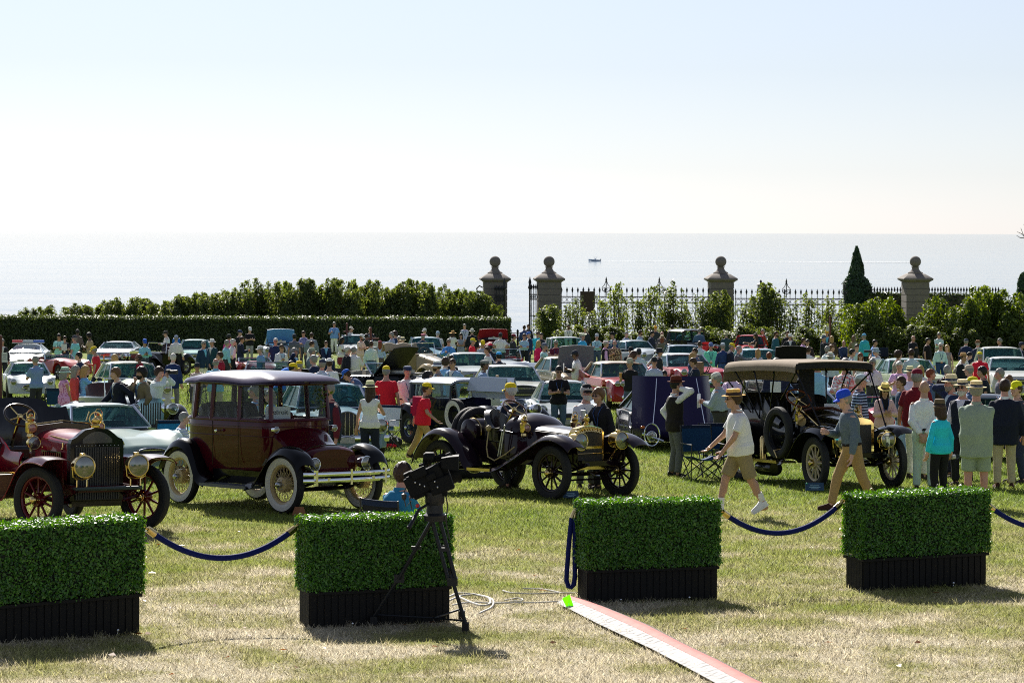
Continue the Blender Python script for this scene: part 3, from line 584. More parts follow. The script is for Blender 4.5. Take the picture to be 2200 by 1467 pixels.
# cables
def cable(pts, label, col, r=.008, group=None):
    mb = MB(); P = []
    dn = dense(pts, len(pts) * 5)
    k = np.array(dn); k[1:-1] = (k[:-2] + k[1:-1] * 2 + k[2:]) / 4; k[1:-1] = (k[:-2] + k[1:-1] * 2 + k[2:]) / 4
    for x, y in k: q = FT(x, y); P.append((q.x, q.y, tz(q.x, q.y) + .022 + r))
    mb.tube(P, r, 6); o = mb.build('cable', col); tag(o, label, 'cable', group)
CG = M('grey_cable', (.50, .48, .44), .6); CD = M('black_cable', (.03, .03, .03), .6)
cable([(960, 1290), (985, 1280), (1015, 1282), (1045, 1288), (1062, 1297), (1058, 1311), (1030, 1322)], 'pale cable looping from the tripod across the turf', CG, .010)
cable([(966, 1296), (990, 1286), (1020, 1283), (1052, 1291), (1055, 1304), (1036, 1308), (1010, 1300), (988, 1290), (975, 1282)], 'pale coiled cable beside the tripod leg', CG, .010)
cable([(972, 1305), (1000, 1300), (1030, 1300), (1060, 1302), (1100, 1301), (1150, 1302), (1200, 1300), (1238, 1296)], 'pale cable running to the third planter', CG)
cable([(1080, 1273), (1096, 1279), (1140, 1281), (1190, 1279), (1240, 1279)], 'pale straight cable behind the marker flag', CG)
cable([(1124, 1267), (1160, 1268), (1190, 1274), (1206, 1279)], 'short pale cable end farthest back', CG)
cable([(1084, 1296), (1110, 1291), (1125, 1294), (1122, 1298), (1096, 1298)], 'small pale cable loop between tripod and flag', CG)
# small placards before the cars
def placard(px, py, w, h, label, rz, tilt=-25):
    p = FT(px, py); o = thing('placard', label, 'sign', p, rz, 'blue car placards'); k = p.y / F; mt = Matrix.Rotation(R(tilt), 4, 'X')
    mb = MB(); mb.box((0, 0, h * k / 2), (w * k, .012, h * k), mtx=mt); mb.v = [(a, b_, c_ + .03) for a, b_, c_ in mb.v]; mb.build('board', M('placard_blue', (.012, .05, .11), .5), o)
    for i, (u, ww) in enumerate(((.62, .5), (.42, .62), (.24, .4))):
        mb = MB(); mb.box((0, 0, 0), (w * k * ww, .003, .012), mtx=mt); q = mt @ Vector((0, -.009, h * k * (u - .5))) + Vector((0, 0, h * k / 2 + .03)); mb.v = [(a + q.x, b_ + q.y, c_ + q.z) for a, b_, c_ in mb.v]; mb.build('text_line', M('placard_text', (.25, .4, .5), .6), o)
    mb = MB(); q = mt @ Vector((-w * k * .42, -.01, h * k * .38)) + Vector((0, 0, h * k / 2 + .03)); mb.ball(q, .014, 8, 5); mb.build('green_dot', M('green_sticker', (.02, .4, .2), .5), o)
    mb = MB(); mb.box((0, .06, .04), (.03, .12, .03)); mb.build('stake', DARK, o)
placard(1226, 1074, 34, 16, 'small blue information placard at the purple speedster front wheel', R(5)); placard(1750, 1058, 40, 18, 'small blue information placard at the black touring car front wheel', R(3))
# ================================================================ people
def vgrid(lo, hi, h):
    lo = np.array(lo, float) - h * 1.5; n = np.ceil((np.array(hi) + h * 1.5 - lo) / h).astype(int) + 1
    ax = [(lo[i] + h * np.arange(n[i])).astype(np.float32) for i in range(3)]
    return np.stack(np.meshgrid(*ax, indexing='ij'), -1), lo, h
def surface(f, lo, h):
    """quads round the zero level of a distance field (surface nets)"""
    s = f < 0; nx, ny, nz = f.shape; cnt = np.zeros((nx - 1, ny - 1, nz - 1), np.float32); acc = np.zeros((nx - 1, ny - 1, nz - 1, 3), np.float32)
    C = [(i, j, k) for i in (0, 1) for j in (0, 1) for k in (0, 1)]
    cut = lambda a, c: a[c[0]:nx - 1 + c[0], c[1]:ny - 1 + c[1], c[2]:nz - 1 + c[2]]
    for a in C:
        for ax in range(3):
            if a[ax]: continue
            b = list(a); b[ax] = 1; fa, fb = cut(f, a), cut(f, b); m = cut(s, a) != cut(s, b)
            t = np.where(m, fa / np.where(m, fa - fb, 1), 0); cnt += m
            for q in range(3): acc[..., q] += np.where(m, a[q] + (t if q == ax else 0), 0)
    use = cnt > 0; idx = -np.ones(use.shape, int); idx[use] = np.arange(use.sum())
    base = np.argwhere(use); V = lo + h * (base + acc[use] / cnt[use][:, None]); Fq = []
    for ax in range(3):
        o = [q for q in range(3) if q != ax]
        sl0 = [slice(1, -1)] * 3; sl1 = [slice(1, -1)] * 3; sl0[ax] = slice(0, -1); sl1[ax] = slice(1, None)
        m = s[tuple(sl0)] != s[tuple(sl1)]; e = np.argwhere(m); fl = s[tuple(sl0)][m]
        e[:, o[0]] += 1; e[:, o[1]] += 1
        def cell(d0, d1):
            c = e.copy(); c[:, o[0]] -= d0; c[:, o[1]] -= d1; return idx[c[:, 0], c[:, 1], c[:, 2]]
        q = np.stack([cell(1, 1), cell(0, 1), cell(0, 0), cell(1, 0)], 1)
        flip = fl if ax != 1 else ~fl
        q[~flip] = q[~flip][:, ::-1]; Fq.append(q)
    return V, np.concatenate(Fq)
def d_cone(p, a, b, ra, rb):
    a = np.asarray(a, np.float32); ba = np.asarray(b, np.float32) - a; pa = p - a; t = np.clip((pa @ ba) / max(float(ba @ ba), 1e-9), 0, 1)
    return np.sqrt((((pa - t[..., None] * ba)) ** 2).sum(-1)) - (ra + (rb - ra) * t)
def d_ell(p, c, r):
    q = p - np.asarray(c, np.float32); r = np.asarray(r, np.float32); k0 = np.sqrt(((q / r) ** 2).sum(-1)); k1 = np.sqrt(((q / r ** 2) ** 2).sum(-1)); return k0 * (k0 - 1) / np.maximum(k1, 1e-6)
def smin(a, b, k):
    h = np.clip(.5 + .5 * (b - a) / k, 0, 1); return b + (a - b) * h - k * h * (1 - h)
def ripple(p, amp, f=1.):
    x, y, z = p[..., 0] * f, p[..., 1] * f, p[..., 2] * f
    return amp * (np.sin(z * 31 + 5 * np.sin(x * 9 + y * 7)) * .6 + np.sin(x * 37 + z * 11 + y * 13) * .4)
# ---------------------------------------------------------------- heads, hair, hats (about their own centre, facing -Y)
def make_sdf(fn, lo, hi, h):
    p, l, h = vgrid(lo, hi, h); return surface(fn(p).astype(np.float32), l, h)
def f_head(p):
    d = d_ell(p, (0, .01, .022), (.076, .097, .103)); d = smin(d, d_ell(p, (0, -.028, -.04), (.060, .070, .082)), .03)
    d = smin(d, d_ell(p, (0, -.066, -.098), (.03, .026, .022)), .03); d = smin(d, d_cone(p, (0, -.088, .012), (0, -.112, -.03), .009, .015), .012)
    d = smin(d, d_cone(p, (-.035, -.082, .03), (.035, -.082, .03), .012, .012), .015)
    for s in (-1, 1): d = smin(d, d_ell(p, (s * .078, .012, -.008), (.011, .026, .032)), .008); d = smin(d, d_ell(p, (s * .04, -.06, -.03), (.022, .026, .026)), .02)
    return d
HV, HF = make_sdf(f_head, (-.1, -.14, -.15), (.1, .12, .14), .0105)
def extras():
    m = MB(); m.mat(1)
    for s in (-1, 1): m.ball((s * .031, -.0865, .010), .0105, 8, 5, (1.2, .6, .8)); m.box((s * .033, -.095, .034), (.032, .008, .007))
    m.mat(2); m.ball((0, -.098, -.062), .012, 8, 5, (2.0, .6, .55)); return m
EX = extras()
cran = lambda p, g: d_ell(p, (0, .012, .024), (.076 + g, .097 + g, .103 + g))
def f_hair(kind):
    def f(p):
        x, y, z = p[..., 0], p[..., 1], p[..., 2]; nz_ = ripple(p, .004, 3.)
        if kind == 'short': d = cran(p, .016) + nz_ * .7; line = np.maximum(.045 - z - np.maximum(y + .045, 0) * 1.6, -.07 - z); return np.maximum(d, line)
        if kind == 'wavy': d = cran(p, .026) + nz_ * 1.6; return np.maximum(d, np.maximum(.040 - z - np.maximum(y + .05, 0) * 1.5, -.085 - z))
        if kind == 'curly': d = cran(p, .042) + nz_ * 2.4; return np.maximum(d, np.maximum(.035 - z - np.maximum(y + .05, 0) * 1.6, -.09 - z))
        if kind == 'fringe': d = cran(p, .012) + nz_ * .5; return np.maximum(d, np.maximum(z - .045, np.maximum(-.02 - y, -.075 - z)))
        if kind in ('long', 'bob'):
            lo = -.30 if kind == 'long' else -.13
            d = cran(p, .022) + nz_; back = d_cone(p, (0, .055, 0), (0, .075, lo), .085, .075 if kind == 'long' else .09); sd = np.minimum(d_cone(p, (-.075, .01, 0), (-.085, .015, lo * .85), .028, .03), d_cone(p, (.075, .01, 0), (.085, .015, lo * .85), .028, .03))
            d = smin(smin(d, back + nz_, .03), sd, .02); face = np.maximum(.035 - z - np.maximum(y + .045, 0) * 3.2, -1.); return np.maximum(d, face)
        if kind == 'beard':
            d = smin(d_ell(p, (0, -.034, -.055), (.068, .074, .080)), d_ell(p, (0, -.068, -.105), (.036, .03, .035)), .02); d = np.minimum(d, d_cone(p, (-.025, -.1, -.048), (.025, -.1, -.048), .012, .012)) + nz_ * .6
            return np.maximum(d, np.maximum(z + .045 + np.maximum(-y - .1, -.2) * 0, y - .03))
        if kind == 'pony':
            d = cran(p, .014) + nz_ * .6; d = np.maximum(d, np.maximum(.045 - z - np.maximum(y + .045, 0) * 1.6, -.06 - z)); return smin(d, d_cone(p, (0, .105, .03), (0, .14, -.17), .035, .018) + nz_, .02)
    return f
HAIR = {}
def hair_mesh(kind):
    if kind not in HAIR:
        v, f = make_sdf(f_hair(kind), (-.14, -.16, -.36 if kind == 'long' else -.22), (.14, .2, .18), .012); HAIR[kind] = mesh_from('hair', v, f, [CORE], angle=None)
    return HAIR[kind]
HATS = {}
def hat_mesh(kind):
    if kind in HATS: return HATS[kind]
    m = MB(); ov = dict(sx=.9, sy=1.12)
    if kind in ('cap', 'flatcap'):
        if kind == 'cap':
            m.lathe([(.094, .015), (.098, .04), (.096, .07), (.085, .10), (.06, .122), (.02, .132), (.005, .134)], 18, (0, .008, .02), **ov); m.ball((0, .008, .155), .01, 6, 4)
            m.sheet([[(x * .082, -.085 - (1 - (x * .9) ** 2) * .085 * u, .04 - .022 * u - .018 * x * x) for x in np.linspace(-1, 1, 9)] for u in np.linspace(0, 1, 5)], .006)
        else:
            m.lathe([(.095, .02), (.108, .05), (.112, .07), (.10, .10), (.06, .118), (.005, .122)], 18, (0, -.002, .02), **ov)
            m.sheet([[(x * .075, -.095 - (1 - x * x) * .05 * u, .06 - .02 * u) for x in np.linspace(-1, 1, 7)] for u in np.linspace(0, 1, 4)], .012)
    else:
        cr, ct, hh, br, dr, fl = {'panama': (.093, .082, .115, .165, -.012, .3), 'boater': (.092, .090, .095, .155, .0, 0), 'wide': (.093, .08, .105, .20, -.03, .2), 'cowboy': (.092, .075, .13, .185, .05, .8), 'bucket': (.094, .082, .10, .14, -.05, 0), 'fedora': (.093, .078, .12, .145, .01, .5), 'cloche': (.098, .085, .12, .125, -.03, 0)}[kind]
        m.lathe([(cr, .03), (cr, .05), (cr * .99, .03 + hh * .6), (ct, .03 + hh * .93), (ct * .8, .03 + hh), (.03, .03 + hh * (.9 if fl else 1)), (.004, .03 + hh * (.88 if fl else 1))], 20, (0, .01, .02), **ov)
        rs = []
        for r_, dz in ((cr, .034), ((cr + br) / 2, .034 + dr * .45), (br, .034 + dr), (br, .028 + dr), ((cr + br) / 2, .027 + dr * .45), (cr, .026)):
            rs.append([(r_ * math.cos(a) * .92, .01 + r_ * math.sin(a) * 1.1, .02 + dz + (.05 * (r_ - cr) / (br - cr) * math.cos(a) ** 2 if kind == 'cowboy' else 0)) for a in np.linspace(0, 2 * math.pi, 24, False)])
        m.rings(rs, False)
        m.mat(1); m.lathe([(cr + .0035, .036), (cr + .0035, .07)], 20, (0, .01, .02), **ov)
    HATS[kind] = mesh_from('hat', m.v, m.f, [CORE, DARK], True, m.m); return HATS[kind]
g_ = MB()
for s in (-1, 1): g_.ball((s * .033, -.098, .008), .024, 10, 5, (1, .28, .8)); g_.tube([(s * .056, -.09, .014), (s * .08, .01, .012)], .004, 4)
g_.tube([(-.012, -.102, .012), (.012, -.102, .012)], .004, 4); SHADES = mesh_from('sunglasses', g_.v, g_.f, [M('sunglass', (.006, .006, .008), .12)])
# ---------------------------------------------------------------- hands: palm, four unequal fingers, thumb (wrist at origin, fingers along -Z, palm facing -Y)
def hand(curl):
    def f(p):
        d = d_ell(p, (0, 0, -.045), (.040, .017, .052)); d = smin(d, d_cone(p, (0, 0, .03), (0, 0, -.03), .027, .026), .02)
        for x, L in ((-.029, .068), (-.010, .078), (.010, .073), (.028, .056)):
            a = np.array((x, 0, -.088)); c = curl; m1 = a + np.array((x * .12, -math.sin(c) * L * .5, -math.cos(c) * L * .5)); e = m1 + np.array((0, -math.sin(c * 2.1) * L * .55, -math.cos(c * 2.1) * L * .55))
            d = smin(d, np.minimum(d_cone(p, a, m1, .0098, .009), d_cone(p, m1, e, .009, .0072)), .006)
        a = np.array((-.034, -.004, -.03)); m1 = a + np.array((-.026, -.014 - curl * .01, -.030)); e = m1 + np.array((-.004 + curl * .012, -.012 - curl * .012, -.03))
        return smin(d, np.minimum(d_cone(p, a, m1, .014, .011), d_cone(p, m1, e, .011, .008)), .01)
    return make_sdf(f, (-.08, -.10, -.22), (.06, .03, .06), .0068)
HANDS = {'relax': hand(.35), 'grip': hand(1.05)}
# ---------------------------------------------------------------- poses
def ik(S, T, a, b, pole):
    S, T = np.array(S, float), np.array(T, float); v = T - S; L = np.linalg.norm(v); 
    if L > a + b - .004: T = S + v / L * (a + b - .004); v = T - S; L = a + b - .004
    u = v / L; x = (a * a - b * b + L * L) / (2 * L); h = math.sqrt(max(a * a - x * x, 0)); pl = np.array(pole, float); pl -= u * (pl @ u); pl /= max(np.linalg.norm(pl), 1e-6)
    return S + u * x + pl * h, T
ARM = {'hang': ((.27, -.04, -.55), (.5, .8, 0), 'relax'), 'pocket': ((.20, -.07, -.48), (1, .7, 0), 'grip'), 'hip': ((.15, .02, -.40), (1, .5, 0), 'grip'), 'hold': ((.05, -.30, -.22), (.8, .3, -1), 'grip'), 'ear': ((.10, -.06, .20), (1, -.25, -.8), 'grip'),
       'chin': ((.05, -.17, .07), (.6, -.1, -1), 'grip'), 'back': ((.04, .19, -.46), (1, .3, 0), 'relax'), 'cross': ((-.10, -.21, -.22), (1, -.1, -.6), 'grip'), 'cam': ((.05, -.24, .17), (1, 0, -.9), 'grip'), 'reach': ((.22, -.50, -.10), (.6, .2, -1), 'relax'),
       'fwd': ((.24, -.30, -.42), (.4, .9, 0), 'relax'), 'aft': ((.26, .27, -.44), (.4, .8, 0), 'relax'), 'cup': ((.10, -.30, -.16), (.8, .2, -1), 'grip'), 'clasp': ((.03, -.20, -.50), (1, .5, 0), 'grip'), 'lap': ((.10, -.34, -.42), (.8, .4, 0), 'relax'), 'shoulder': ((.36, -.12, -.05), (.3, .4, -1), 'relax'), 'rest': ((.16, -.26, -.46), (1, .4, 0), 'relax')}
POSE = {'hold': ('hold', 'hold'), 'stand': ('hang', 'hang'), 'pocket': ('pocket', 'hang'), 'hips': ('hip', 'hip'), 'phone': ('hold', 'hold'), 'call': ('ear', 'hip'), 'chin': ('chin', 'pocket'), 'behind': ('back', 'back'), 'cross': ('cross', 'cross'), 'photo': ('cam', 'cam'), 'reach': ('reach', 'hold'), 'cup': ('cup', 'hang'), 'clasp': ('clasp', 'clasp'),
        'walk': ('fwd', 'aft'), 'walkhold': ('hold', 'hang'), 'bend': ('hold', 'hold'), 'sit': ('lap', 'lap'), 'hug': ('shoulder', 'cup'), 'lean': ('cup', 'hang'), 'walkhip': ('fwd', 'rest'), 'operate': ('cam', 'reach')}
LEAN = {'bend': 38, 'walk': 5, 'walkhold': 7, 'walkhip': 6, 'sit': 6, 'lean': 8, 'phone': 3, 'operate': 14, 'photo': 6}
PROF = {'m': ([-.16, -.07, .0, .09, .17, .27, .36, .42, .475, .535], [.10, .165, .172, .163, .155, .166, .178, .172, .125, .06], [.07, .115, .122, .115, .11, .118, .122, .112, .09, .055]),
        'w': ([-.16, -.07, .0, .09, .17, .27, .35, .41, .465, .525], [.10, .17, .172, .145, .126, .138, .150, .145, .105, .052], [.07, .12, .118, .10, .088, .108, .122, .10, .08, .05]),
        'h': ([-.16, -.07, .0, .09, .17, .27, .36, .42, .475, .535], [.11, .175, .19, .20, .195, .195, .195, .185, .13, .062], [.08, .125, .14, .165, .16, .145, .135, .12, .095, .058])}
class Skel:
    def __init__(s, pose, build):
        s.b = build; s.pose = pose; w = build == 'w'; sh = .150 if w else (.192 if build == 'h' else .178)
        s.sit = pose in ('sit', 'operate'); s.hz = .52 if s.sit else .945; lean = R(LEAN.get(pose, 0)); s.rot = np.array(Matrix.Rotation(lean, 3, 'X')); s.o = np.array((0, 0, s.hz))
        T = lambda p: s.o + s.rot @ np.array(p, float)
        s.neck = T((0, .005, .50)); s.headc = T((0, -.035, .695 if not w else .68)); s.hp = R(LEAN.get(pose, 0)) * .5 + (R(14) if pose in ('phone', 'bend', 'walkhold') else 0)
        s.arms = []
        for sg, key in zip((-1, 1), POSE[pose]):
            off, pole, hk = ARM[key]; S_ = T((sg * sh, .004, .432)); t = S_ + np.array(off) * np.array((sg, 1, 1)) - np.array((sg * sh, 0, 0)) * np.array((1, 0, 0)) + np.array((0, 0, 0)); 
            if key in ('hang', 'aft', 'fwd'): t[0] = sg * (off[0] + (.04 if build == 'h' else 0))
            E, H_ = ik(S_, t, .29, .255, np.array(pole) * np.array((sg, 1, 1))); s.arms.append((S_, E, H_, hk, sg))
        s.legs = []; wk = pose.startswith('walk')
        for sg in (-1, 1):
            hip = s.o + np.array((sg * .09, 0, -.03))
            if s.sit: ft = np.array((sg * .13, -.44, .09))
            elif wk: ft = np.array((sg * .07, -.30 if sg < 0 else .34, .09 if sg < 0 else .125))
            else: ft = np.array((sg * .115, .02 * sg, .085))
            K, A = ik(hip, ft, .427, .412, (sg * .1, -1, 0)); s.legs.append((hip, K, A, sg))
    def torso(s, p, g=0., zlo=-1., zhi=1., belly=0.):
        q = (p - s.o.astype(np.float32)) @ s.rot.astype(np.float32); z = q[..., 2]; zz, a, b = PROF[s.b]; A = np.interp(z, zz, a).astype(np.float32) + g; B = np.interp(z, zz, b).astype(np.float32) + g
        d = (np.sqrt((np.abs(q[..., 0]) / A) ** 2.3 + (np.abs(q[..., 1]) / B) ** 2.3) ** (2 / 2.3) - 1) * np.minimum(A, B) * .9
        return np.maximum(d, np.maximum(max(zlo, zz[0]) - z, z - min(zhi, zz[-1] + g)))
    def bounds(s, zlo=0.):
        P = np.array([s.neck, s.o] + [q for a in s.arms for q in a[:3]] + [q for a in s.legs for q in a[:3]]); lo, hi = P.min(0) - .26, P.max(0) + .26; lo[2] = max(lo[2], zlo); return lo, hi
SKEL = {}; PM = {}
def skel(pose, b):
    if (pose, b) not in SKEL: SKEL[(pose, b)] = Skel(pose, b)
    return SKEL[(pose, b)]
VOX = .019
def headmtx(s): return Matrix.Translation(Vector(s.headc)) @ Matrix.Rotation(s.hp, 4, 'X')
def body_mesh(pose, b, fine):
    k = ('body', pose, b)
    if k in PM: return PM[k]
    s = skel(pose, b); p, lo, h = vgrid(*s.bounds(-.02), VOX); ar = 1. if b != 'w' else .86
    d = s.torso(p)
    d = smin(d, d_cone(p, s.neck - np.array((0, 0, .03)), s.headc - np.array((0, -.012, .06)), .062 * ar, .056 * ar), .03)
    for S_, E, H_, hk, sg in s.arms:
        d = smin(d, d_cone(p, S_, E, .046 * ar, .040 * ar), .03); d = smin(d, d_cone(p, E, H_, .042 * ar, .028 * ar), .012)
    for hip, K, A, sg in s.legs:
        d = smin(d, d_cone(p, hip, K, .088, .056), .03); d = smin(d, d_cone(p, K, A, .058, .036), .015); cf = K + (A - K) * .33 + np.array((0, .006, 0)); d = smin(d, d_ell(p, cf, (.047, .052, .11)), .012)
        d = smin(d, d_cone(p, A - np.array((0, -.02, .03)), A + np.array((sg * .02, -.14, -.055)), .038, .026), .02)
    V, Fq = surface(d, lo, h); v = V.tolist(); f = Fq.tolist(); mi = [0] * len(f); hm = headmtx(s)
    def join(vv, ff, m4, mm):
        o = len(v); v.extend([tuple(m4 @ Vector(q)) for q in vv]); f.extend([tuple(i + o for i in q) for q in ff]); mi.extend(mm)
    join(HV.tolist(), HF.tolist(), hm, [0] * len(HF)); join(EX.v, EX.f, hm, EX.m)
    for S_, E, H_, hk, sg in s.arms:
        z = -Vector(H_ - E).normalized(); y = Vector((0, 1, 0)) if abs(z.y) < .8 else Vector((0, 0, 1)); x = y.cross(z).normalized(); y = z.cross(x)
        hv, hf = HANDS[hk]; m4 = Matrix(((x.x * sg, y.x, z.x, H_[0]), (x.y * sg, y.y, z.y, H_[1]), (x.z * sg, y.z, z.z, H_[2]), (0, 0, 0, 1)))
        join(hv.tolist(), (hf if sg > 0 else hf[:, ::-1]).tolist(), m4, [0] * len(hf))
    me = mesh_from('person', v, f, [CORE, M('eye', (.02, .014, .01), .3), M('lips', (.36, .12, .10), .5)], True, mi, None); PM[k] = me; return me
def top_mesh(pose, b, kind):
    k = ('top', pose, b, kind)
    if k in PM: return PM[k]
    s = skel(pose, b); lo, hi = s.bounds(.25 if kind == 'dress' else s.hz - .32); hi[2] = max(s.neck[2] + .1, max(a[1][2] for a in s.arms) + .12, max(a[2][2] for a in s.arms) + .1); p, lo, h = vgrid(lo, hi, VOX); ar = 1. if b != 'w' else .88
    g, zl = {'tee': (.016, -.08), 'shirt': (.018, .045), 'jkt': (.030, -.22), 'sweater': (.022, -.08), 'slv': (.014, -.05), 'vest': (.028, -.10), 'under': (.013, .03), 'dress': (.016, -.1), 'polo': (.016, -.06)}[kind]
    d = s.torso(p, g, zl, .505 if kind in ('jkt', 'shirt', 'polo', 'under') else .49)
    if kind in ('tee', 'polo', 'sweater', 'slv', 'vest'):   # worn outside the trousers
        q = (p - s.o.astype(np.float32)) @ s.rot.astype(np.float32); bb = {'m': (.200, .142), 'w': (.196, .140), 'h': (.222, .182)}[b]; hem = (np.sqrt((q[..., 0] / bb[0]) ** 2 + (q[..., 1] / bb[1]) ** 2) - 1) * .15; d = smin(d, np.maximum(hem, np.maximum(zl - .03 - q[..., 2], q[..., 2] - .04)), .05)
    if kind == 'jkt':   # skirt of the coat hangs straight from the waist
        q = (p - s.o.astype(np.float32)) @ s.rot.astype(np.float32); hem = (np.sqrt((q[..., 0] / (.205 + (.02 if b == 'h' else 0))) ** 2 + (q[..., 1] / (.150 + (.03 if b == 'h' else 0))) ** 2) - 1) * .15; d = smin(d, np.maximum(hem, np.maximum(-.23 - q[..., 2], q[..., 2] - .08)), .03)
    if kind == 'dress':
        q = p - s.o.astype(np.float32); z = q[..., 2]; rr = .17 + .12 * np.clip(-z, 0, .6); d = smin(d, np.maximum((np.sqrt((q[..., 0] / rr) ** 2 + (q[..., 1] / (rr * .8)) ** 2) - 1) * .15, np.maximum(-.47 - z, z - .05)), .04)
    for S_, E, H_, hk, sg in s.arms:
        if kind in ('slv', 'vest', 'dress'): d = smin(d, d_cone(p, S_ - np.array((sg * .03, 0, 0)), S_ + (E - S_) * .02, .055, .05), .02); continue
        if kind in ('tee', 'polo'): e = S_ + (E - S_) * .72; d = smin(d, np.maximum(d_cone(p, S_, e, .058 * ar, .068 * ar), ((p - e.astype(np.float32)) @ ((E - S_) / np.linalg.norm(E - S_)).astype(np.float32))), .025); continue
        if kind == 'under': continue
        t = .018 if kind != 'jkt' else .027
        d = smin(d, d_cone(p, S_ - np.array((0, 0, .012)), E, (.034 + t) * ar, (.043 + t) * ar), .018); w = E + (H_ - E) * .93; d = smin(d, np.maximum(d_cone(p, E, w, (.045 + t) * ar, (.032 + t * .9) * ar), ((p - w.astype(np.float32)) @ ((H_ - E) / np.linalg.norm(H_ - E)).astype(np.float32))), .015)
    d = d + ripple(p, .0042, .8)
    if kind in ('jkt', 'vest'):   # open front in a V
        q = (p - s.o.astype(np.float32)) @ s.rot.astype(np.float32); w = np.clip((q[..., 2] - (.16 if kind == 'jkt' else .22)) * .26, 0, .085); 
        if kind == 'jkt': w = np.maximum(w, np.clip((.06 - q[..., 2]) * .16, 0, .05))
        d = np.maximum(d, -np.maximum(np.abs(q[..., 0]) - w, q[..., 1] + .01))
    V, Fq = surface(d, lo, h); me = mesh_from('top', V, Fq, [CORE], True, None, None); PM[k] = me; return me
def bottom_mesh(pose, b, kind):
    k = ('bot', pose, b, kind)
    if k in PM: return PM[k]
    s = skel(pose, b); lo, hi = s.bounds(0); hi[2] = s.hz + .2; p, lo, h = vgrid(lo, hi, VOX); d = s.torso(p, .011, -.16, .10)
    if kind == 'skirt':
        q = p - s.o.astype(np.float32); z = q[..., 2]; rr = .175 + .07 * np.clip(-z, 0, .6); d = smin(d, np.maximum((np.sqrt((q[..., 0] / rr) ** 2 + (q[..., 1] / (rr * .8)) ** 2) - 1) * .15, np.maximum(-.44 - z, z - .05)), .03)
    else:
        for hip, K, A, sg in s.legs:
            if kind == 'pants':
                d = smin(d, d_cone(p, hip, K, .103, .074), .02); w = A + (K - A) * .03; d = smin(d, np.maximum(d_cone(p, K, w, .074, .060), (p - w.astype(np.float32)) @ ((A - K) / np.linalg.norm(A - K)).astype(np.float32)), .015)
            else:
                w = hip + (K - hip) * .93; d = smin(d, np.maximum(d_cone(p, hip, w, .108, .098), (p - w.astype(np.float32)) @ ((K - hip) / np.linalg.norm(K - hip)).astype(np.float32)), .02)
    d = d + ripple(p, .0035, .7); V, Fq = surface(d, lo, h); me = mesh_from('trousers', V, Fq, [CORE], True, None, None); PM[k] = me; return me
def shoe_mesh(pose, b, kind, side):
    k = ('shoe', pose, b, kind, side)
    if k in PM: return PM[k]
    s = skel(pose, b); m = MB()
    for hip, K, A, sg in s.legs:
        if sg != side: continue
        back = s.pose.startswith('walk') and sg > 0; tilt = R(28) if back else 0; o = len(m.v)
        rs = []
        for y, w, zt in ((.075, .022, .035), (.065, .034, .075), (.03, .042, .10), (-.02, .043, .095), (-.07, .044, .07), (-.12, .048, .055), (-.165, .044, .045), (-.195, .025, .03)):
            rs.append([(w * math.cos(a), y, max(-.004, (zt if math.sin(a) > 0 else .012) * math.sin(a) + .004)) for a in np.linspace(0, 2 * math.pi, 10, False)])
        m.rings(rs)
        m.mat(1); m.box((0, -.06, -.008), (.088, .26, .02)); m.mat(0)
        if kind == 'sneaker': m.mat(1); m.lathe([(.044, .08), (.046, .14), (.046, .20)], 10, (0, .03, 0)); m.mat(0)
        mt = Matrix.Translation((A[0], A[1], A[2] - .085 + (0 if not back else .0))) @ Matrix.Rotation(sg * .18, 4, 'Z') @ (Matrix.Translation((0, -.13, 0)) @ Matrix.Rotation(tilt, 4, 'X') @ Matrix.Translation((0, .13, 0)) if back else Matrix.Identity(4)) @ Matrix.Translation((0, 0, .012))
        m.v[o:] = [tuple(mt @ Vector(q)) for q in m.v[o:]]
    me = mesh_from('shoe', m.v, m.f, [DARK, DARK], True, m.m); PM[k] = me; return me
def lany_mesh(pose, b, badge):
    k = ('lany', pose, b, badge)
    if k in PM: return PM[k]
    s = skel(pose, b); T = lambda q: s.o + s.rot @ np.array(q, float); fy = lambda z: -(np.interp(z, PROF[b][0], PROF[b][2]) + .034); m = MB(); ends = []
    for sg in (-1, 1): m.tube([T((sg * .062, .05, .52)), T((sg * .075, -.055, .49)), T((sg * .065, fy(.40) - .004, .40)), T((sg * .03, fy(.27) - .004, .27)), T((.006 * sg, fy(.18) - .006, .17))], .0075, 5)
    if badge:
        m.mat(1); c = T((0, fy(.12) - .012, .09)); m.box(c, (.085, .008, .11)); m.mat(2); c = T((0, fy(.12) - .017, .055)); m.box(c, (.08, .004, .035))
    me = mesh_from('lanyard', m.v, m.f, [M('lanyard_blue', (.02, .06, .2), .6), M('badge_white', (.75, .73, .7), .5), M('badge_orange', (.8, .25, .04), .5)], True, m.m); PM[k] = me; return me
def trim_mesh(pose, b, what):
    k = (what, pose, b)
    if k in PM: return PM[k]
    s = skel(pose, b); T = lambda q: s.o + s.rot @ np.array(q, float); m = MB(); a_ = np.linspace(-.42 * math.pi, 1.42 * math.pi, 18)
    if what == 'collar': m.sheet([[T(((.066 + .012 * v) * math.cos(a), .006 + (.064 + .014 * v) * math.sin(a), .545 - .052 * v - (.02 if math.sin(a) < -.6 else 0))) for v in (0, .45, 1)] for a in a_], .008)
    else:
        zz, A, B = PROF[b]; rs = [[T((np.interp(z, zz, A) * math.cos(a) + .026 * math.cos(a), (np.interp(z, zz, B) + .026) * math.sin(a), z)) for a in np.linspace(0, 2 * math.pi, 24, False)] for z in (.035, .07)]; m.rings(rs, False); m.mat(1); m.box(T((0, -np.interp(.05, zz, B) - .03, .052)), (.04, .012, .034))
    me = mesh_from(what, m.v, m.f, [CORE, STEEL], True, m.m); PM[k] = me; return me
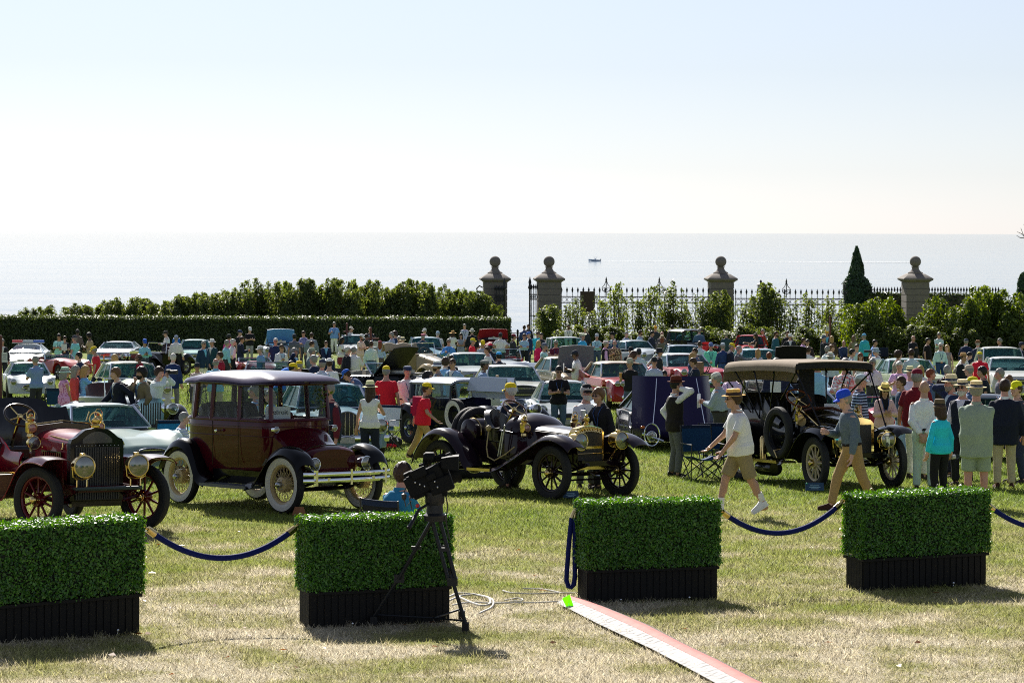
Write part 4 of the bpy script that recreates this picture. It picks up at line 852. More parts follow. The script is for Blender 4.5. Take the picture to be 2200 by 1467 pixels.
SKIN = {'f': M('skin_fair', (.60, .36, .27), .55, 0, 0, .1, 14), 't': M('skin_tan', (.48, .27, .18), .55, 0, 0, .1, 14), 'r': M('skin_ruddy', (.56, .29, .22), .55, 0, 0, .1, 14), 'b': M('skin_brown', (.16, .08, .05), .5, 0, 0, .1, 14)}
HCOL = {'bk': '15110f', 'br': '3a2618', 'lb': '6e4f33', 'bl': 'b08d58', 'gr': '8d8a86', 'wh': 'c9c5bf', 'rd': '7a3f20'}
def hairm(k): return M('hair_' + k, HCOL[k], .55, 0, 0, .3, 40, .5, .4)
def slotmat(o, i, m):
    o.material_slots[i].link = 'OBJECT'; o.material_slots[i].material = m
def base_for(px, hy, H):
    """ground point whose standing head top of height H shows at photo row hy"""
    u, v = unroll(px, hy); f = (hd(_gx) - H) - _gx * v / F; ok = np.where((f < 0) & (_gx > 20))[0]; d = float(_gx[ok[0]]) if len(ok) else 145.
    return d
def person(px, hy, face, pose, build, hair, hat, top, bottom, label, skin='f', H=None, foot=None, d=None, extra='', dmax=None, shoes=None, group='visitors strolling among the cars', yaw=0, zoff=0.):
    Hn = 1.765 if build != 'w' else 1.75; H0 = H or (1.66 if build == 'w' else 1.76)
    hh = H0 + (.03 if hat else 0); sitk = .42 * H0 / 1.765 if pose in ('sit', 'operate') else 0
    if pose == 'bend': sitk = .17
    if foot: p = FT(px, foot)
    else:
        dd = d or base_for(px, hy, hh - sitk); lim = dmax or (143.5 if px < 1095 else (147 if px < 1800 else 134)); dd = min(dd, lim); p = GX(px, dd)
    if d or foot or (dmax and True):
        need = (ZC - unroll(px, hy)[1] * p.y / F) - p.z + sitk - (.03 if hat else 0); H0 = min(max(need, 1.1), 2.02) if not zoff else H0
    else:
        need = (ZC - unroll(px, hy)[1] * p.y / F) - p.z + sitk - (.03 if hat else 0); H0 = min(max(need, 1.1), 1.95)
    k = H0 / Hn; p.z += zoff
    s = skel(pose, build)
    o = link('person', body_mesh(pose, build, False)); o.location = p; o.rotation_euler = (0, 0, R(face + yaw)); o.scale = (k, k, k); tag(o, label, 'person', group); slotmat(o, 0, SKIN[skin])
    def child(name, me, *cols):
        c = link(name, me, o)
        for i, m_ in enumerate(cols): slotmat(c, i, m_)
        return c
    tk, tc = top[0], top[1]; names = {'tee': 't_shirt', 'polo': 'polo_shirt', 'shirt': 'shirt', 'jkt': 'jacket', 'sweater': 'sweater', 'slv': 'sleeveless_top', 'vest': 'waistcoat', 'dress': 'dress'}
    child(names[tk], top_mesh(pose, build, tk), cloth(tc))
    if tk == 'jkt': child('shirt', top_mesh(pose, build, 'under'), cloth(top[2] if len(top) > 2 else 'c9cdd6'))
    if tk == 'vest': child('shirt', top_mesh(pose, build, 'shirt'), cloth(top[2] if len(top) > 2 else 'd5d6dc'))
    if tk in ('shirt', 'polo', 'jkt', 'vest'): child('collar', trim_mesh(pose, build, 'collar'), cloth(top[2] if len(top) > 2 else tc))
    if tk == 'shirt' and bottom[0] != 'skirt': child('belt', trim_mesh(pose, build, 'belt'), cloth('17120f'))
    bk, bc = bottom; nm = {'pants': 'trousers', 'shorts': 'shorts', 'skirt': 'skirt'}[bk]
    if tk != 'dress': child(nm, bottom_mesh(pose, build, bk), cloth(bc))
    sk, c1, c2 = shoes or ('shoe', '241d18', '100e0d'); [child('shoe', shoe_mesh(pose, build, sk, e_), cloth(c1), cloth(c2)) for e_ in (-1, 1)]
    hm = headmtx(s) @ Matrix.Rotation(R(-yaw), 4, 'Z')
    def onhead(name, me, *cols, up=0):
        c = child(name, me, *cols); c.matrix_local = hm @ Matrix.Translation((0, 0, up)); return c
    if hair:
        hk, hc = hair.split('-'); onhead('hair', hair_mesh(hk), hairm(hc))
        if 'B' in extra: onhead('beard', hair_mesh('beard'), hairm(hc))
    if hat: onhead('hat' if hat[0] not in ('cap', 'flatcap') else 'cap', hat_mesh(hat[0]), cloth(hat[1]), *( [cloth(hat[2])] if len(hat) > 2 and hat[0] not in ('cap', 'flatcap') else []))
    if 'S' in extra: onhead('sunglasses', SHADES)
    if 'L' in extra: child('lanyard', lany_mesh(pose, build, 'G' in extra))
    return o
# ================================================================ cars
def place_car(name, label, px, py, yaw, cat='car', group=None, d=None):
    p = GX(px, d) if d else FT(px, py); e = .6
    sl = (tz(p.x, p.y + e) - tz(p.x, p.y - e)) / (2 * e); n = Vector((0, -sl, 1)).normalized()
    o = thing(name, label, cat, p, 0, group); q = Vector((0, 0, 1)).rotation_difference(n); o.rotation_mode = 'QUATERNION'; o.rotation_quaternion = q @ Matrix.Rotation(R(yaw), 3, 'Z').to_quaternion(); return o
def crom(P, n):
    """smooth curve through points"""
    P = [np.array(p, float) for p in P]; P = [2 * P[0] - P[1]] + P + [2 * P[-1] - P[-2]]; out = []
    m = len(P) - 3
    for u in np.linspace(0, m - 1e-6, n):
        i = int(u); t = u - i; a, b, c, d = P[i:i + 4]
        out.append(.5 * (2 * b + (c - a) * t + (2 * a - 5 * b + 4 * c - d) * t * t + (3 * b - a - 3 * c + d) * t ** 3))
    return out
WM = {}
def wmesh(key, fn):
    if key not in WM:
        m, mats, ang = fn(); WM[key] = mesh_from(key[0], m.v, m.f, mats, True, m.m, ang)
    return WM[key]
def tyre_mesh(Rr, w, white=False):
    def fn():
        m = MB(); h = w * 1.05; prof = [(Rr - h, -w * .35), (Rr - h * .7, -w * .48), (Rr - h * .3, -w * .5), (Rr - h * .08, -w * .40), (Rr, -w * .2), (Rr, w * .2), (Rr - h * .08, w * .40), (Rr - h * .3, w * .5), (Rr - h * .7, w * .48), (Rr - h, w * .35)]
        n = 36; rs = [[(z, r * math.cos(2 * math.pi * j / n), r * math.sin(2 * math.pi * j / n)) for j in range(n)] for r, z in prof]
        for i in range(len(prof) - 1):
            m.mat(1 if white and (i in (0, 1, 7, 8)) else 0); m.rings([rs[i], rs[i + 1]], False)
        m.mat(0); m.rings([rs[-1], rs[0]], False)
        return m, [RUBBER, M('whitewall', (.62, .60, .55), .7)], 50
    return wmesh(('tyre', Rr, w, white), fn)
def wood_wheel(par, loc, Rr, w, nsp, col, steer=0., side=1, hub=BRASS, felloe=None):
    """artillery wheel: tyre, rim, wooden spokes, brass hub"""
    o = link('wheel', tyre_mesh(Rr, w), par, loc); o.rotation_euler = (rnd.uniform(0, 6.28), 0, R(steer)) if steer == 0 else (0, 0, R(steer))
    pc = paint(col, 'wheel_' + str(col)); rr = Rr - w * 1.02
    def rim():
        m = MB(); m.torus((0, 0, 0), rr - .012, .03, 32, 8, 'X'); return m, [pc], 60
    link('rim', wmesh(('rim', rr, col), rim), o)
    def spoke():
        m = MB(); m.tube([(0, 0, .05), (0, 0, rr * .35), (0, 0, rr * .8), (0, 0, rr - .02)], [.024, .017, .015, .019], 7); return m, [pc], 60
    sm = wmesh(('spoke', rr, col), spoke)
    for i in range(nsp):
        s_ = link('spoke', sm, o); s_.rotation_euler = (2 * math.pi * i / nsp, 0, 0)
    def hb():
        m = MB(); m.lathe([(.085, -.05), (.09, -.03), (.09, .03), (.085, .05)], 18, axis='X'); m.mat(1)
        m.lathe([(.055, .05), (.055, .10), (.04, .12), (.01, .13)], 16, axis='X'); m.lathe([(.055, -.05), (.055, -.10), (.04, -.12), (.01, -.13)][::-1], 16, axis='X'); m.mat(1)
        for k in range(6): a = k * math.pi / 3; m.ball((-.052, .07 * math.cos(a), .07 * math.sin(a)), .009, 6, 4)
        return m, [pc, hub], 50
    link('hub', wmesh(('hub', col), hb), o); return o
def wire_wheel(par, loc, Rr, w, white, col, steer=0., hubr=.11, cap=STEEL):
    o = link('wheel', tyre_mesh(Rr, w, white), par, loc); o.rotation_euler = (0, 0, R(steer)); pc = paint(col, 'wheel_' + str(col)); rr = Rr - w * 1.02
    def rim():
        m = MB(); m.lathe([(rr - .02, -.05), (rr + .012, -.045), (rr - .015, -.02), (rr - .015, .02), (rr + .012, .045), (rr - .02, .05), (rr - .03, .0)], 36, axis='X')
        m2 = MB(); m2.mi = 0
        n = 36
        prof = [(rr - .03, -.03), (rr + .015, -.05), (rr + .015, .05), (rr - .03, .03), (rr - .045, 0)]; rs = [[(z, r * math.cos(2 * math.pi * j / n), r * math.sin(2 * math.pi * j / n)) for j in range(n)] for r, z in prof]; m2.rings(rs + [rs[0]], False); return m2, [pc], 40
    link('rim', wmesh(('rim', rr, col, 'w'), rim), o)
    def sp():
        m = MB(); n = 36
        for i in range(n):
            for sg in (-1, 1):
                a = 2 * math.pi * (i + .25 * sg) / n; b = a + (.42 if i % 2 else -.42); m.tube([(sg * .055, hubr * .8 * math.cos(b), hubr * .8 * math.sin(b)), (sg * .01, (rr - .03) * math.cos(a), (rr - .03) * math.sin(a))], .0034, 4, False)
        return m, [pc], None
    link('spokes', wmesh(('spokes', rr, col), sp), o, kind='stuff')
    def hb():
        m = MB(); m.lathe([(hubr * .8, -.07), (hubr, -.06), (hubr, .06), (hubr * .8, .07)], 20, axis='X'); m.mat(1)
        for s in (-1, 1): pr = [(.045, s * .07), (.045, s * .12), (.03, s * .145), (.005, s * .15)]; m.lathe(pr if s > 0 else pr[::-1], 16, axis='X')
        for k in range(6): a = k * math.pi / 3; m.ball((-.073, hubr * .68 * math.cos(a), hubr * .68 * math.sin(a)), .01, 6, 4)
        return m, [pc, cap], 50
    link('hub', wmesh(('hub', col, hubr), hb), o); return o
def lamp_drum(par, loc, r, L, mt, yaw=0., lens=LENS, name='headlamp', stem=None):
    """drum head lamp: drum, rim, lens (and a forked bracket)"""
    m = MB(); Yx = Matrix.Rotation(R(90), 3, 'X'); pr = [(r * .55, -L * .5), (r * .9, -L * .42), (r * .98, -L * .1), (r * .98, L * .32), (r * .9, L * .35)]
    m.lathe(pr, 20, mtx=Yx); m.lathe([(r * .3, 0), (r * .3, r * .35), (r * .2, r * .4)], 10, (0, .0, r * .85)) if mt is BRASS else None
    if stem:
        for s in (-1, 1): m.tube([(s * r * 1.02, 0, 0), (s * r * .9, 0, -r * 1.0), (s * r * .5, .02, -r * 1.2 - .01), (s * r * .5, .02, -stem)], .010, 6)
        m.tube([(-r * .9, 0, -r), (0, 0, -r * 1.25), (r * .9, 0, -r)], .009, 6)
    o = m.build(name, mt, par); o.location = loc; o.rotation_euler = (0, 0, R(yaw))
    m = MB(); m.torus((0, -L * .36, 0), r * 1.0, r * .085, 26, 7, 'Y'); m.build('rim', mt, o)
    m = MB(); m.lathe([(r * .05, L * .40 + r * .06), (r * .5, L * .40 + r * .045), (r * .94, L * .36)][::-1], 22, mtx=Matrix.Rotation(R(90), 3, 'X')); m.build('lens', lens, o); return o
def fender(par, path, x0, x1, mat, crown=.06, n=30, name='fender', th=.012, skirt=.05, bead=None):
    """wing swept along (y,z), spanning x0..x1, crowned across and turned down at the outer edge"""
    c = crom(path, n); g = []
    for y, z in c:
        row = []
        for u in np.linspace(0, 1, 9): row.append((x0 + (x1 - x0) * u, y, z + crown * (1 - (2 * u - 1) ** 2) - (skirt * max(0, (u - .82) / .18) ** 1.5) - (skirt * max(0, (.10 - u) / .10) ** 1.5) * .4))
        g.append(row)
    m = MB(); m.sheet(g, th)
    if bead is not None: m.mat(1); m.tube([r[-1] for r in g], .010, 6)
    return m.build(name, [mat] + ([bead] if bead else [mat]), par, angle=50)
def steering(par, loc, r, tilt, rimm, spoke=BRASS, n=4, col_len=.7):
    """wheel tilted back; column runs forward and down"""
    o = link('steering_wheel', mesh_from('steering_wheel', *(lambda m: (m.v, m.f))(MB().torus((0, 0, 0), r, .017, 28, 8, 'Z')), [rimm]), par, loc); o.rotation_euler = (R(tilt), 0, 0)
    m = MB()
    for i in range(n): a = 2 * math.pi * i / n + .5; m.tube([(0, 0, -.03), (r * math.cos(a), r * math.sin(a), 0)], .010, 6)
    m.lathe([(.04, -.05), (.04, -.01), (.02, .01)], 10); m.build('spokes', spoke, o); m = MB(); m.tube([(0, 0, -.04), (0, 0, -col_len)], .022, 8); m.build('column', spoke, o); return o
def bonnet_loft(par, secs, mat, name='bonnet'):
    """sections (y, half width, side height z0, shoulder z, top z)"""
    m = MB(); rs = []
    for y, w, z0, zs, zt in secs:
        pts = [(-w, z0), (-w, zs)] + [(-w * math.cos(a), zs + (zt - zs) * math.sin(a)) for a in np.linspace(.25, math.pi - .25, 9)] + [(w, zs), (w, z0)]
        rs.append([(x, y, z) for x, z in pts])
    m.rings(rs); return m.build(name, mat, par, angle=28)
def leather(c): return M('leather_' + c, c, .3, 0, .35, .2, 9, .35)
def seat(par, x, y, w, d, z, hb, mat, tuft=0, name='seat'):
    m = MB(); m.box((x, y, z), (w, d, .2)); o = m.build(name, mat, par); o.modifiers.new('b', 'BEVEL').width = .05; o.modifiers['b'].segments = 3
    g = []
    for u in np.linspace(-1, 1, 13 if not tuft else tuft * 4 + 1):
        row = []
        for v in np.linspace(0, 1, 9):
            bulge = .06 * math.sin(v * math.pi) + (.02 * abs(math.sin((u + 1) * tuft * math.pi / 2 * 1.0)) if tuft else 0)
            row.append((x + u * w / 2, y + d / 2 + .02 - bulge + .12 * v - (.10 * u ** 4), z + .05 + v * (hb - .05 * u ** 6) ))
        g.append(row)
    m = MB(); m.sheet(g, .10); m.build('backrest', mat, o, angle=60); return o
def ground_frame(par, yf, yr, z, mat, w=.38):
    m = MB()
    for s in (-1, 1): m.box((s * w, (yf + yr) / 2, z), (.06, yr - yf + .7, .11))
    for y in np.linspace(yf - .25, yr + .25, 5): m.box((0, y, z), (2 * w, .06, .08))
    m.build('chassis', mat, par)
    for y, n in ((yf, 'front_axle'), (yr, 'rear_axle')):
        m = MB(); m.tube([(-.68, y, z - .1), (-.4, y, z - .17), (.4, y, z - .17), (.68, y, z - .1)], .03, 8)
        if n == 'rear_axle': m.ball((0, y, z - .14), .14, 10, 7)
        for s in (-1, 1):
            m.tube([(s * w, y - .48, z), (s * w, y, z - .13), (s * w, y + .48, z)], .022, 6); m.tube([(s * w, y - .46, z + .02), (s * w, y, z - .09), (s * w, y + .46, z + .02)], .016, 6)
        m.build(n, mat, par)
# ---------------------------------------------------------------- closed, open and sports cars of the thirties to sixties
def I(pts, x): return float(np.interp(x, [p[0] for p in pts], [p[1] for p in pts]))
def classic(name, label, px, py, yaw, sp, group='cars on show on the lawn', d=None, cat='car'):
    o = place_car(name, label, px, py, yaw, cat, group, d); L, W_, rw = sp['L'], sp['W'] / 2, sp.get('R', .33); yf, yr = -L / 2 + sp.get('fo', .18) * L, L / 2 - sp.get('ro', .2) * L
    body = paint(sp['col']); zl0 = sp.get('zl', .25); hc, hf, wd = sp['hc'], sp['hf'], sp['wd']; ck = sp.get('cockpit')
    ss = sorted(set(list(np.linspace(0, 1, 33)) + [.008, .02, .045, .98, .992] + [(yf + k * rw * .36 + L / 2) / L for k in range(-3, 4)] + [(yr + k * rw * .36 + L / 2) / L for k in range(-3, 4)]))
    rs = []
    for s in ss:
        if s < 0 or s > 1: continue
        y = -L / 2 + s * L; c, f, w = I(hc, s), I(hf, s), W_ * I(wd, s); zl = zl0; Ra = rw + .055
        for yw in (yf, yr):
            q = Ra ** 2 - (y - yw) ** 2
            if q > 0 and not (sp.get('skirt') and yw == yr): zl = max(zl, rw + math.sqrt(q))
        zl = min(zl, f - .07); inn = c
        if ck and ck[0] < s < ck[1]: inn = .45
        dip = sp.get('dip', .0) if f > c - .02 or f < c else 0
        h = [(0, inn), (.30 * w, inn - .004), (.56 * w, (inn if inn < c - .1 else (c * .6 + f * .4) - dip)), (.70 * w, (c * .25 + f * .75) - dip * .6), (.83 * w, f - .004), (.93 * w, f - .04 * min(1, f)), (.985 * w, max((f + zl) / 2 + .06, zl + .03)), (w * sp.get('tuck', .99), zl + .02), (.93 * w, zl), (.55 * w, max(zl0, zl - .1))]
        rs.append([(x, y, z) for x, z in h] + [(-x, y, z) for x, z in h[::-1][:-1]])
    m = MB(); m.rings(rs); m.build('body', body, o, angle=38)
    # wheels
    hub = sp.get('hub', CHROME); ww = sp.get('white', False)
    def rimf():
        m = MB(); m.lathe([(.02, .05), (rw * .25, .062), (rw * .5, .045), (rw * .66, .05), (rw * .68, .02), (rw * .68, -.04)], 22, axis='X'); m.lathe([(.02, -.05), (rw * .25, -.062), (rw * .5, -.045), (rw * .66, -.05), (rw * .68, -.02)][::-1], 22, axis='X'); return m, [hub], 40
    for yw in (yf, yr):
        for sg in (-1, 1):
            if sp.get('wire'): wire_wheel(o, (sg * (W_ - .13), yw, rw), rw, .15, ww, sp['wire'], hubr=.06, cap=CHROME); continue
            t_ = link('wheel', tyre_mesh(rw, .19, ww), o, (sg * (W_ - .12), yw, rw)); link('rim', wmesh(('rim', rw, hub.name), rimf), t_)
    # greenhouse
    cab = sp.get('cab')
    if cab:
        s0, s1, s2, s3, wb, wr, zb, zr = cab; Y = lambda s: -L / 2 + s * L; bow = sp.get('bow', .14); gl = glassmat(*sp.get('glass', ('window_glass',)))
        def strip(sa, sb, b1, b2, za, zb_, wa, wb_): return [[(x * wa * (1 - .04 * x * x), Y(sa) - (b1 * (1 - x * x)) , za), ] and [((wa + (wb_ - wa) * v) * x, Y(sa) + (Y(sb) - Y(sa)) * v - (b1 + (b2 - b1) * v) * (1 - x * x), za + (zb_ - za) * v) for v in (0, .5, 1)] for x in np.linspace(-1, 1, 9)]
        m = MB(); m.sheet(strip(s0, s1, bow, bow * .5, zb, zr - .02, wb, wr), .008); m.build('windscreen', gl, o)
        tr = CHROME if sp.get('chrome', True) else body; pil = paint(sp.get('rcol', sp['col']))
        m = MB(); fr = strip(s0, s1, bow, bow * .5, zb, zr - .02, wb, wr); m.tube([r[0] for r in fr], .018, 6); m.tube([r[-1] for r in fr], .018, 6); m.tube([r[2] for r in fr[0:1]] + [r[2] for r in fr], .014, 6); m.tube([fr[0][v] for v in range(3)], .028, 6); m.tube([fr[-1][v] for v in range(3)], .028, 6); m.build('windscreen_frame', tr, o)
        if s2 is not None:
            m = MB(); m.sheet(strip(s3, s2, -bow * .6, -bow * .3, zb + .02, zr - .03, wb * .96, wr * .97), .008); m.build('rear_window', gl, o)
            for sg in (-1, 1):
                q = [(sg * wb, Y(s0), zb), (sg * wb, Y(s3), zb), (sg * wr, Y(s2), zr - .03), (sg * wr, Y(s1), zr - .03)]; m = MB()
                m.sheet([[Vector(q[0]).lerp(Vector(q[1]), u), Vector(q[3]).lerp(Vector(q[2]), u)] for u in np.linspace(0, 1, 6)], .008); m.build('side_window', gl, o)
                m = MB(); m.tube([q[0], q[3]], .030, 6); m.tube([q[1], q[2]], sp.get('cp', .06), 6); bm_ = .52; m.tube([Vector(q[0]).lerp(Vector(q[1]), bm_), Vector(q[3]).lerp(Vector(q[2]), bm_)], .022, 6); m.tube([q[0], q[1]], .016, 6); m.build('pillars', pil, o)
            g = []
            for u in np.linspace(0, 1, 11):
                yy = Y(s1) - .04 + (Y(s2) - Y(s1) + .08) * u; row = []
                for x in np.linspace(-1, 1, 11): row.append((x * (wr + .02) * (1 - .04 * (2 * u - 1) ** 4), yy - (bow * .5 * (1 - x * x) if u < .01 else 0), zr + .055 * (1 - x ** 4) * (1 - (2 * u - 1) ** 6 * .5) - .035 * abs(x) ** 6 - .03))
                g.append(row)
            m = MB(); m.sheet(g, .03); m.build('roof', paint(sp.get('rcol', sp['col'])), o, angle=60)
        else:
            pass
        smt = leather(sp.get('seat', '2a1c16')); sy = Y(s0) + .85; m = MB()
        for sg in (-1, 1):
            m.box((sg * wb * .48, sy, zb - .2), (wb * .76, .16, .60), top=.86)
        m.build('seats', smt, o)
        m = MB(); m.torus((0, 0, 0), .19, .014, 18, 6, 'Y'); m.tube([(-.19, 0, 0), (.19, 0, 0)], .01, 5); st = m.build('steering_wheel', DARK, o); st.location = (wb * .5, Y(s0) + .38, zb + .03); st.rotation_euler = (R(-25), 0, 0)
        m = MB(); m.box((0, Y(s0) + .12, zb - .06), (wb * 1.9, .22, .1)); m.build('dashboard', DARK, o)
    # nose: lamps, grille, bumper
    for i, (x, z, r_, yo) in enumerate(sp.get('lamps', [])):
        for sg in (-1, 1):
            q = lamp_drum(o, (sg * x, -L / 2 + yo, z), r_, .12, CHROME, 0, LENS)
    gr = sp.get('grille')
    if gr:
        gw, gz_, gh, yo, nb = gr; m = MB(); m.lathe([(gh / 2, -.05), (gh / 2, .02), (gh * .42, .04)], 26, (0, -L / 2 + yo, gz_), mtx=Matrix.Rotation(R(90), 3, 'X') @ Matrix.Scale(gw / gh, 3, Vector((1, 0, 0)))); g = m.build('grille', DARK, o)
        for k in range(abs(nb)):
            u = (k + .5) / abs(nb) * 2 - 1; m = MB(); hl = math.sqrt(max(.05, 1 - u * u))
            if nb > 0: m.box((0, -L / 2 + yo - .045, gz_ + u * gh / 2), (gw * hl, .02, .018))
            else: m.box((u * gw / 2, -L / 2 + yo - .045, gz_), (.016, .02, gh * hl))
            m.build('bar', CHROME, g)
        m = MB(); a_ = np.linspace(0, 2 * math.pi, 30); m.tube([(gw / 2 * math.cos(a), -L / 2 + yo - .045, gz_ + gh / 2 * math.sin(a)) for a in a_], .016, 6); m.build('surround', CHROME, g)
    bp = sp.get('bumper')
    if bp:
        z, hh, wv = bp
        for y0, sg, nm in ((-L / 2 - .06, -1, 'front_bumper'), (L / 2 + .06, 1, 'rear_bumper')):
            m = MB(); ps = [(x * W_ * .97, y0 - sg * (.22 * abs(x) ** 3), z + wv * math.cos(x * math.pi) * (1 if sg < 0 else 0)) for x in np.linspace(-1, 1, 15)]
            m.sheet([[(p[0], p[1] + .02 * (v - 0) ** 2 * sg * -1, p[2] + v * hh / 2) for v in (-1, -.5, 0, .5, 1)] for p in ps], .02)
            if sp.get('over', True):
                for x in (-.38, .38): m.box((x * W_, y0 + sg * .03, z + .03), (.06, .06, hh * 1.9))
            m.build(nm, CHROME, o)
    if sp.get('plate', True) and not sp.get('noplate'): m = MB(); m.box((0, -L / 2 - .09, sp.get('pz', .42)), (.3, .01, .12)); m.build('number_plate', M('plate', (.45, .45, .4), .5), o)
    if sp.get('strip'):
        for sg in (-1, 1): m = MB(); m.tube([(sg * (W_ * I(wd, s) + .004), -L / 2 + s * L, sp['strip']) for s in np.linspace(.06, .94, 10)], .012, 5); m.build('side_trim', CHROME, o)
    if sp.get('fins'):
        for sg in (-1, 1):
            z0, z1 = sp['fins']; ys_ = [L * .10, L * .40, L * .50]; m = MB(); m.sheet([[(sg * W_ * .9, L * .1 + (L * .42) * u, z0 - .12), (sg * W_ * .92, L * .1 + L * .42 * u, z0 + (z1 - z0) * u)] for u in np.linspace(0, 1, 8)], .06); m.build('tail_fin', body, o)
    ho = sp.get('hood')
    if ho:
        s0, ang, col, hw, ln = ho; y1 = -L / 2 + s0 * L; zz = I(hc, s0) + .02; mt = M('lid_' + col, col, .5, 0, 0, .06, 3, 0, .2); g = []
        for u in np.linspace(0, 1, 9):
            row = [(x * hw * (1 - .08 * u), y1 - ln * u * math.cos(R(ang)) , zz + ln * u * math.sin(R(ang)) - .05 * x * x) for x in np.linspace(-1, 1, 9)]; g.append(row)
        m = MB(); m.sheet(g, .03); hd_ = m.build('bonnet_lid', mt, o, angle=60)
        m = MB(); m.box((0, y1 - ln * .5, zz + .004), (hw * 1.7, ln * .8, .03)); m.build('engine_bay', DARK, o); m = MB(); m.box((0, y1 - ln * .5, zz + .05), (hw * .7, ln * .5, .12)); m.tube([(0, y1 - ln * .8, zz + .1), (0, y1 - ln * .2, zz + .12)], .07, 8); m.build('engine', STEEL, o)
        m = MB()
        for sg in (-1, 1): m.tube([(sg * hw * .9, y1 - ln * .35, zz), (sg * hw * .9, y1 - ln * .3, zz + ln * .3 * math.sin(R(ang)))], .012, 5)
        m.build('bonnet_stay', DARK, o)
    if sp.get('mirror', False):
        for sg in (-1, 1): m = MB(); m.tube([(sg * W_ * .88, -L * .12, I(hf, .4)), (sg * W_ * .98, -L * .12, I(hf, .4) + .1)], .012, 5); m.ball((sg * W_, -L * .12, I(hf, .4) + .13), .06, 8, 6, (1, .6, 1)); m.build('mirror', CHROME, o)
    return o
def SP(**k): return k
# profile families: (fraction of length from the nose, height) and width factors
SPORT = SP(L=4.2, W=1.68, R=.32, hc=[(0, .46), (.03, .60), (.12, .74), (.3, .84), (.42, .88), (.75, .86), (.9, .78), (.98, .6), (1, .5)], hf=[(0, .46), (.03, .62), (.10, .80), (.2, .86), (.34, .82), (.5, .78), (.68, .84), (.82, .86), (.93, .74), (1, .52)], wd=[(0, .70), (.03, .86), (.1, .96), (.2, 1), (.45, .96), (.6, .97), (.8, 1), (.93, .9), (1, .7)], dip=.03)
SEDAN = SP(L=5.2, W=1.95, R=.36, hc=[(0, .62), (.02, .84), (.1, .94), (.32, 1.0), (.7, 1.0), (.9, .95), (.985, .86), (1, .6)], hf=[(0, .62), (.02, .86), (.1, .96), (.35, .98), (.7, .97), (.9, .95), (.985, .88), (1, .6)], wd=[(0, .92), (.03, .97), (.15, 1), (.8, 1), (.97, .95), (1, .9)], dip=.01, zl=.27, white=True, bumper=(.46, .16, .0))
BAROQ = SP(L=4.5, W=1.75, R=.35, hc=[(0, .5), (.03, .82), (.12, .98), (.32, 1.06), (.7, 1.0), (.9, .86), (.98, .6), (1, .5)], hf=[(0, .55), (.03, .80), (.1, .90), (.25, .90), (.4, .86), (.6, .84), (.75, .9), (.88, .82), (1, .5)], wd=[(0, .8), (.04, .93), (.12, 1), (.8, 1), (.95, .86), (1, .75)], dip=.04, bumper=(.45, .12, 0))
def mk(base, **k): d = dict(base); d.update(k); return d
# ================================================================ front row
def side_lamp(par, loc, s=1., name='side_lamp', lens='amber_lens'):
    m = MB(); m.lathe([(.03, -.16), (.055, -.13), (.05, -.09), (.075, -.06), (.08, .07), (.05, .09), (.065, .12), (.03, .16), (.035, .18), (.012, .20)], 14); m.tube([(-.05, 0, .12), (-.06, 0, .2), (-.02, 0, .25), (.02, 0, .25), (.06, 0, .2), (.05, 0, .12)], .008, 6); o = m.build(name, BRASS, par); o.location = loc; o.scale = (s, s, s)
    m = MB(); m.torus((0, -.082, 0), .062, .012, 18, 6, 'Y'); m.build('rim', BRASS, o); m = MB(); m.lathe([(.056, 0), (.03, .014), (.004, .018)], 14, (0, -.08, 0), mtx=Matrix.Rotation(R(90), 3, 'X')); m.build('lens', M(lens, (.45, .25, .2), .1, .3, .5), o); return o
def horn(par, loc):
    m = MB(); m.lathe([(.012, 0), (.016, .15), (.03, .24), (.07, .30), (.085, .31)], 14, mtx=Matrix.Rotation(R(90), 3, 'X')); o = m.build('horn', BRASS, par); o.location = loc; m = MB(); m.ball((0, .06, 0), .045, 10, 7, (1, 1.3, 1)); m.build('bulb', RUBBER, o)
# ---- A: crimson touring car with a round shouldered black radiator, cut off by the left edge
o = place_car('vintage_car', 'crimson brass era touring car with black ribbed radiator at the left edge', 122, 1126, 30, 'car', 'cars on show on the lawn'); A_ = o
RED_ = paint('7a0a22'); MAR = paint('420816'); BLK = paint('08080a')
ground_frame(o, -1.3, 1.35, .55, MAR)
for x, y, st in ((-.72, -1.3, 24), (.72, -1.3, 24), (-.72, 1.35, 0), (.72, 1.35, 0)): wood_wheel(o, (x, y, .42), .42, .115, 10, '5a0a18', st or .01)
bonnet_loft(o, [(-1.34, .335, .66, 1.10, 1.23), (-.80, .355, .66, 1.12, 1.25), (-.22, .39, .66, 1.15, 1.29)], RED_)
for sg in (-1, 1):
    m = MB(); m.box((sg * .375, -.8, .90), (.01, .72, .22)); m.build('louvre_panel', BLK, o)
    for i in range(9): m = MB(); m.box((sg * .384, -1.1 + i * .075, .90), (.012, .02, .19)); m.build('louvre', RED_, o)
    m = MB(); m.tube([(sg * .30, -1.3, 1.16), (sg * .31, -.25, 1.21)], .012, 6); m.build('bonnet_hinge', BRASS, o)
    for y in (-1.18, -.45): m = MB(); m.tube([(sg * .36, y, 1.05), (sg * .36, y, 1.13)], .012, 6); m.ball((sg * .365, y, 1.05), .02, 8, 5); m.build('bonnet_latch', BRASS, o)
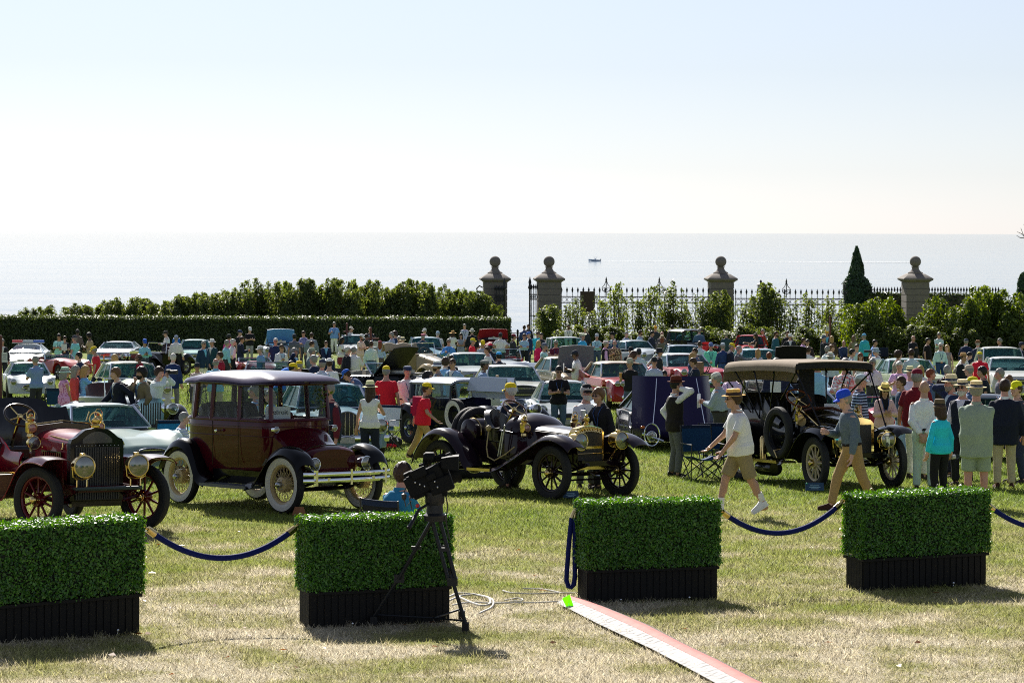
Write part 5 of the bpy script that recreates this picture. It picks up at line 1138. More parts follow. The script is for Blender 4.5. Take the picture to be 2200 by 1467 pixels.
# radiator: black shell with an arched top, core of vertical tubes
m = MB(); pr = [(-.36, .40), (-.36, 1.12), (-.34, 1.18), (-.28, 1.205), (-.24, 1.24), (-.16, 1.30), (0, 1.325), (.16, 1.30), (.24, 1.24), (.28, 1.205), (.34, 1.18), (.36, 1.12), (.36, .40)]
m.rings([[(x, y, z) for x, z in pr] for y in (-1.34, -1.46)]); rad = m.build('radiator', BLK, o, angle=30)
m = MB(); m.box((0, -1.468, .745), (.60, .012, .67)); m.build('radiator_core', DARK, rad)
tb = MB(); tb.box((0, 0, 0), (.014, .02, .66)); tm = mesh_from('radiator_tube', tb.v, tb.f, [M('black_tube', (.02, .02, .021), .35)])
for i in range(19): link('radiator_tube', tm, rad, (-.285 + i * .0317, -1.48, .745))
m = MB()
for i in range(12): m.ball((-.28 + i * .051, -1.472, 1.10), .008, 6, 4)
m.build('rivets', STEEL, rad)
m = MB(); m.sheet([[(-.2 + .4 * u, -1.466, 1.13 + v * (.15 - .10 * (2 * u - 1) ** 2)) for v in (0, .5, 1)] for u in np.linspace(0, 1, 11)], .006); m.build('header_panel', M('header_black', (.035, .032, .034), .22, 0, .6, .3, 9), rad)
m = MB(); m.lathe([(.05, 0), (.055, .03), (.04, .05), (.055, .07), (.055, .10), (.02, .13)], 14, (0, -1.40, 1.325)); m.torus((0, -1.40, 1.44), .085, .009, 20, 6, 'Y'); m.build('radiator_cap', BRASS, rad)
m = MB(); m.box((0, -1.42, .36), (.68, .10, .07)); m.build('lower_apron', BLK, o)
# scuttle, floor, body, seats
m = MB(); m.rings([[(x, y, z) for x, z in ((-.44, .6), (-.44, 1.2), (-.36, 1.32), (0, 1.36), (.36, 1.32), (.44, 1.2), (.44, .6))] for y in (-.22, -.14)]); m.build('dashboard', M('dark_wood', (.07, .025, .012), .25, 0, .6, .3, 9), o, angle=20)
m = MB(); m.tube([(-.44, -.20, 1.22), (-.36, -.20, 1.34), (0, -.20, 1.38), (.36, -.20, 1.34), (.44, -.20, 1.22)], .012, 6); m.build('dash_rail', BRASS, o)
m = MB(); m.box((0, .75, .66), (1.0, 2.1, .12)); m.build('floor_pan', MAR, o)
for sg in (-1, 1):
    m = MB(); m.sheet([[(sg * (.50 + .06 * math.sin(v * 3)), -.1 + 2.3 * u, .68 + v * (.28 + .22 * min(1, max(0, (u - .22) * 5)) * (1 - .25 * math.sin(u * 9) ** 2))) for v in np.linspace(0, 1, 6)] for u in np.linspace(0, 1, 22)], .03); m.build('body_side', RED_, o)
seat(o, 0, .92, 1.0, .48, .92, .54, leather('0b0c12'), 4); seat(o, 0, 1.75, 1.08, .5, .98, .58, leather('0b0c12'), 5)
for y, zz in ((.98, 1.0), (1.80, 1.06)):
    for sg in (-1, 1):
        m = MB(); m.sheet([[(sg * (.52 + .05 * math.sin(v * 3.1)), y - .32 + .62 * u, zz - .1 + v * (.12 + .50 * u ** 1.6)) for v in np.linspace(0, 1, 6)] for u in np.linspace(0, 1, 9)], .12); m.build('seat_arm', leather('0b0c12'), o, angle=70)
steering(o, (-.36, .46, 1.44), .215, 40, M('dark_wheel_rim', (.03, .018, .012), .3), BRASS, 4, 1.0)
for x in (-.47, .47):
    side_lamp(o, (x, -.26, 1.30), .92)
    q = lamp_drum(o, (x * .98, -.34, 1.10), .085, .14, BRASS, 0)
# wings: long flat crowned, dark crimson edges
for sg in (-1, 1):
    fender(o, [(-1.92, .93), (-1.6, .955), (-1.25, .93), (-.95, .82), (-.70, .62), (-.45, .44), (-.25, .40)], sg * .52, sg * .90, MAR, .02, bead=RED_)
    fender(o, [(.82, .42), (.98, .66), (1.2, .90), (1.45, .96), (1.7, .88), (1.86, .70)], sg * .52, sg * .90, MAR, .02, name='rear_fender', bead=RED_)
    m = MB(); m.box((sg * .72, .28, .40), (.36, 1.10, .04)); m.build('running_board', M('board_wood', (.16, .09, .04), .6), o)
    m = MB(); m.sheet([[(sg * .50, -1.6 + 1.2 * u, .58), (sg * .52, -1.6 + 1.2 * u, .93 - .35 * max(0, u - .45))] for u in np.linspace(0, 1, 9)], .012); m.build('valance', MAR, o)
m = MB(); m.box((-.74, .18, .55), (.30, .5, .26)); m.build('tool_box', M('oak_box', (.20, .11, .05), .4, 0, .3, .35, 7), o)
m = MB(); m.tube([(-.90, -.08, .70), (-.58, -.08, .70)], .014, 6); m.tube([(-.9, -.08, .70), (-.9, .45, .70)], .014, 6); m.build('luggage_rail', BRASS, o)
sp_ = link('spare_tyre', tyre_mesh(.44, .13), o, (-.96, .45, .88)); sp_.rotation_euler = (0, 0, R(2))
for x in (-.36, .36): lamp_drum(o, (x, -1.90, .86), .135, .22, BRASS, 0, LENS, stem=.30)
m = MB(); m.tube([(-.44, -1.90, .575), (.44, -1.90, .575)], .026, 8); [m.tube([(s * .38, -1.90, .575), (s * .38, -1.5, .56)], .022, 6) for s in (-1, 1)]; m.build('lamp_bar', M('green_bar', (.035, .05, .045), .35), o)
m = MB(); m.tube([(.30, -.26, 1.38), (.34, -.26, 1.5)], .01, 6); m.build('mirror_stalk', BRASS, o)
# ---- B: maroon closed electric car
o = place_car('electric_car', 'dark maroon closed electric car with cream wire wheels and whitewall tyres', 582, 1088, 42, 'car', 'cars on show on the lawn'); B_ = o
BODY = paint('430414'); ROOF = paint('4c4156', 'roof_lacquer'); BLK = paint('08080a'); CREAM = 'b8a277'
ground_frame(o, -1.27, 1.27, .50, BLK)
for x in (-.71, .71):
    for y in (-1.27, 1.27): wire_wheel(o, (x, y, .415), .415, .125, True, CREAM)
# plan outline of the cabin, front to rear, half
plan = [(.0, -.74), (.30, -.735), (.50, -.70), (.575, -.60), (.60, -.40), (.625, 0), (.635, .5), (.625, .92), (.58, 1.22), (.45, 1.42), (.25, 1.48), (0, 1.49)]
P2 = crom(plan, 40); full = [(x, y) for x, y in P2] + [(-x, y) for x, y in P2[::-1][1:-1]]
def ring(k, z, fy=1., lo=0.): return [(x * k, (y - .3) * fy + .3, z) for x, y in full]
m = MB(); m.rings([ring(.80, .44, .80), ring(.90, .52, .88), ring(.97, .72, .96), ring(1, .95), ring(1.01, 1.15), ring(1.015, 1.27), ring(1.0, 1.285)]); bd = m.build('body', BODY, o, angle=40)
for z, r_ in ((1.285, .014), (1.06, .006), (1.20, .006)):
    m = MB(); m.tube([(x * 1.022, (y - .3) * 1.02 + .3, z) for x, y in full] + [(full[0][0], (full[0][1] - .3) * 1.02 + .3, z)], r_, 6); m.build('belt_moulding', BODY, bd)
# pillars at the breaks of the windows
brk = [(-.60, -.72), (-.63, -.06), (-.635, .62), (-.61, 1.08), (.60, -.72), (.63, -.06), (.635, .62), (.61, 1.08), (-.36, 1.46), (.36, 1.46)]
def cabin(x, y, z):
    k = 1 - .06 * (z - 1.285) / .6; return (x * k, (y - .3) * k + .3, z)
for x, y in brk:
    if y < -.7: x = .52 * (1 if x > 0 else -1); y = -.69
    w = .05 if abs(y) < .9 else .06; m = MB(); m.tube([cabin(x, y, 1.28), cabin(x, y, 1.84)], w * .72, 8); m.build('pillar', BODY, bd)
ang_full = full
def pane(i0, i1, z0=1.31, z1=1.80, name='window'):
    idx = [(i % len(full)) for i in range(i0, i1 + 1)]; m = MB(); m.sheet([[cabin(full[i][0], full[i][1], z0), cabin(full[i][0], full[i][1], (z0 + z1) / 2), cabin(full[i][0], full[i][1], z1)] for i in idx], .008); m.build(name, CLEAR, bd)
n2 = len(P2); near = lambda x, y: min(range(len(full)), key=lambda i: (full[i][0] - x) ** 2 + (full[i][1] - y) ** 2)
iA, iB, iC, iD, iE = near(.52, -.69), near(.63, -.06), near(.635, .62), near(.61, 1.08), near(.36, 1.46)
jA, jB, jC, jD, jE = near(-.52, -.69), near(-.63, -.06), near(-.635, .62), near(-.61, 1.08), near(-.36, 1.46)
for a, b_ in ((iA, iB), (iB, iC), (iC, iD), (iD, iE), (jB, jA), (jC, jB), (jD, jC), (jE, jD), (iE, jE)): pane(a, b_)
pane(jA, len(full) + iA, name='windscreen')
for z in (1.295, 1.815):
    m = MB(); m.tube([cabin(x, y, z) for x, y in full] + [cabin(*full[0], z)], .026, 6); m.build('window_rail', BODY, bd)
# roof: broad domed lid with a dipped, overhanging eave
rs = []
for k, dz, lip in ((1.10, -.015, 0), (1.125, .012, 0), (1.09, .045, 0), (.95, .085, 0), (.72, .125, 0), (.42, .15, 0), (.1, .16, 0)):
    rs.append([(x * k, (y - .3) * (k * .99) + .3 - (.06 if k > .9 else .03), 1.845 + dz - (.035 * math.exp(-((y + .15) / .35) ** 2) * min(1, abs(x) / .5) if k > .9 else 0) - (.02 if y > .9 and k > .9 else 0)) for x, y in full])
m = MB(); m.rings(rs); m.build('roof', ROOF, bd, angle=50)
m = MB(); m.tube([(x * 1.125, (y - .3) * 1.115 + .24, 1.83 - .035 * math.exp(-((y + .15) / .35) ** 2) * min(1, abs(x) / .5) - (.02 if y > .9 else 0)) for x, y in full], .016, 6); m.build('eave', paint('2a1a2c'), bd)
# inside: buttoned sofa seat facing, tiller side seat, flower vase
tan = leather('4a3526'); seat(o, 0, .86, 1.02, .44, .92, .52, tan, 6, 'sofa_seat'); seat(o, .25, -.12, .42, .4, .88, .46, leather('6a1a14'), 2, 'driver_seat')
m = MB(); m.box((0, .3, .7), (1.1, 1.9, .1)); m.build('floor_pan', DARK, o)
m = MB(); m.tube([(-.2, -.50, 1.18), (.35, -.52, 1.20)], .014, 6); m.build('tiller', BLK, o)
m = MB(); m.lathe([(.008, -.08), (.03, .04), (.035, .06)], 10, (.40, -.66, 1.66)); v_ = m.build('flower_vase', CLEAR, o)
pp = np.array([.40, -.66, 1.68]) + nrs.normal(0, .07, (90, 3)) * np.array([1, .5, 1.3]) - np.array([.0, 0, .08]); link('flowers', big_mesh('flowers', leaf_quads(pp, np.tile([0, -1., .2], (90, 1)), .03, nrs), 4, [PRIVET_LEAF]), v_, kind='stuff')
sgn = MB(); sgn.box((-.30, -.56, 1.36), (.36, .012, .26), mtx=Matrix.Rotation(R(-35), 4, 'Z')); cd = sgn.build('paper_card', M('card_white', (.7, .7, .7), .6), o)
def text(body_, size, mat, par, loc, rot, name='lettering', ext=.002):
    cu = bpy.data.curves.new(name, 'FONT'); cu.body = body_; cu.size = size; cu.align_x = 'CENTER'; cu.align_y = 'CENTER'; cu.extrude = ext; t_ = bpy.data.objects.new(name, cu); COL.objects.link(t_); t_.data.materials.append(mat); t_.parent = par; t_.location = loc; t_.rotation_euler = rot
    bpy.context.view_layer.update(); me = bpy.data.meshes.new_from_object(t_.evaluated_get(bpy.context.evaluated_depsgraph_get())); bpy.data.objects.remove(t_); me.materials.clear(); me.materials.append(mat); t_ = link(name, me, par, loc); t_.rotation_euler = rot; return t_
text('Detroit', .095, M('ink', (.03, .03, .03), .6), cd, (-.305, -.57, 1.41), (R(90), 0, R(-35)))
# bonnet in front, sloping scuttle, rear deck
m = MB(); rs = []
for y, w, z0, zs, zt in ((-.66, .50, .62, 1.10, 1.24), (-.82, .485, .60, 1.00, 1.13), (-.95, .46, .58, .92, 1.02), (-1.10, .43, .57, .88, .975), (-1.35, .41, .57, .86, .955), (-1.46, .40, .57, .84, .93), (-1.50, .38, .58, .81, .90)):
    rs.append([(x, y, z) for x, z in [(-w, z0), (-w, zs)] + [(-w * math.cos(a), zs + (zt - zs) * math.sin(a)) for a in np.linspace(.35, math.pi - .35, 9)] + [(w, zs), (w, z0)]])
m.rings(rs); bn = m.build('front_hood', BODY, o, angle=35)
m = MB(); m.tube([(x, y - .004, z + .003) for x, y, z in rs[4]], .006, 5); m.build('hood_seam', BLK, bn)
m = MB(); rs = []
for y, w, z0, zt in ((1.25, .50, .55, 1.06), (1.45, .47, .55, 1.02), (1.62, .42, .56, .93), (1.72, .36, .58, .80)):
    rs.append([(x, y, z) for x, z in [(-w, z0), (-w, zt - .12)] + [(-w * math.cos(a), zt - .12 + .12 * math.sin(a)) for a in np.linspace(.35, math.pi - .35, 9)] + [(w, zt - .12), (w, z0)]])
m.rings(rs); m.build('rear_deck', BODY, o, angle=35)
for sg in (-1, 1):
    fender(o, [(-1.72, .66), (-1.64, .80), (-1.45, .89), (-1.25, .90), (-1.03, .80), (-.84, .60), (-.66, .42), (-.45, .36)], sg * .50, sg * .83, BLK, .05, skirt=.07)
    fender(o, [(.56, .36), (.76, .44), (.88, .66), (1.02, .86), (1.25, .93), (1.48, .86), (1.66, .66), (1.74, .48)], sg * .50, sg * .83, BLK, .05, name='rear_fender', skirt=.07)
    m = MB(); m.box((sg * .70, .06, .335), (.30, 1.14, .045)); m.build('running_board', M('board_rubber', (.10, .11, .13), .5), o)
    m = MB(); m.sheet([[(sg * .55, -.55 + 1.2 * u, .36), (sg * .58, -.55 + 1.2 * u, .56)] for u in (0, .5, 1)], .012); m.build('valance', BLK, o)
    lamp_drum(o, (sg * .47, -1.60, .70), .095, .17, CHROME, 0, LENS); m = MB(); m.tube([(sg * .47, -1.58, .62), (sg * .44, -1.5, .5)], .018, 6); m.build('lamp_bracket', BLK, o)
    lamp_drum(o, (sg * .53, -.80, 1.17), .045, .10, CHROME, 0, LENS, 'cowl_lamp')
for z in (.575, .485):
    m = MB(); m.sheet([[(x * .78, -1.90 + .10 * abs(x) ** 4 + 9 * v * v, z + v) for v in (-.028, -.015, 0, .015, .028)] for x in np.linspace(-1, 1, 15)], .016); m.build('bumper_bar', CHROME, o)
m = MB(); [m.box((x, -1.885, .528), (.04, .05, .22)) for x in (-.62, 0, .62)]; [m.box((s * .4, -1.7, .50), (.05, .4, .05)) for s in (-1, 1)]; m.build('bumper_iron', CHROME, o)
for y in (.40, -.02): m = MB(); m.lathe([(.012, 0), (.012, .05), (.028, .06), (.02, .075)], 10, (-.65, y, 1.12), mtx=Matrix.Rotation(R(-90), 3, 'Y')); m.ball((-.715, y, 1.12), .022, 8, 5, (.6, 1.9, .9)); m.build('door_handle', CHROME, bd) if y > .1 else None
for y in (-.06, .58): m = MB(); m.tube([(-.640, y, .62), (-.648, y, 1.26)], .004, 5); m.build('door_seam', BLK, bd)
for x, y in ((-.71, -1.62), (.71, -1.62)): m = MB(); m.box((x, y + .0, .06), (.12, .18, .12), top=.6); tag(m.build('wheel_chock', M('terracotta', (.32, .13, .05), .8), o))
# ---- C: purple speedster with brass radiator
o = place_car('vintage_car', 'deep purple open speedster with brass radiator and oval tank', 1136, 1061, 41, 'car', 'cars on show on the lawn'); C_ = o
PUR = paint('22141f'); PUD = paint('170a14'); LEA = leather('0a0b10')
ground_frame(o, -1.35, 1.35, .55, PUD)
for x, y in ((-.72, -1.35), (.72, -1.35), (-.72, 1.35), (.72, 1.35)): wood_wheel(o, (x, y, .42), .42, .115, 12, '1f0d12', .01)
bonnet_loft(o, [(-1.30, .30, .62, .98, 1.07), (-.52, .36, .62, 1.03, 1.125)], PUR)
for sg in (-1, 1):
    for i in range(10): m = MB(); m.box((sg * .338, -1.2 + i * .068, .84), (.014, .03, .24)); m.build('louvre', PUD, o)
    m = MB(); m.tube([(sg * .31, -1.3, .985), (sg * .365, -.52, 1.03)], .007, 5); m.build('bonnet_hinge', PUD, o)
m = MB(); pr = [(-.315, .50), (-.315, 1.03), (-.25, 1.09), (-.12, 1.12), (0, 1.14), (.12, 1.12), (.25, 1.09), (.315, 1.03), (.315, .50)]; m.rings([[(x, y, z) for x, z in pr] for y in (-1.30, -1.42)]); rad = m.build('radiator', BRASS, o, angle=25)
for z, hgt in ((.92, .22), (.64, .26)): m = MB(); m.box((0, -1.424, z), (.53, .012, hgt)); m.build('radiator_core', M('honeycomb', (.03, .027, .024), .6, .3, 0, .5, 120), rad)
m = MB()
for i in range(9): a = (i - 4) / 4; m.torus((a * .22, -1.43, 1.075 - .03 * a * a), .035, .014, 10, 5, 'Y'); m.ball((a * .24, -1.43, 1.10 - .04 * a * a), .022, 8, 5)
m.build('ornament', BRASS, rad)
m = MB(); m.lathe([(.045, 0), (.05, .03), (.025, .05), (.05, .08), (.05, .12), (.025, .14), (.03, .17), (.008, .18)], 14, (0, -1.36, 1.13)); m.build('radiator_cap', BRASS, rad)
m = MB(); m.box((0, -1.40, .475), (.62, .10, .05)); m.tube([(-.70, -1.5, .70), (.70, -1.5, .70)], .010, 6); m.build('brass_foot', BRASS, rad)
m = MB(); rs = []   # scuttle dome behind the bonnet
for y, w, zt in ((-.54, .36, 1.13), (-.46, .41, 1.20), (-.30, .47, 1.27), (-.10, .50, 1.30), (.02, .50, 1.28)): rs.append([(x, y, z) for x, z in [(-w, .6), (-w, zt - .22)] + [(-w * math.cos(a), zt - .22 + .22 * math.sin(a)) for a in np.linspace(.3, math.pi - .3, 9)] + [(w, zt - .22), (w, .6)]])
m.rings(rs); m.build('scuttle', PUR, o, angle=35)
m = MB(); m.box((0, .45, .62), (.92, 1.5, .1)); m.build('floor_pan', PUD, o)
for sg in (-1, 1): m = MB(); m.sheet([[(sg * .47, -.1 + 1.1 * u, .62), (sg * .49, -.1 + 1.1 * u, .80 + .10 * u)] for u in np.linspace(0, 1, 6)], .02); m.build('body_side', PUD, o)
for x in (-.25, .25):
    m = MB(); g = []
    for a in np.linspace(R(-35), R(215), 19): g.append([(x + .225 * math.cos(a) * (1 + .08 * v), .36 + .24 * math.sin(a) * (1 + .12 * v), .86 + v * (.20 + .28 * max(0, math.sin(a)) ** .7)) for v in np.linspace(0, 1, 6)])
    m.sheet(g, .09); s_ = m.build('bucket_seat', LEA, o, angle=70); m = MB(); m.box((x, .34, .90), (.40, .44, .14)); m.build('cushion', LEA, s_)
m = MB(); ax = Matrix.Rotation(R(90), 3, 'Y'); m.lathe([(.05, -.52), (.17, -.515), (.205, -.49), (.21, -.4), (.21, .4), (.205, .49), (.17, .515), (.05, .52)], 26, (0, .92, .98), mtx=ax); tk = m.build('fuel_tank', PUR, o)
for s in (-1, 1): m = MB(); m.torus((s * .40, .92, .98), .213, .012, 26, 6, 'X'); m.build('tank_strap', BRASS, tk)
m = MB(); m.lathe([(.03, 0), (.05, .03), (.02, .05)], 10, (0, .92, 1.19)); m.build('filler_cap', BRASS, tk)
for i, y in enumerate((1.28, 1.42)):
    t_ = link('spare_tyre', tyre_mesh(.42, .115), o, (0, y, .94)); t_.rotation_euler = (R(28) * 0, R(0), R(90)); t_.rotation_euler = (0, R(0), R(90))
m = MB(); rs = [[(x, y, z) for x, z in ((-.46, .6), (-.46, zt - .06), (-.38, zt), (.38, zt), (.46, zt - .06), (.46, .6))] for y, zt in ((1.10, .88), (1.5, .80), (1.62, .70))]; m.rings(rs); m.build('rear_deck', PUD, o)
steering(o, (-.25, .06, 1.37), .20, 38, M('wood_rim', (.10, .035, .015), .25, 0, .5), BRASS, 4, .6)
for sg in (-1, 1):
    fender(o, [(-1.90, .80), (-1.75, .90), (-1.5, .97), (-1.25, .95), (-1.0, .84), (-.6, .64), (-.25, .48), (-.05, .42)], sg * .50, sg * .88, PUR, .03, skirt=.05, bead=PUD)
    fender(o, [(.48, .42), (.60, .52), (.80, .76), (1.05, .95), (1.35, 1.0), (1.62, .90), (1.82, .68), (1.90, .5)], sg * .50, sg * .88, PUR, .03, name='rear_fender', skirt=.06, bead=PUD)
    m = MB(); m.box((sg * .70, .22, .405), (.34, .58, .035)); rb = m.build('running_board', PUD, o); m = MB(); m.box((sg * .875, .22, .41), (.012, .56, .045)); m.build('brass_edge', BRASS, rb)
    m = MB(); m.sheet([[(sg * .49, -1.7 + 1.3 * u, .58), (sg * .51, -1.7 + 1.3 * u, .94 - .42 * max(0, u - .45))] for u in np.linspace(0, 1, 9)], .012); m.build('valance', PUD, o)
    lamp_drum(o, (sg * .43, -1.62, .90), .135, .24, BRASS, 0, LENS); m = MB(); m.tube([(sg * .43, -1.60, .77), (sg * .40, -1.45, .58)], .018, 6); m.tube([(sg * .30, -1.60, .90), (sg * .43, -1.6, .76)], .012, 6); m.build('lamp_bracket', BRASS, o)
    side_lamp(o, (sg * .54, -.50, 1.08), .95, lens='clear_lamp_lens')
m = MB(); m.tube([(-.46, .26, .98), (-.52, .1, 1.02), (-.55, -.25, .99)], .022, 8); m.build('arm_rail', PUD, o)
for x, z1 in ((-.58, 1.10), (-.63, 1.02)): m = MB(); m.tube([(x, .02, .62), (x, -.08, z1)], .014, 6); m.ball((x, -.08, z1), .022, 8, 6); m.build('lever', STEEL, o)
m = MB(); m.tube([(-.56, .34, 1.0), (-.60, .34, .75), (-.62, .28, .60), (-.64, .10, .55), (-.62, -.15, .66), (-.56, -.30, .78)], .012, 6); m.ball((-.56, .34, 1.05), .05, 8, 6); m.build('horn_tube', M('old_hose', (.38, .29, .12), .5), o)
m = MB(); m.tube([(-.66, -1.46, .30), (.66, -1.46, .30)], .016, 6); m.build('tie_rod', PUD, o); m = MB(); m.tube([(0, -1.38, .42), (0, -1.55, .36), (.06, -1.6, .36)], .014, 6); m.build('starting_crank', STEEL, o)
# ---- D: black touring car with folding top
o = place_car('vintage_car', 'black touring car with canvas top, cream spoked wheels and side spare tyre', 1751, 1039, 20, 'car', 'cars on show on the lawn'); D_ = o
BLK = paint('08080a'); CAN = M('canvas_top', (.24, .185, .13), .9, 0, 0, .2, 4, .3); CIN = M('canvas_inside', (.012, .012, .014), .9)
ground_frame(o, -1.45, 1.45, .56, BLK)
for x, y in ((-.72, -1.45), (.72, -1.45), (-.72, 1.45), (.72, 1.45)): wood_wheel(o, (x, y, .435), .435, .12, 12, 'b9a98a', .01)
bonnet_loft(o, [(-1.42, .30, .66, 1.02, 1.14), (-.55, .37, .66, 1.08, 1.20)], BLK)
m = MB(); pr = [(-.32, .52), (-.32, 1.08), (-.26, 1.14), (-.10, 1.18), (.10, 1.18), (.26, 1.14), (.32, 1.08), (.32, .52)]; m.rings([[(x, y, z) for x, z in pr] for y in (-1.42, -1.54)]); rad = m.build('radiator', BRASS, o, angle=25)
m = MB(); m.box((0, -1.544, .80), (.54, .012, .52)); m.build('radiator_core', M('honeycomb', (.03, .027, .024), .6), rad); m = MB(); m.lathe([(.04, 0), (.05, .05), (.02, .08), (.035, .12), (.01, .14)], 12, (0, -1.48, 1.18)); m.build('radiator_cap', BRASS, rad)
m = MB(); rs = []
for y, w, zt in ((-.56, .38, 1.22), (-.45, .44, 1.27), (-.32, .50, 1.30), (-.25, .50, 1.28)): rs.append([(x, y, z) for x, z in [(-w, .62), (-w, zt - .2)] + [(-w * math.cos(a), zt - .2 + .2 * math.sin(a)) for a in np.linspace(.3, math.pi - .3, 9)] + [(w, zt - .2), (w, .62)]])
m.rings(rs); m.build('scuttle', BLK, o, angle=35)
m = MB(); m.tube([(-.50, -.27, 1.08), (-.40, -.27, 1.25), (-.2, -.27, 1.31), (.2, -.27, 1.31), (.40, -.27, 1.25), (.50, -.27, 1.08)], .022, 6); m.build('dash_rim', M('wood_rim', (.10, .035, .015), .25, 0, .5), o)
m = MB(); m.box((0, .95, .66), (1.06, 2.4, .1)); m.build('floor_pan', BLK, o)
for sg in (-1, 1):
    m = MB(); m.sheet([[(sg * (.52 + .07 * math.sin(v * 2.6)), -.25 + 2.55 * u, .66 + v * (.34 + .24 * min(1, max(0, (u - .18) * 4)))) for v in np.linspace(0, 1, 6)] for u in np.linspace(0, 1, 20)], .03); m.build('body_side', BLK, o)
for y in (.42, 1.62): seat(o, 0, y, 1.08, .5, .98, .48, leather('07080b'), 6)
for sg in (-1, 1):
    for y in (.45, 1.65): m = MB(); m.sheet([[(sg * (.53 + .04 * math.sin(v * 3)), y - .3 + .65 * u, .95 + v * (.10 + .42 * u ** 1.4)) for v in np.linspace(0, 1, 5)] for u in np.linspace(0, 1, 8)], .10); m.build('seat_arm', leather('07080b'), o, angle=70)
cv = MB(); cv.sheet([[(-.22 + .34 * u, .47 + .02 * math.sin(u * 9) - .05 * v + (.13 - .13 * min(1, v * 4)), 1.48 - .46 * v + .01 * math.sin(u * 14)) for v in np.linspace(0, 1, 8)] for u in np.linspace(0, 1, 10)], .012); tag(cv.build('white_cloth', cloth('c8ccd2'), o))
cv = MB(); cv.box((.28, -.1, 1.30), (.30, .01, .16)); cv.build('paper_card', M('card_white', (.7, .7, .7), .6), o)
steering(o, (-.30, .02, 1.47), .215, 42, M('red_wood_rim', (.16, .04, .015), .25, 0, .5), BRASS, 4, .85)
# the folding top: canvas over hoops
zt = lambda u: 2.11 + .035 * math.sin(u * math.pi) ** .5 - .05 * max(0, .18 - u) - .03 * u
m = MB(); g = []
for u in np.linspace(0, 1, 25):
    y = -.72 + 2.80 * u; row = []
    for x in np.linspace(-1, 1, 15):
        ax_ = abs(x); xx = .74 * math.copysign(min(1, ax_ * 1.28), x); row.append((xx, y - .05 * (1 - x * x) * (u < .02), zt(u) - .035 * (ax_ * 1.1) ** 2 - max(0, ax_ - .78) * .68 + .005 * math.sin(u * 25) * (1 - x * x)))
    g.append(row)
m.sheet(g, .016); top = m.build('canvas_top', CAN, o, angle=60)
m = MB(); m.sheet([[(x * .74, 2.09 + .10 * v, zt(1) - .02 - .05 * x * x - .30 * v) for v in np.linspace(0, 1, 5)] for x in np.linspace(-1, 1, 9)], .014); m.build('rear_curtain', CAN, top)
m = MB(); m.sheet([[(x * .725, -.74 + .02 * v, zt(0) + .0 - .035 * x * x - .10 * v) for v in np.linspace(0, 1, 4)] for x in np.linspace(-1, 1, 9)], .014); m.build('front_valance', CIN, top)
for y in (-.66, .15, .95, 1.75): m = MB(); m.tube([(-.72, y, 1.90), (-.66, y, 2.0), (0, y, zt((y + .72) / 2.8) - .03), (.66, y, 2.0), (.72, y, 1.90)], .018, 6); m.build('hoop', BLK, top)
for sg in (-1, 1):
    for (y0, z0), (y1, z1) in (((-.68, 1.95), (-1.45, 1.0)), ((.15, 1.93), (.55, 1.10)), ((.95, 1.93), (.75, 1.12)), ((1.75, 1.93), (.95, 1.10)), ((2.05, 1.75), (1.3, 1.2)), ((-.66, 1.90), (.10, 1.45))):
        m = MB(); m.tube([(sg * .70, y0, z0), (sg * .60, y1, z1)], .014, 6); m.build('top_stay', BLK, top)
m = MB(); m.sheet([[(-.16 + .30 * u, .30, 1.96 - .78 * v) for v in (0, .5, 1)] for u in (0, .5, 1)], .02); m.build('hanging_flap', CIN, top)
for sg in (-1, 1):
    fender(o, [(-2.02, .88), (-1.85, .97), (-1.55, 1.0), (-1.25, .96), (-1.02, .82), (-.78, .60), (-.55, .44), (-.38, .41)], sg * .50, sg * .90, BLK, .05, skirt=.06)
    fender(o, [(.80, .42), (.98, .62), (1.2, .88), (1.45, .98), (1.70, .92), (1.90, .72), (1.98, .55)], sg * .50, sg * .90, BLK, .05, name='rear_fender', skirt=.06)
    m = MB(); m.box((sg * .71, .24, .395), (.36, 1.14, .035)); rb = m.build('running_board', BLK, o); m = MB(); m.box((sg * .895, .24, .40), (.012, 1.12, .05)); m.build('brass_edge', BRASS, rb)
    m = MB(); m.sheet([[(sg * .50, -1.8 + 1.3 * u, .58), (sg * .52, -1.8 + 1.3 * u, .95 - .42 * max(0, u - .45))] for u in np.linspace(0, 1, 9)], .012); m.build('valance', BLK, o)
    lamp_drum(o, (sg * .43, -1.76, .82), .13, .22, BRASS, 0, LENS, stem=.28); m = MB(); m.tube([(sg * .43, -1.74, .54), (sg * .36, -1.5, .56)], .018, 6); m.build('lamp_bracket', BRASS, o); side_lamp(o, (sg * .56, -.5, 1.16), .85, lens='clear_lamp_lens')
    m = MB(); m.tube([(sg * .52, -1.30, .98), (sg * .46, -.45, 1.27)], .014, 6); m.build('brass_stay', BRASS, o)
sp_ = link('spare_tyre', tyre_mesh(.44, .125), o, (-.90, -.42, .90)); sp_.rotation_euler = (0, 0, R(3)); m = MB(); m.torus((0, 0, 0), .325, .02, 26, 6, 'X'); m.build('rim', BLK, sp_); m = MB(); m.tube([(-.08, -.1, -.42), (-.09, 0, -.30), (.06, 0, -.28)], .014, 6); m.build('strap', BRASS, sp_)
m = MB(); m.lathe([(.055, 0), (.055, .34), (.04, .38), (.02, .40)], 14, (-.80, .40, .42)); m.build('gas_cylinder', BRASS, o); m = MB(); m.lathe([(.12, -.3), (.13, -.27), (.13, .27), (.12, .3)], 14, (-.72, .35, .27), axis='Y'); m.build('muffler', BLK, o)
horn(o, (-.58, -.35, 1.10))
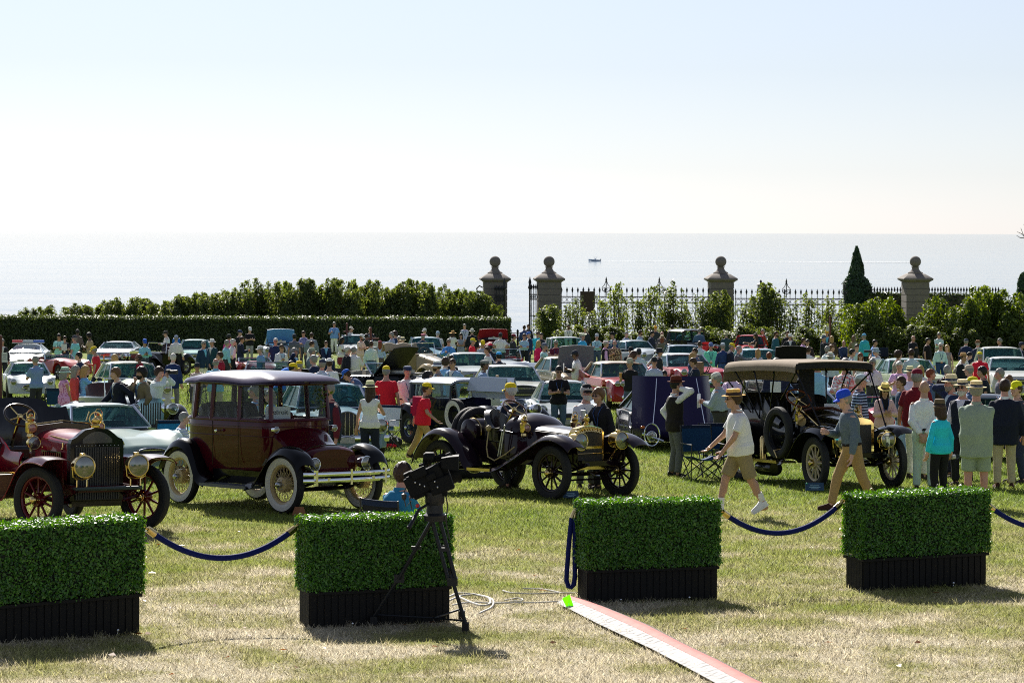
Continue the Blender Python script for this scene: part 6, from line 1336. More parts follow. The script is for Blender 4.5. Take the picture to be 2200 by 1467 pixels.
# ================================================================ older cars with separate wings, for the middle rows
def vintage(name, label, px, py, yaw, sp, d=None, group='cars on show on the lawn'):
    o = place_car(name, label, px, py, yaw, 'car', group, d); B = paint(sp['col']); Fd = paint(sp.get('fcol', sp['col'])); wb = sp.get('wb', 2.9); yf, yr = -wb / 2, wb / 2; rw = sp.get('R', .37); top = sp.get('top'); by = sp.get('belt', 1.10); hw = sp.get('hw', .66)
    for x in (-.68, .68):
        for y in (yf, yr): wire_wheel(o, (x, y, rw), rw, .15, sp.get('white', False), sp.get('wcol', '8a8a88'), hubr=.07, cap=CHROME)
    for sg in (-1, 1):
        fender(o, [(yf - .55, .50), (yf - .45, .70), (yf - .15, .88), (yf + .2, .86), (yf + .55, .64), (yf + .85, .40), (yf + 1.0, .36)], sg * .46, sg * .86, Fd, .06, 22, skirt=.09)
        fender(o, [(yr - .75, .36), (yr - .55, .48), (yr - .3, .74), (yr, .88), (yr + .3, .82), (yr + .52, .58), (yr + .58, .42)], sg * .46, sg * .86, Fd, .06, 22, name='rear_fender', skirt=.09)
        m = MB(); m.box((sg * .68, (yf + yr) / 2 + .1, .34), (.32, wb - 1.75, .04)); m.build('running_board', Fd, o)
        lamp_drum(o, (sg * .44, yf - .38, .86), .12, .2, CHROME); m = MB(); m.tube([(sg * .44, yf - .36, .75), (sg * .40, yf - .2, .6)], .02, 6); m.build('lamp_bracket', CHROME, o)
    m = MB(); m.box((0, 0, .42), (.9, wb + .5, .2)); m.build('chassis', DARK, o)
    yb = yf + sp.get('bl', 1.25); zt = by + .02
    m = MB(); pr = [(-.30, .45), (-.32, .98), (-.22, 1.08), (0, 1.11), (.22, 1.08), (.32, .98), (.30, .45)]; m.rings([[(x, y, z) for x, z in pr] for y in (yf - .12, yf - .24)]); rad = m.build('radiator', CHROME, o, angle=25)
    for i in range(9): m = MB(); m.box((-.22 + i * .055, yf - .247, .74), (.022, .016, .5)); m.build('bar', DARK, rad)
    if sp.get('lids'):   # bonnet sides folded up, showing the engine
        m = MB(); m.box((0, (yf + yb) / 2 - .05, .66), (.55, yb - yf, .5)); m.build('engine', DARK, o)
        for sg, ang in ((-1, 76), (1, 82)):
            c, s = math.cos(R(ang)), math.sin(R(ang)); m = MB(); m.sheet([[(sg * (.05 + q * c * .6), y, 1.10 + q * s) for q in (0, .24, .46)] + [(sg * (.05 + .46 * c * .6 + .10), y, 1.10 + .46 * s - .30)] for y in np.linspace(yf - .08, yb, 5)], .025); m.build('bonnet_lid', paint(sp['lids']), o)
            m = MB(); m.sheet([[(sg * .36, y, z) for z in (.5, .8)] for y in np.linspace(yf - .05, yb, 4)], .02); m.build('bonnet_side', B, o)
        m = MB(); m.rings([[(x, y, z) for x, z in ((-.36, .5), (-.36, .9), (-.25, 1.08), (0, 1.12), (.25, 1.08), (.36, .9), (.36, .5))] for y in (yb - .06, yb)]); m.build('bulkhead', B, o)
    else:
        bonnet_loft(o, [(yf - .14, .30, .5, .95, 1.08), (yb, .42, .5, by - .12, by + .02)], B)
        for sg in (-1, 1):
            for i in range(8): m = MB(); m.box((sg * .37, yf + .15 + i * .09, .78), (.03, .03, .26)); m.build('louvre', B, o)
    ye = yr + sp.get('tail', .35); m = MB(); rs = []
    for y, w, z1 in ((yb - .02, .43, by), (yb + .25, hw * .94, by + .01), ((yb + ye) / 2, hw, by), (ye - .35, hw * .96, by - .02), (ye, hw * .75, by - .22), (ye + .1, hw * .6, by - .4)):
        zi = z1 if top else .55
        rs.append([(x, y, z) for x, z in ((-w * .9, .42), (-w, .7), (-w, z1 - .03), (-w + .03, z1), (-w + .08, zi if .25 + yb < y < ye - .1 else z1), (w - .08, zi if .25 + yb < y < ye - .1 else z1), (w - .03, z1), (w, z1 - .03), (w, .7), (w * .9, .42))])
    m.rings(rs); bd = m.build('body', B, o, angle=35)
    yw = yb + .12
    if top:
        zr, tcol = top; w1 = hw * .90; yq = ye - .25; gl = CLEAR if sp.get('clear') else GLASS
        for a, b_ in (((-w1, yw, by), (w1, yw, by)), ((-w1, yq, by), (w1, yq, by))):
            m = MB(); m.sheet([[Vector(a).lerp(Vector(b_), u) + Vector((0, v * (.06 if a[1] == yw else -.1), v * (zr - by - .06))) for v in (0, .5, 1)] for u in np.linspace(0, 1, 5)], .008); m.build('windscreen' if a[1] == yw else 'rear_window', gl, bd)
        for sg in (-1, 1):
            for y0, y1 in ((yw + .05, (yw + yq) / 2 - .03), ((yw + yq) / 2 + .03, yq - .08)):
                m = MB(); m.sheet([[(sg * (hw - .02 - .05 * v), y0 + (y1 - y0) * u, by + .01 + v * (zr - by - .08)) for v in (0, 1)] for u in (0, .5, 1)], .008); m.build('side_window', gl, bd)
            for y0, w in ((yw, .025), ((yw + yq) / 2, .035), (yq - .04, .07)): m = MB(); m.tube([(sg * (hw - .02), y0, by - .02), (sg * (hw - .07), y0 + .03, zr - .03)], w, 6); m.build('pillar', B, bd)
        m = MB(); m.sheet([[(x * hw * .98, yw - .04 + (yq - yw + .1) * u, zr + .07 * (1 - x ** 4) * (1 - (2 * u - 1) ** 8 * .6) - .05 * abs(x) ** 8) for x in np.linspace(-1, 1, 11)] for u in np.linspace(0, 1, 11)], .05); m.build('roof', paint(tcol), bd, angle=60)
    else:
        m = MB(); m.tube([(-.5, yw, by - .05), (-.5, yw + .08, by + .42), (.5, yw + .08, by + .42), (.5, yw, by - .05)], .018, 6); wf = m.build('windscreen_frame', CHROME, o); m = MB(); m.sheet([[(x * .49, yw + .08 * v, by + .02 + .39 * v) for v in (0, .5, 1)] for x in (-1, 0, 1)], .006); m.build('windscreen', CLEAR, o)
        seat(o, 0, (yw + ye) / 2 + .1, hw * 1.6, .45, .75, .55, leather(sp.get('seat', '3a1a12'))); steering(o, (.3, yw + .42, by + .08), .20, 50, DARK, DARK, 3, .4)
        if sp.get('folded'):
            g = [[(x * hw * 1.02, ye - .35 + .35 * u, by + .06 + .30 * math.sin(u * math.pi) + .04 * math.sin(x * 7)) for x in np.linspace(-1, 1, 11)] for u in np.linspace(0, 1, 8)]; m = MB(); m.sheet(g, .06); m.build('folded_top', M('canvas_beige', (.36, .30, .21), .9, 0, 0, .15, 6, .3), o, angle=70)
    if sp.get('spare'): t_ = link('spare_tyre', tyre_mesh(rw, .15, True), o, (-.80, yf + .95, .72)); t_.rotation_euler = (R(-15), 0, 0)
    m = MB(); m.sheet([[(x * .82, yf - .62 + .08 * x * x, .42 + v) for v in (-.04, 0, .04)] for x in np.linspace(-1, 1, 9)], .02); m.build('front_bumper', CHROME, o)
    return o
# ================================================================ the cars of the middle and far rows
RC = 'two tone'
sprt, sdn, brq = SPORT, SEDAN, BAROQ
CL = lambda b, s0, s1, s2, s3, wb, wr, zb, zr, **k: mk(b, cab=(s0, s1, s2, s3, wb, wr, zb, zr), **k)
coupe = CL(SPORT, .40, .50, .66, .84, .70, .52, .84, 1.22, lamps=[(.60, .64, .10, .10)], grille=(.62, .46, .22, .02, 3), bumper=None)
sedan = CL(SEDAN, .36, .47, .72, .84, .84, .68, .98, 1.42)
baroq = CL(BAROQ, .34, .43, .68, .80, .76, .62, 1.02, 1.48, lamps=[(.66, .78, .11, .06)], grille=(.52, .74, .5, -.01, -6))
wedge = CL(SPORT, .34, .56, .72, .93, .74, .52, .76, 1.10, hc=[(0, .42), (.05, .52), (.34, .74), (.75, .86), (1, .8)], hf=[(0, .42), (.05, .54), (.2, .68), (.75, .84), (1, .78)], wd=[(0, .9), (.05, .97), (.2, 1), (.9, 1), (1, .95)], L=4.15, W=1.9, bumper=None, chrome=False, bow=.05)
open_ = lambda b, s0, zb, zr, c0, c1, **k: mk(b, cab=(s0, s0 + .05, None, None, b['W'] * .41, b['W'] * .37, zb, zr), cockpit=(c0, c1), **k)
cars = []
classic('sports_coupe', 'pale silver racing coupe with round headlamps at the far left', 61, 857, 14, mk(coupe, col='b9c2c4', W=1.66, L=4.1, R=.33))
pc = classic('police_car', 'white wedge shaped police car with red and blue roof light bar', 58, 0, 3, mk(wedge, col='d4d8da', glass=('police_glass', (.8, .85, .85), .75, (.6, .65, .68))), d=120)
lbar = thing  # light bar on the police car roof
m = MB(); m.box((0, .38, 1.19), (1.50, .24, .05)); lb = m.build('light_bar', M('bar_base', (.4, .4, .4), .4), pc)
for x, c, nm in ((-.50, (.65, .01, .02), 'red_lens'), (0, (.45, .5, .55), 'clear_lens'), (.50, (.02, .12, .6), 'blue_lens')): m = MB(); m.box((x, .38, 1.27), (.49, .22, .12), top=.95); m.build('beacon_lens', M(nm, c, .2, 0, .6), lb)
classic('racing_car', 'low red and silver open racing car beside the police car', 124, 0, 38, mk(open_(SPORT, .45, .82, 1.02, .5, .68), col='9a1a16', W=1.45, L=3.9, wire='9a9a98', bumper=None, grille=(.45, .5, .3, .02, -5)), d=108)
classic('muscle_car', 'silver coupe with wide sunlit bonnet in the second far row at left', 254, 0, 2, mk(sedan, col='a8acb2', rcol='a8acb2', L=4.9, cab=(.36, .46, .68, .86, .82, .64, .92, 1.2), hc=[(0, .6), (.02, .78), (.1, .86), (.35, .93), (.7, .95), (1, .8)], hf=[(0, .6), (.02, .80), (.1, .90), (.35, .93), (.7, .97), (1, .8)], lamps=[(.72, .66, .08, .02)], grille=(1.1, .66, .16, .0, 3)), d=122)
vintage('hot_rod', 'black open roadster with exposed engine beside the man in the maroon shirt', 334, 0, -28, dict(col='0c0c0e', wb=2.6, hw=.6, belt=1.0), d=112)
classic('sports_coupe', 'pale teal coupe with glinting bonnet below the clipped hedge', 420, 0, 8, mk(sedan, col='7fb0ae', rcol='a7bcbc', L=4.4, W=1.7, cab=(.36, .47, .70, .84, .74, .58, .9, 1.3), hc=[(0, .55), (.03, .75), (.35, .88), (1, .8)], hf=[(0, .55), (.03, .78), (.35, .86), (.7, .9), (1, .8)], lamps=[(.62, .62, .085, .03)], grille=(.9, .6, .18, 0, 3)), d=122)
classic('racing_car', 'glossy pink red open sports racer with low curved windscreen', 545, 0, 22, mk(open_(SPORT, .45, .84, 1.02, .5, .66), col='b23a48', L=4.1, W=1.7, lamps=[(.60, .64, .09, .1)], grille=(.7, .48, .22, .03, 4)), d=105)
classic('convertible', 'dark convertible whose teal tinted windscreen shows above the electric car roof', 578, 0, 4, mk(open_(SEDAN, .40, 1.0, 1.34, .46, .75), col='1c2226', lamps=[(.74, .78, .1, .04)], grille=(1.2, .66, .25, 0, 5)), d=86)
classic('sedan_car', 'pale grey car with its sky blue bonnet raised in the far row', 602, 0, 6, mk(baroq, col='9aa3a8', rcol='c6c9c8', hood=(.32, 76, '5c97cc', .72, .72), cab=(.36, .45, .72, .84, .74, .6, 1.0, 1.42)), d=127)
classic('sedan_car', 'silver sedan half hidden behind the woman with long black hair', 766, 0, 5, mk(sedan, col='a9b0b5', lamps=[(.74, .78, .1, .04)], grille=(1.2, .66, .25, 0, 5)), d=128)
classic('sedan_car', 'pale blue sedan with rounded roof behind the beige vintage car', 914, 0, 5, mk(baroq, col='7fa3b5', rcol='a5bcc6'), d=121)
vintage('vintage_car', 'beige vintage tourer with its folded canvas top heaped behind the seats', 905, 0, 32, dict(col='8f7f60', fcol='b29e78', belt=1.3, hw=.72, wb=3.1, R=.4, folded=1), d=100)
classic('convertible', 'long black tail finned convertible with its bonnet raised', 800, 868, 62, mk(open_(SEDAN, .42, 1.0, 1.36, .47, .76), col='07070a', L=5.6, lamps=[(.70, .78, .09, .04), (.52, .78, .09, .03)], grille=(1.3, .62, .25, 0, 4), fins=(1.0, 1.22), hood=(.40, 50, '08080a', .86, 1.15), seat='b9b2a2', strip=.62))
vintage('vintage_car', 'dark navy thirties coupe with silver roof and folded up bonnet lids', 1012, 957, 35, dict(col='0a1020', fcol='11131c', top=(1.44, '9aa0ae'), hw=.62, clear=1, lids='b4bccb', wb=3.0, belt=1.06, wcol='4a5468', bl=1.35, spare=1))
classic('sedan_car', 'light blue round fendered car behind the electric car bonnet', 703, 0, 14, mk(baroq, col='6f93a2', lamps=[(.70, .70, .14, .03)], W=1.85, hf=[(0, .55), (.03, .82), (.1, .93), (.25, .94), (.4, .88), (.6, .84), (.75, .9), (.88, .82), (1, .5)]), d=53.5)
classic('sports_coupe', 'silver green coupe with wraparound windscreen behind the crimson touring car', 212, 1019, 33, mk(coupe, col='7c938f', rcol='8da09c', L=4.5, W=1.75, bumper=(.42, .10, 0), cab=(.38, .47, .60, .80, .76, .60, .86, 1.25), bow=.2))
vintage('vintage_car', 'black and silver open vintage car with flat windscreen and big headlamps', 268, 0, 28, dict(col='8e979b', fcol='0b0b0e', hw=.64, belt=1.08), d=58)
classic('sedan_car', 'cream white saloon with round headlamps behind the two men in blazers', 278, 884, 20, mk(baroq, col='c4c3b4', rcol='cfcec2', lamps=[(.66, .76, .13, .04)], W=1.86, L=4.6))
classic('sedan_car', 'white hardtop with broad pale windscreen behind the white car with oval grille', 1012, 0, 8, mk(sedan, col='b9c0c0', lamps=[(.74, .78, .1, .04)], grille=(1.2, .66, .25, 0, 5)), d=95)
classic('sedan_car', 'white sedan with large black mesh grille and stacked headlamps', 1096, 0, 8, mk(sedan, col='bcbdb4', rcol='c2c4bd', W=2.02, lamps=[(.80, .82, .085, .05), (.74, .66, .085, .02)], grille=(1.15, .74, .36, -.01, 2), bow=.18), d=77.5)
classic('sports_coupe', 'silver white coupe with small rounded roof behind the man in the black polo', 1211, 0, 3, mk(coupe, col='b4babd', rcol='bcc2c4', W=1.82, L=4.5, R=.35, lamps=[(.66, .70, .11, .12)], grille=(.95, .50, .24, .02, 1), cab=(.40, .48, .62, .86, .66, .50, .88, 1.32), bumper=(.40, .10, 0)), d=63.5)
classic('convertible', 'red tail finned hardtop with double headlamps and cream roof', 1334, 874, 12, mk(sedan, col='a31f20', rcol='c9b79c', L=5.4, W=2.02, lamps=[(.62, .84, .085, .03), (.79, .84, .085, .06)], grille=(1.0, .62, .30, -.02, 4), fins=(1.0, 1.26), bumper=(.44, .18, .06), strip=.7, bow=.2))
classic('sedan_car', 'red and white hardtop with white roof behind the woman in the chair', 1468, 0, 14, mk(sedan, col='b02a34', rcol='cfd4d6', lamps=[(.80, .84, .11, .03)], grille=(1.2, .66, .26, 0, 3), strip=.72, bow=.2), d=95)
classic('sedan_car', 'tan sedan with its grey bonnet lid raised facing the man in white', 1222, 0, 14, mk(sedan, col='b3a58c', L=4.7, W=1.8, hood=(.33, 76, '686e78', .66, .88)), d=89)
classic('pickup_truck', 'silver pickup shaped car with upright cab below the cream suited man', 1213, 0, 12, mk(baroq, col='9ea6a6', rcol='b5baba', cab=(.36, .41, .60, .64, .80, .70, 1.05, 1.58)), d=118)
classic('sports_coupe', 'silver sports car with glinting bonnet behind the boater hatted man', 1368, 0, 22, mk(baroq, col='9aa4aa', rcol='a3acb2', L=4.6, W=1.8, cab=(.42, .50, .68, .84, .72, .56, .98, 1.36)), d=121)
classic('sedan_car', 'dusty blue sedan showing only its roof and windscreen', 1468, 0, 4, mk(baroq, col='4e6076', rcol='5f7186'), d=108)
vintage('vintage_car', 'black vintage saloon by the shrubs in front of the grey suited man', 1488, 0, 20, dict(col='15181e', top=(1.62, '2a3038'), belt=1.15), d=132)
classic('small_car', 'bright red rounded small car below the shrubs', 1612, 0, -10, mk(baroq, col='b3141a', rcol='b3141a', L=4.0, W=1.6, chrome=False), d=128)
classic('sedan_car', 'pale blue hardtop partly hidden by the blond woman', 1630, 0, 5, mk(sedan, col='8fb4bf', rcol='a5c3cb'), d=104)
classic('muscle_car', 'black car with tall raised bonnet lid behind the touring car roof', 1686, 0, 6, mk(sedan, col='0c0d10', rcol='20262c', hood=(.36, 80, '060608', .52, 1.06)), d=79)
classic('roadster', 'teal green open car with a round number disc on its windscreen', 1532, 0, 10, mk(open_(SPORT, .44, .86, 1.24, .5, .72), col='2c7f74', lamps=[(.6, .66, .09, .1)]), d=67)
classic('sports_coupe', 'light blue car seen through the touring car behind the steering wheel', 1790, 0, 64, mk(coupe, col='6f8ea6', rcol='8ea9bd', L=4.6, W=1.75), d=61)
classic('roadster', 'pink red open roadster with bonnet scoop behind the woman in the straw hat', 1884, 0, 16, mk(open_(SPORT, .46, .88, 1.16, .52, .72), col='b03442', W=1.66, L=4.1, lamps=[(.58, .72, .10, .10)], grille=(.6, .5, .22, .02, 4), hf=[(0, .46), (.03, .66), (.10, .88), (.2, .92), (.34, .86), (.5, .78), (.68, .84), (.82, .86), (.93, .74), (1, .52)], hc=[(0, .46), (.03, .64), (.12, .82), (.3, .92), (.42, .92), (.75, .86), (.9, .78), (.98, .6), (1, .5)]), d=58)
classic('sedan_car', 'pale green compact sedan behind the man in the lilac shirt', 1952, 0, 3, mk(sedan, col='a9b79a', rcol='93a8a6', L=4.6, W=1.85, lamps=[(.70, .78, .11, .03)], grille=(.9, .68, .24, 0, 3)), d=88)
classic('sedan_car', 'white hardtop at the right edge with low dark grille', 2172, 0, -4, mk(sedan, col='cfd0ca', rcol='d4d5d0', W=2.0, lamps=[(.80, .84, .1, .04)], grille=(1.35, .62, .24, -.02, 2), bow=.2), d=91)
classic('convertible', 'cream car with soft top raised behind the white hardtop', 2152, 0, -2, mk(sedan, col='c2c0b4', rcol='d2d0c6', cab=(.38, .48, .74, .82, .82, .72, 1.0, 1.55)), d=103)
classic('small_car', 'dark red car with its red hatch lid raised by the end of the clipped hedge', 1058, 0, 4, mk(baroq, col='7c1016', rcol='7c1016', L=4.2, hood=(.36, 78, '8c1620', .80, .58)), d=136)
classic('roadster', 'white open roadster with upright windscreen below the red hatch', 1084, 0, 8, mk(open_(SPORT, .44, .90, 1.34, .5, .72), col='bfc4c8', lamps=[(.6, .66, .09, .1)], seat='7c1418'), d=108)
classic('sedan_car', 'dark blue car behind the crowd at the right edge', 2150, 0, 72, mk(baroq, col='0d1420', rcol='121a28', cab=(.40, .5, .68, .78, .74, .6, 1.0, 1.3)), d=53)
classic('small_car', 'dark rounded car behind the blue folding chair with round headlamp', 1128, 0, -20, mk(baroq, col='14181e', rcol='14181e', L=4.0, W=1.6, cab=None), d=98)
# forward tilted bonnet of the purple sports car
o = classic('sports_coupe', 'dark purple sports car with its whole front tipped up towards us', 1419, 0, 6, mk(coupe, col='17101f', L=4.2, hc=[(0, .4), (.4, .55), (.42, .86), (.75, .86), (1, .5)], hf=[(0, .4), (.38, .58), (.42, .8), (.75, .84), (.93, .74), (1, .52)], lamps=[], grille=None), d=58.2)
PURP = M('tilted_paint', '241d48', .35, 0, .15, .06, 3, 0, .1); m = MB(); g = []
for v in np.linspace(0, 1, 17):
    z = .20 + 1.42 * v; w = .93 - .08 * v if v > .25 else .93 - .08 * v - .25 * (1 - v / .25) ** 2; row = []
    for x in np.linspace(-1, 1, 19):
        bulge = .10 * math.exp(-(x / .22) ** 2) + .12 * math.exp(-((abs(x) - .72) / .2) ** 2) * (1 - v * .4)
        row.append((x * w, -2.35 - bulge + .62 * abs(x) ** 3.2 + .38 * v + (.40 * (1 - v / .15) ** 2 if v < .15 else 0), z))
    g.append(row)
m.sheet(g, .02); bn = m.build('tilted_bonnet', PURP, o, angle=70)
for sg in (-1, 1):
    a_ = np.linspace(0, 2 * math.pi, 26); m = MB(); m.tube([(sg * .60 + .165 * math.cos(a), -2.51 + .02 * math.cos(a) * sg, .36 + .24 * math.sin(a)) for a in a_], .016, 6); m.build('lamp_surround', CHROME, bn); lamp_drum(bn, (sg * .60, -2.45, .33), .105, .12, CHROME)
    m = MB(); m.tube([(sg * (.80 - .45 * u), -2.42 - .12 * u, .32 - .10 * u + .06 * (1 - u)) for u in np.linspace(0, 1, 7)], .035, 7); m.build('bumper_blade', CHROME, bn); m = MB(); m.tube([(sg * .44, -2.14, 1.58), (sg * .50, -2.32, 1.1), (sg * .57, -2.46, .60)], .008, 5); m.build('seam_strip', CHROME, bn)
    m = MB(); m.ball((sg * .78, -2.36, .52), .04, 8, 6, (1.4, .6, .8)); m.build('indicator', M('amber', (.6, .15, .03), .2), bn)
d_ = Vector(o.location); mb = MB(); mb.lathe([(.11, 0), (.11, .004)], 18, (-.30, -.42, 1.10), mtx=Matrix.Rotation(R(90), 3, 'X'))
# ================================================================ chairs, signs, bags, television camera
def camp_chair(px, py, rz, label, col='092a48', d=None, s=1.):
    p = GX(px, d) if d else FT(px, py); o = thing('folding_chair', label, 'chair', p, R(rz), 'folding camp chairs on the lawn', s); C1 = cloth(col)
    m = MB(); m.sheet([[(-.26 + .52 * u, .02 + .42 * v * 0 - .24 + .44 * v, .44 - .07 * math.sin(u * math.pi) - .03 * v) for v in np.linspace(0, 1, 4)] for u in np.linspace(0, 1, 7)], .012); m.build('seat', C1, o)
    m = MB(); m.sheet([[(-.27 + .54 * u, .20 + .09 * v + .04 * math.sin(u * math.pi), .50 + .44 * v) for v in np.linspace(0, 1, 5)] for u in np.linspace(0, 1, 7)], .012); m.build('backrest', C1, o); m = MB(); m.sheet([[(-.27 + .54 * u, .285 + .04 * math.sin(u * math.pi), .88 + .07 * v) for v in (0, 1)] for u in np.linspace(0, 1, 7)], .02); m.build('top_band', cloth('0a1830'), o)
    for a, b_, n in (((-.30, -.26, 0), (.28, -.24, .44), 'leg'), ((.30, -.26, 0), (-.28, -.24, .44), 'leg'), ((-.30, .28, 0), (.28, .22, .44), 'leg'), ((.30, .28, 0), (-.28, .22, .44), 'leg'), ((-.31, -.26, 0), (-.29, .24, .44), 'leg'), ((.31, -.26, 0), (.29, .24, .44), 'leg'), ((-.31, .28, 0), (-.29, -.24, .42), 'leg'), ((.31, .28, 0), (.29, -.24, .42), 'leg'), ((-.30, .24, .40), (-.29, .30, .96), 'back_post'), ((.30, .24, .40), (.29, .30, .96), 'back_post'), ((-.31, -.26, .0), (-.30, -.26, .64), 'arm_post'), ((.31, -.26, 0), (.30, -.26, .64), 'arm_post')):
        m = MB(); m.tube([a, b_], .010, 6); m.build(n, DARK, o)
    for s_ in (-1, 1): m = MB(); m.box((s_ * .30, -.02, .65), (.05, .5, .012)); m.build('armrest', DARK, o)
    return o
camp_chair(1508, 1032, 18, 'empty blue folding chair nearest the man on the phone'); camp_chair(1541, 1026, 6, 'empty blue folding chair behind the man in the straw hat and white polo')
camp_chair(126, 0, 175, 'blue folding chair back beside the woman with the red bag', d=70); camp_chair(362, 0, 200, 'blue folding chair at the rear of the electric car', '155d90', d=48)
camp_chair(1141, 0, 178, 'blue folding chair back beside the woman in pink', '0e5580', d=93); camp_chair(1176, 0, 160, 'dark folding chair back in front of the raised grey bonnet', '101828', d=80); camp_chair(824, 965, -30, 'small open white and black folding stool by the man in jeans', 'b6bac0'); camp_chair(776, 962, 190, 'navy folding chair with tall back behind the woman in the hat', '0b1226', s=1.25)
camp_chair(1427, 0, 20, 'dark folding chair in which the woman in sunglasses sits', '10151f', d=70); camp_chair(1900, 0, 10, 'dark folding chair below the green shrubs', '0c1424', d=126)
def sign_post(px, ytop, d, signs, label, arm=None, ybot=None):
    p = GX(px, d); o = thing('sign_post', label, 'sign', p, 0, 'dark red class sign posts'); k = d / F; Z = lambda y: AT(px, y, d).z - p.z; RB = M('post_red', (.11, .03, .025), .7, 0, 0, .2, 6)
    m = MB(); m.box((0, 0, Z(ytop) / 2), (.09, .09, Z(ytop))); m.build('post', RB, o); m = MB(); m.ball((0, 0, Z(ytop)), .06, 8, 6); m.build('finial', RB, o)
    if arm: m = MB(); m.box(((arm[0] + arm[1]) / 2 * k, 0, Z(arm[2])), ((arm[1] - arm[0]) * k, .06, .07)); m.build('arm', RB, o)
    for i, (x0, x1, y0, y1, c) in enumerate(signs):
        m = MB(); m.box(((x0 + x1) / 2 * k, -.05, (Z(y0) + Z(y1)) / 2), ((x1 - x0) * k, .015, Z(y0) - Z(y1))); b_ = m.build('sign_board', M('sign_' + c, c, .5), o)
        for j in range(3): m = MB(); m.box(((x0 + x1) / 2 * k, -.06, Z(y0) + (Z(y1) - Z(y0)) * (.25 + .22 * j)), ((x1 - x0) * k * (.7 - .15 * (j % 2)), .004, (Z(y0) - Z(y1)) * .07)); m.build('text_line', M('sign_text', (.2, .2, .22), .6), b_)
    return o
sign_post(745, 696, 128, [(2, 10, 715, 727, 'd8dad6')], 'dark red sign post with short white arm below the clipped hedge', (-7, 8, 712)); sign_post(796, 706, 105, [(3, 16, 733, 745, 'ccd2d4'), (3, 16, 746, 759, '8b95a0')], 'dark red sign post with two hanging boards beside the blue shirted people', (-10, 18, 727)); sign_post(1783, 682, 124, [(-9, -2, 702, 711, 'd4d6d2')], 'tall dark red sign post in front of the bright shrubs'); sign_post(1, 724, 84, [(3, 15, 757, 778, 'c9ccd2')], 'dark red sign post cut off by the left edge')
def backpack(px, hy, d, w, h, col, label, face, z):
    p = GX(px, d); p.z += z; o = thing('backpack', label, 'backpack', p, R(face)); m = MB(); m.rings([[(x * w * s, y, zz * 1.0) for x, y in ((-.5, 0), (-.5, .12), (-.3, .2), (.3, .2), (.5, .12), (.5, 0))] for zz, s in ((0, .9), (h * .1, 1), (h * .7, 1), (h * .92, .85), (h, .6))]); m.build('bag', cloth(col), o, angle=50)
    m = MB(); m.box((0, .21, h * .32), (w * .6, .05, h * .38)); m.build('pocket', cloth(col), o)
    for s in (-1, 1): m = MB(); m.tube([(s * w * .3, .0, h * .95), (s * w * .36, -.10, h * 1.02), (s * w * .4, -.26, h * .85), (s * w * .42, -.16, h * .3), (s * w * .4, .02, h * .1)], .016, 5); m.build('strap', DARK, o)
def cup(px, py, d, label, col='d8d6d0', r=.04, h=.12):
    o = thing('drink_cup', label, 'cup', AT(px, py, d), 0, 'drinks held by visitors'); m = MB(); m.lathe([(r * .75, -h / 2), (r, h / 2), (r * 1.08, h / 2 + .004), (r * 1.05, h / 2 + .016), (r * .8, h / 2 + .022)], 14); m.build('cup', M('cup_' + col, col, .4), o)
# television camera on its tripod
pt = FT(932, 1348); o = thing('tripod', 'black tripod with spreader standing in front of the second planter', 'tripod', pt); q = lambda x, y, d: AT(x, y, d) - pt; d0 = pt.y; TB = M('tripod_black', (.012, .014, .018), .45, 0, 0, .1, 9, 0, .3)
ap = q(934, 1106, d0)
feet = [FT(803, 1339) - pt, FT(1000, 1353) - pt, FT(992, 1326) - pt]
for i, ft in enumerate(feet):
    m = MB(); off = Vector((.035, 0, 0)) if i else Vector((.0, .03, 0)); a = ap + (ft - ap).normalized() * .06; mid = ap + (ft - ap) * .58
    for s in (-1, 1): m.tube([a + off * s, mid + off * s * .9], .017, 7)
    m.tube([mid - (ft - ap) * .06, ft + Vector((0, 0, .06))], .017, 7); m.box(mid, (.09, .05, .07)); m.box(ap + (ft - ap) * .30, (.085, .04, .03)); lg = m.build('leg', TB, o); m = MB(); m.box(ft + Vector((0, 0, .03)), (.06, .08, .07)); m.build('foot', RUBBER, lg)
m = MB(); c_ = sum(feet, Vector()) / 3 + Vector((0, 0, .05)); [m.tube([c_, f_ + Vector((0, 0, .08))], .009, 6) for f_ in feet]; m.build('spreader', TB, o)
m = MB(); m.lathe([(.09, -.05), (.10, 0), (.075, .02), (.07, .09), (.085, .11), (.085, .20), (.05, .22)], 16, ap); m.box(ap + Vector((0, 0, .25)), (.16, .12, .05)); m.build('fluid_head', TB, o)
m = MB(); m.tube([ap + Vector((-.06, -.05, .10)), q(900, 1095, d0 - .2), q(878, 1134, d0 - .35)], [.012, .014, .02], 7); m.build('pan_handle', TB, o); m = MB(); m.ball(q(897, 1086, d0 - .15), .018, 8, 6); m.build('red_knob', M('knob_red', (.5, .02, .02), .4), o)
pc_ = q(935, 1066, d0) + pt; o = thing('television_camera', 'black broadcast camera with viewfinder hood mounted on the tripod', 'camera', pc_); Q = lambda x, y, dd=0.: AT(x, y, d0 + dd) - pc_; CB = M('camera_black', (.007, .008, .009), .6, 0, 0, .2, 30, 0, .1); rot = Matrix.Rotation(R(-25), 4, 'Y')
def cb(x, y, dd, dims, name, mat=CB, ang=-25, bev=.012):
    m = MB(); m.box((0, 0, 0), [q_ * .86 for q_ in dims], mtx=Matrix.Rotation(R(ang), 4, 'Y')); t_ = m.build(name, mat, o, smooth=False); t_.location = Q(x, y, dd); b_ = t_.modifiers.new('b', 'BEVEL'); b_.width = bev; b_.segments = 2; return t_
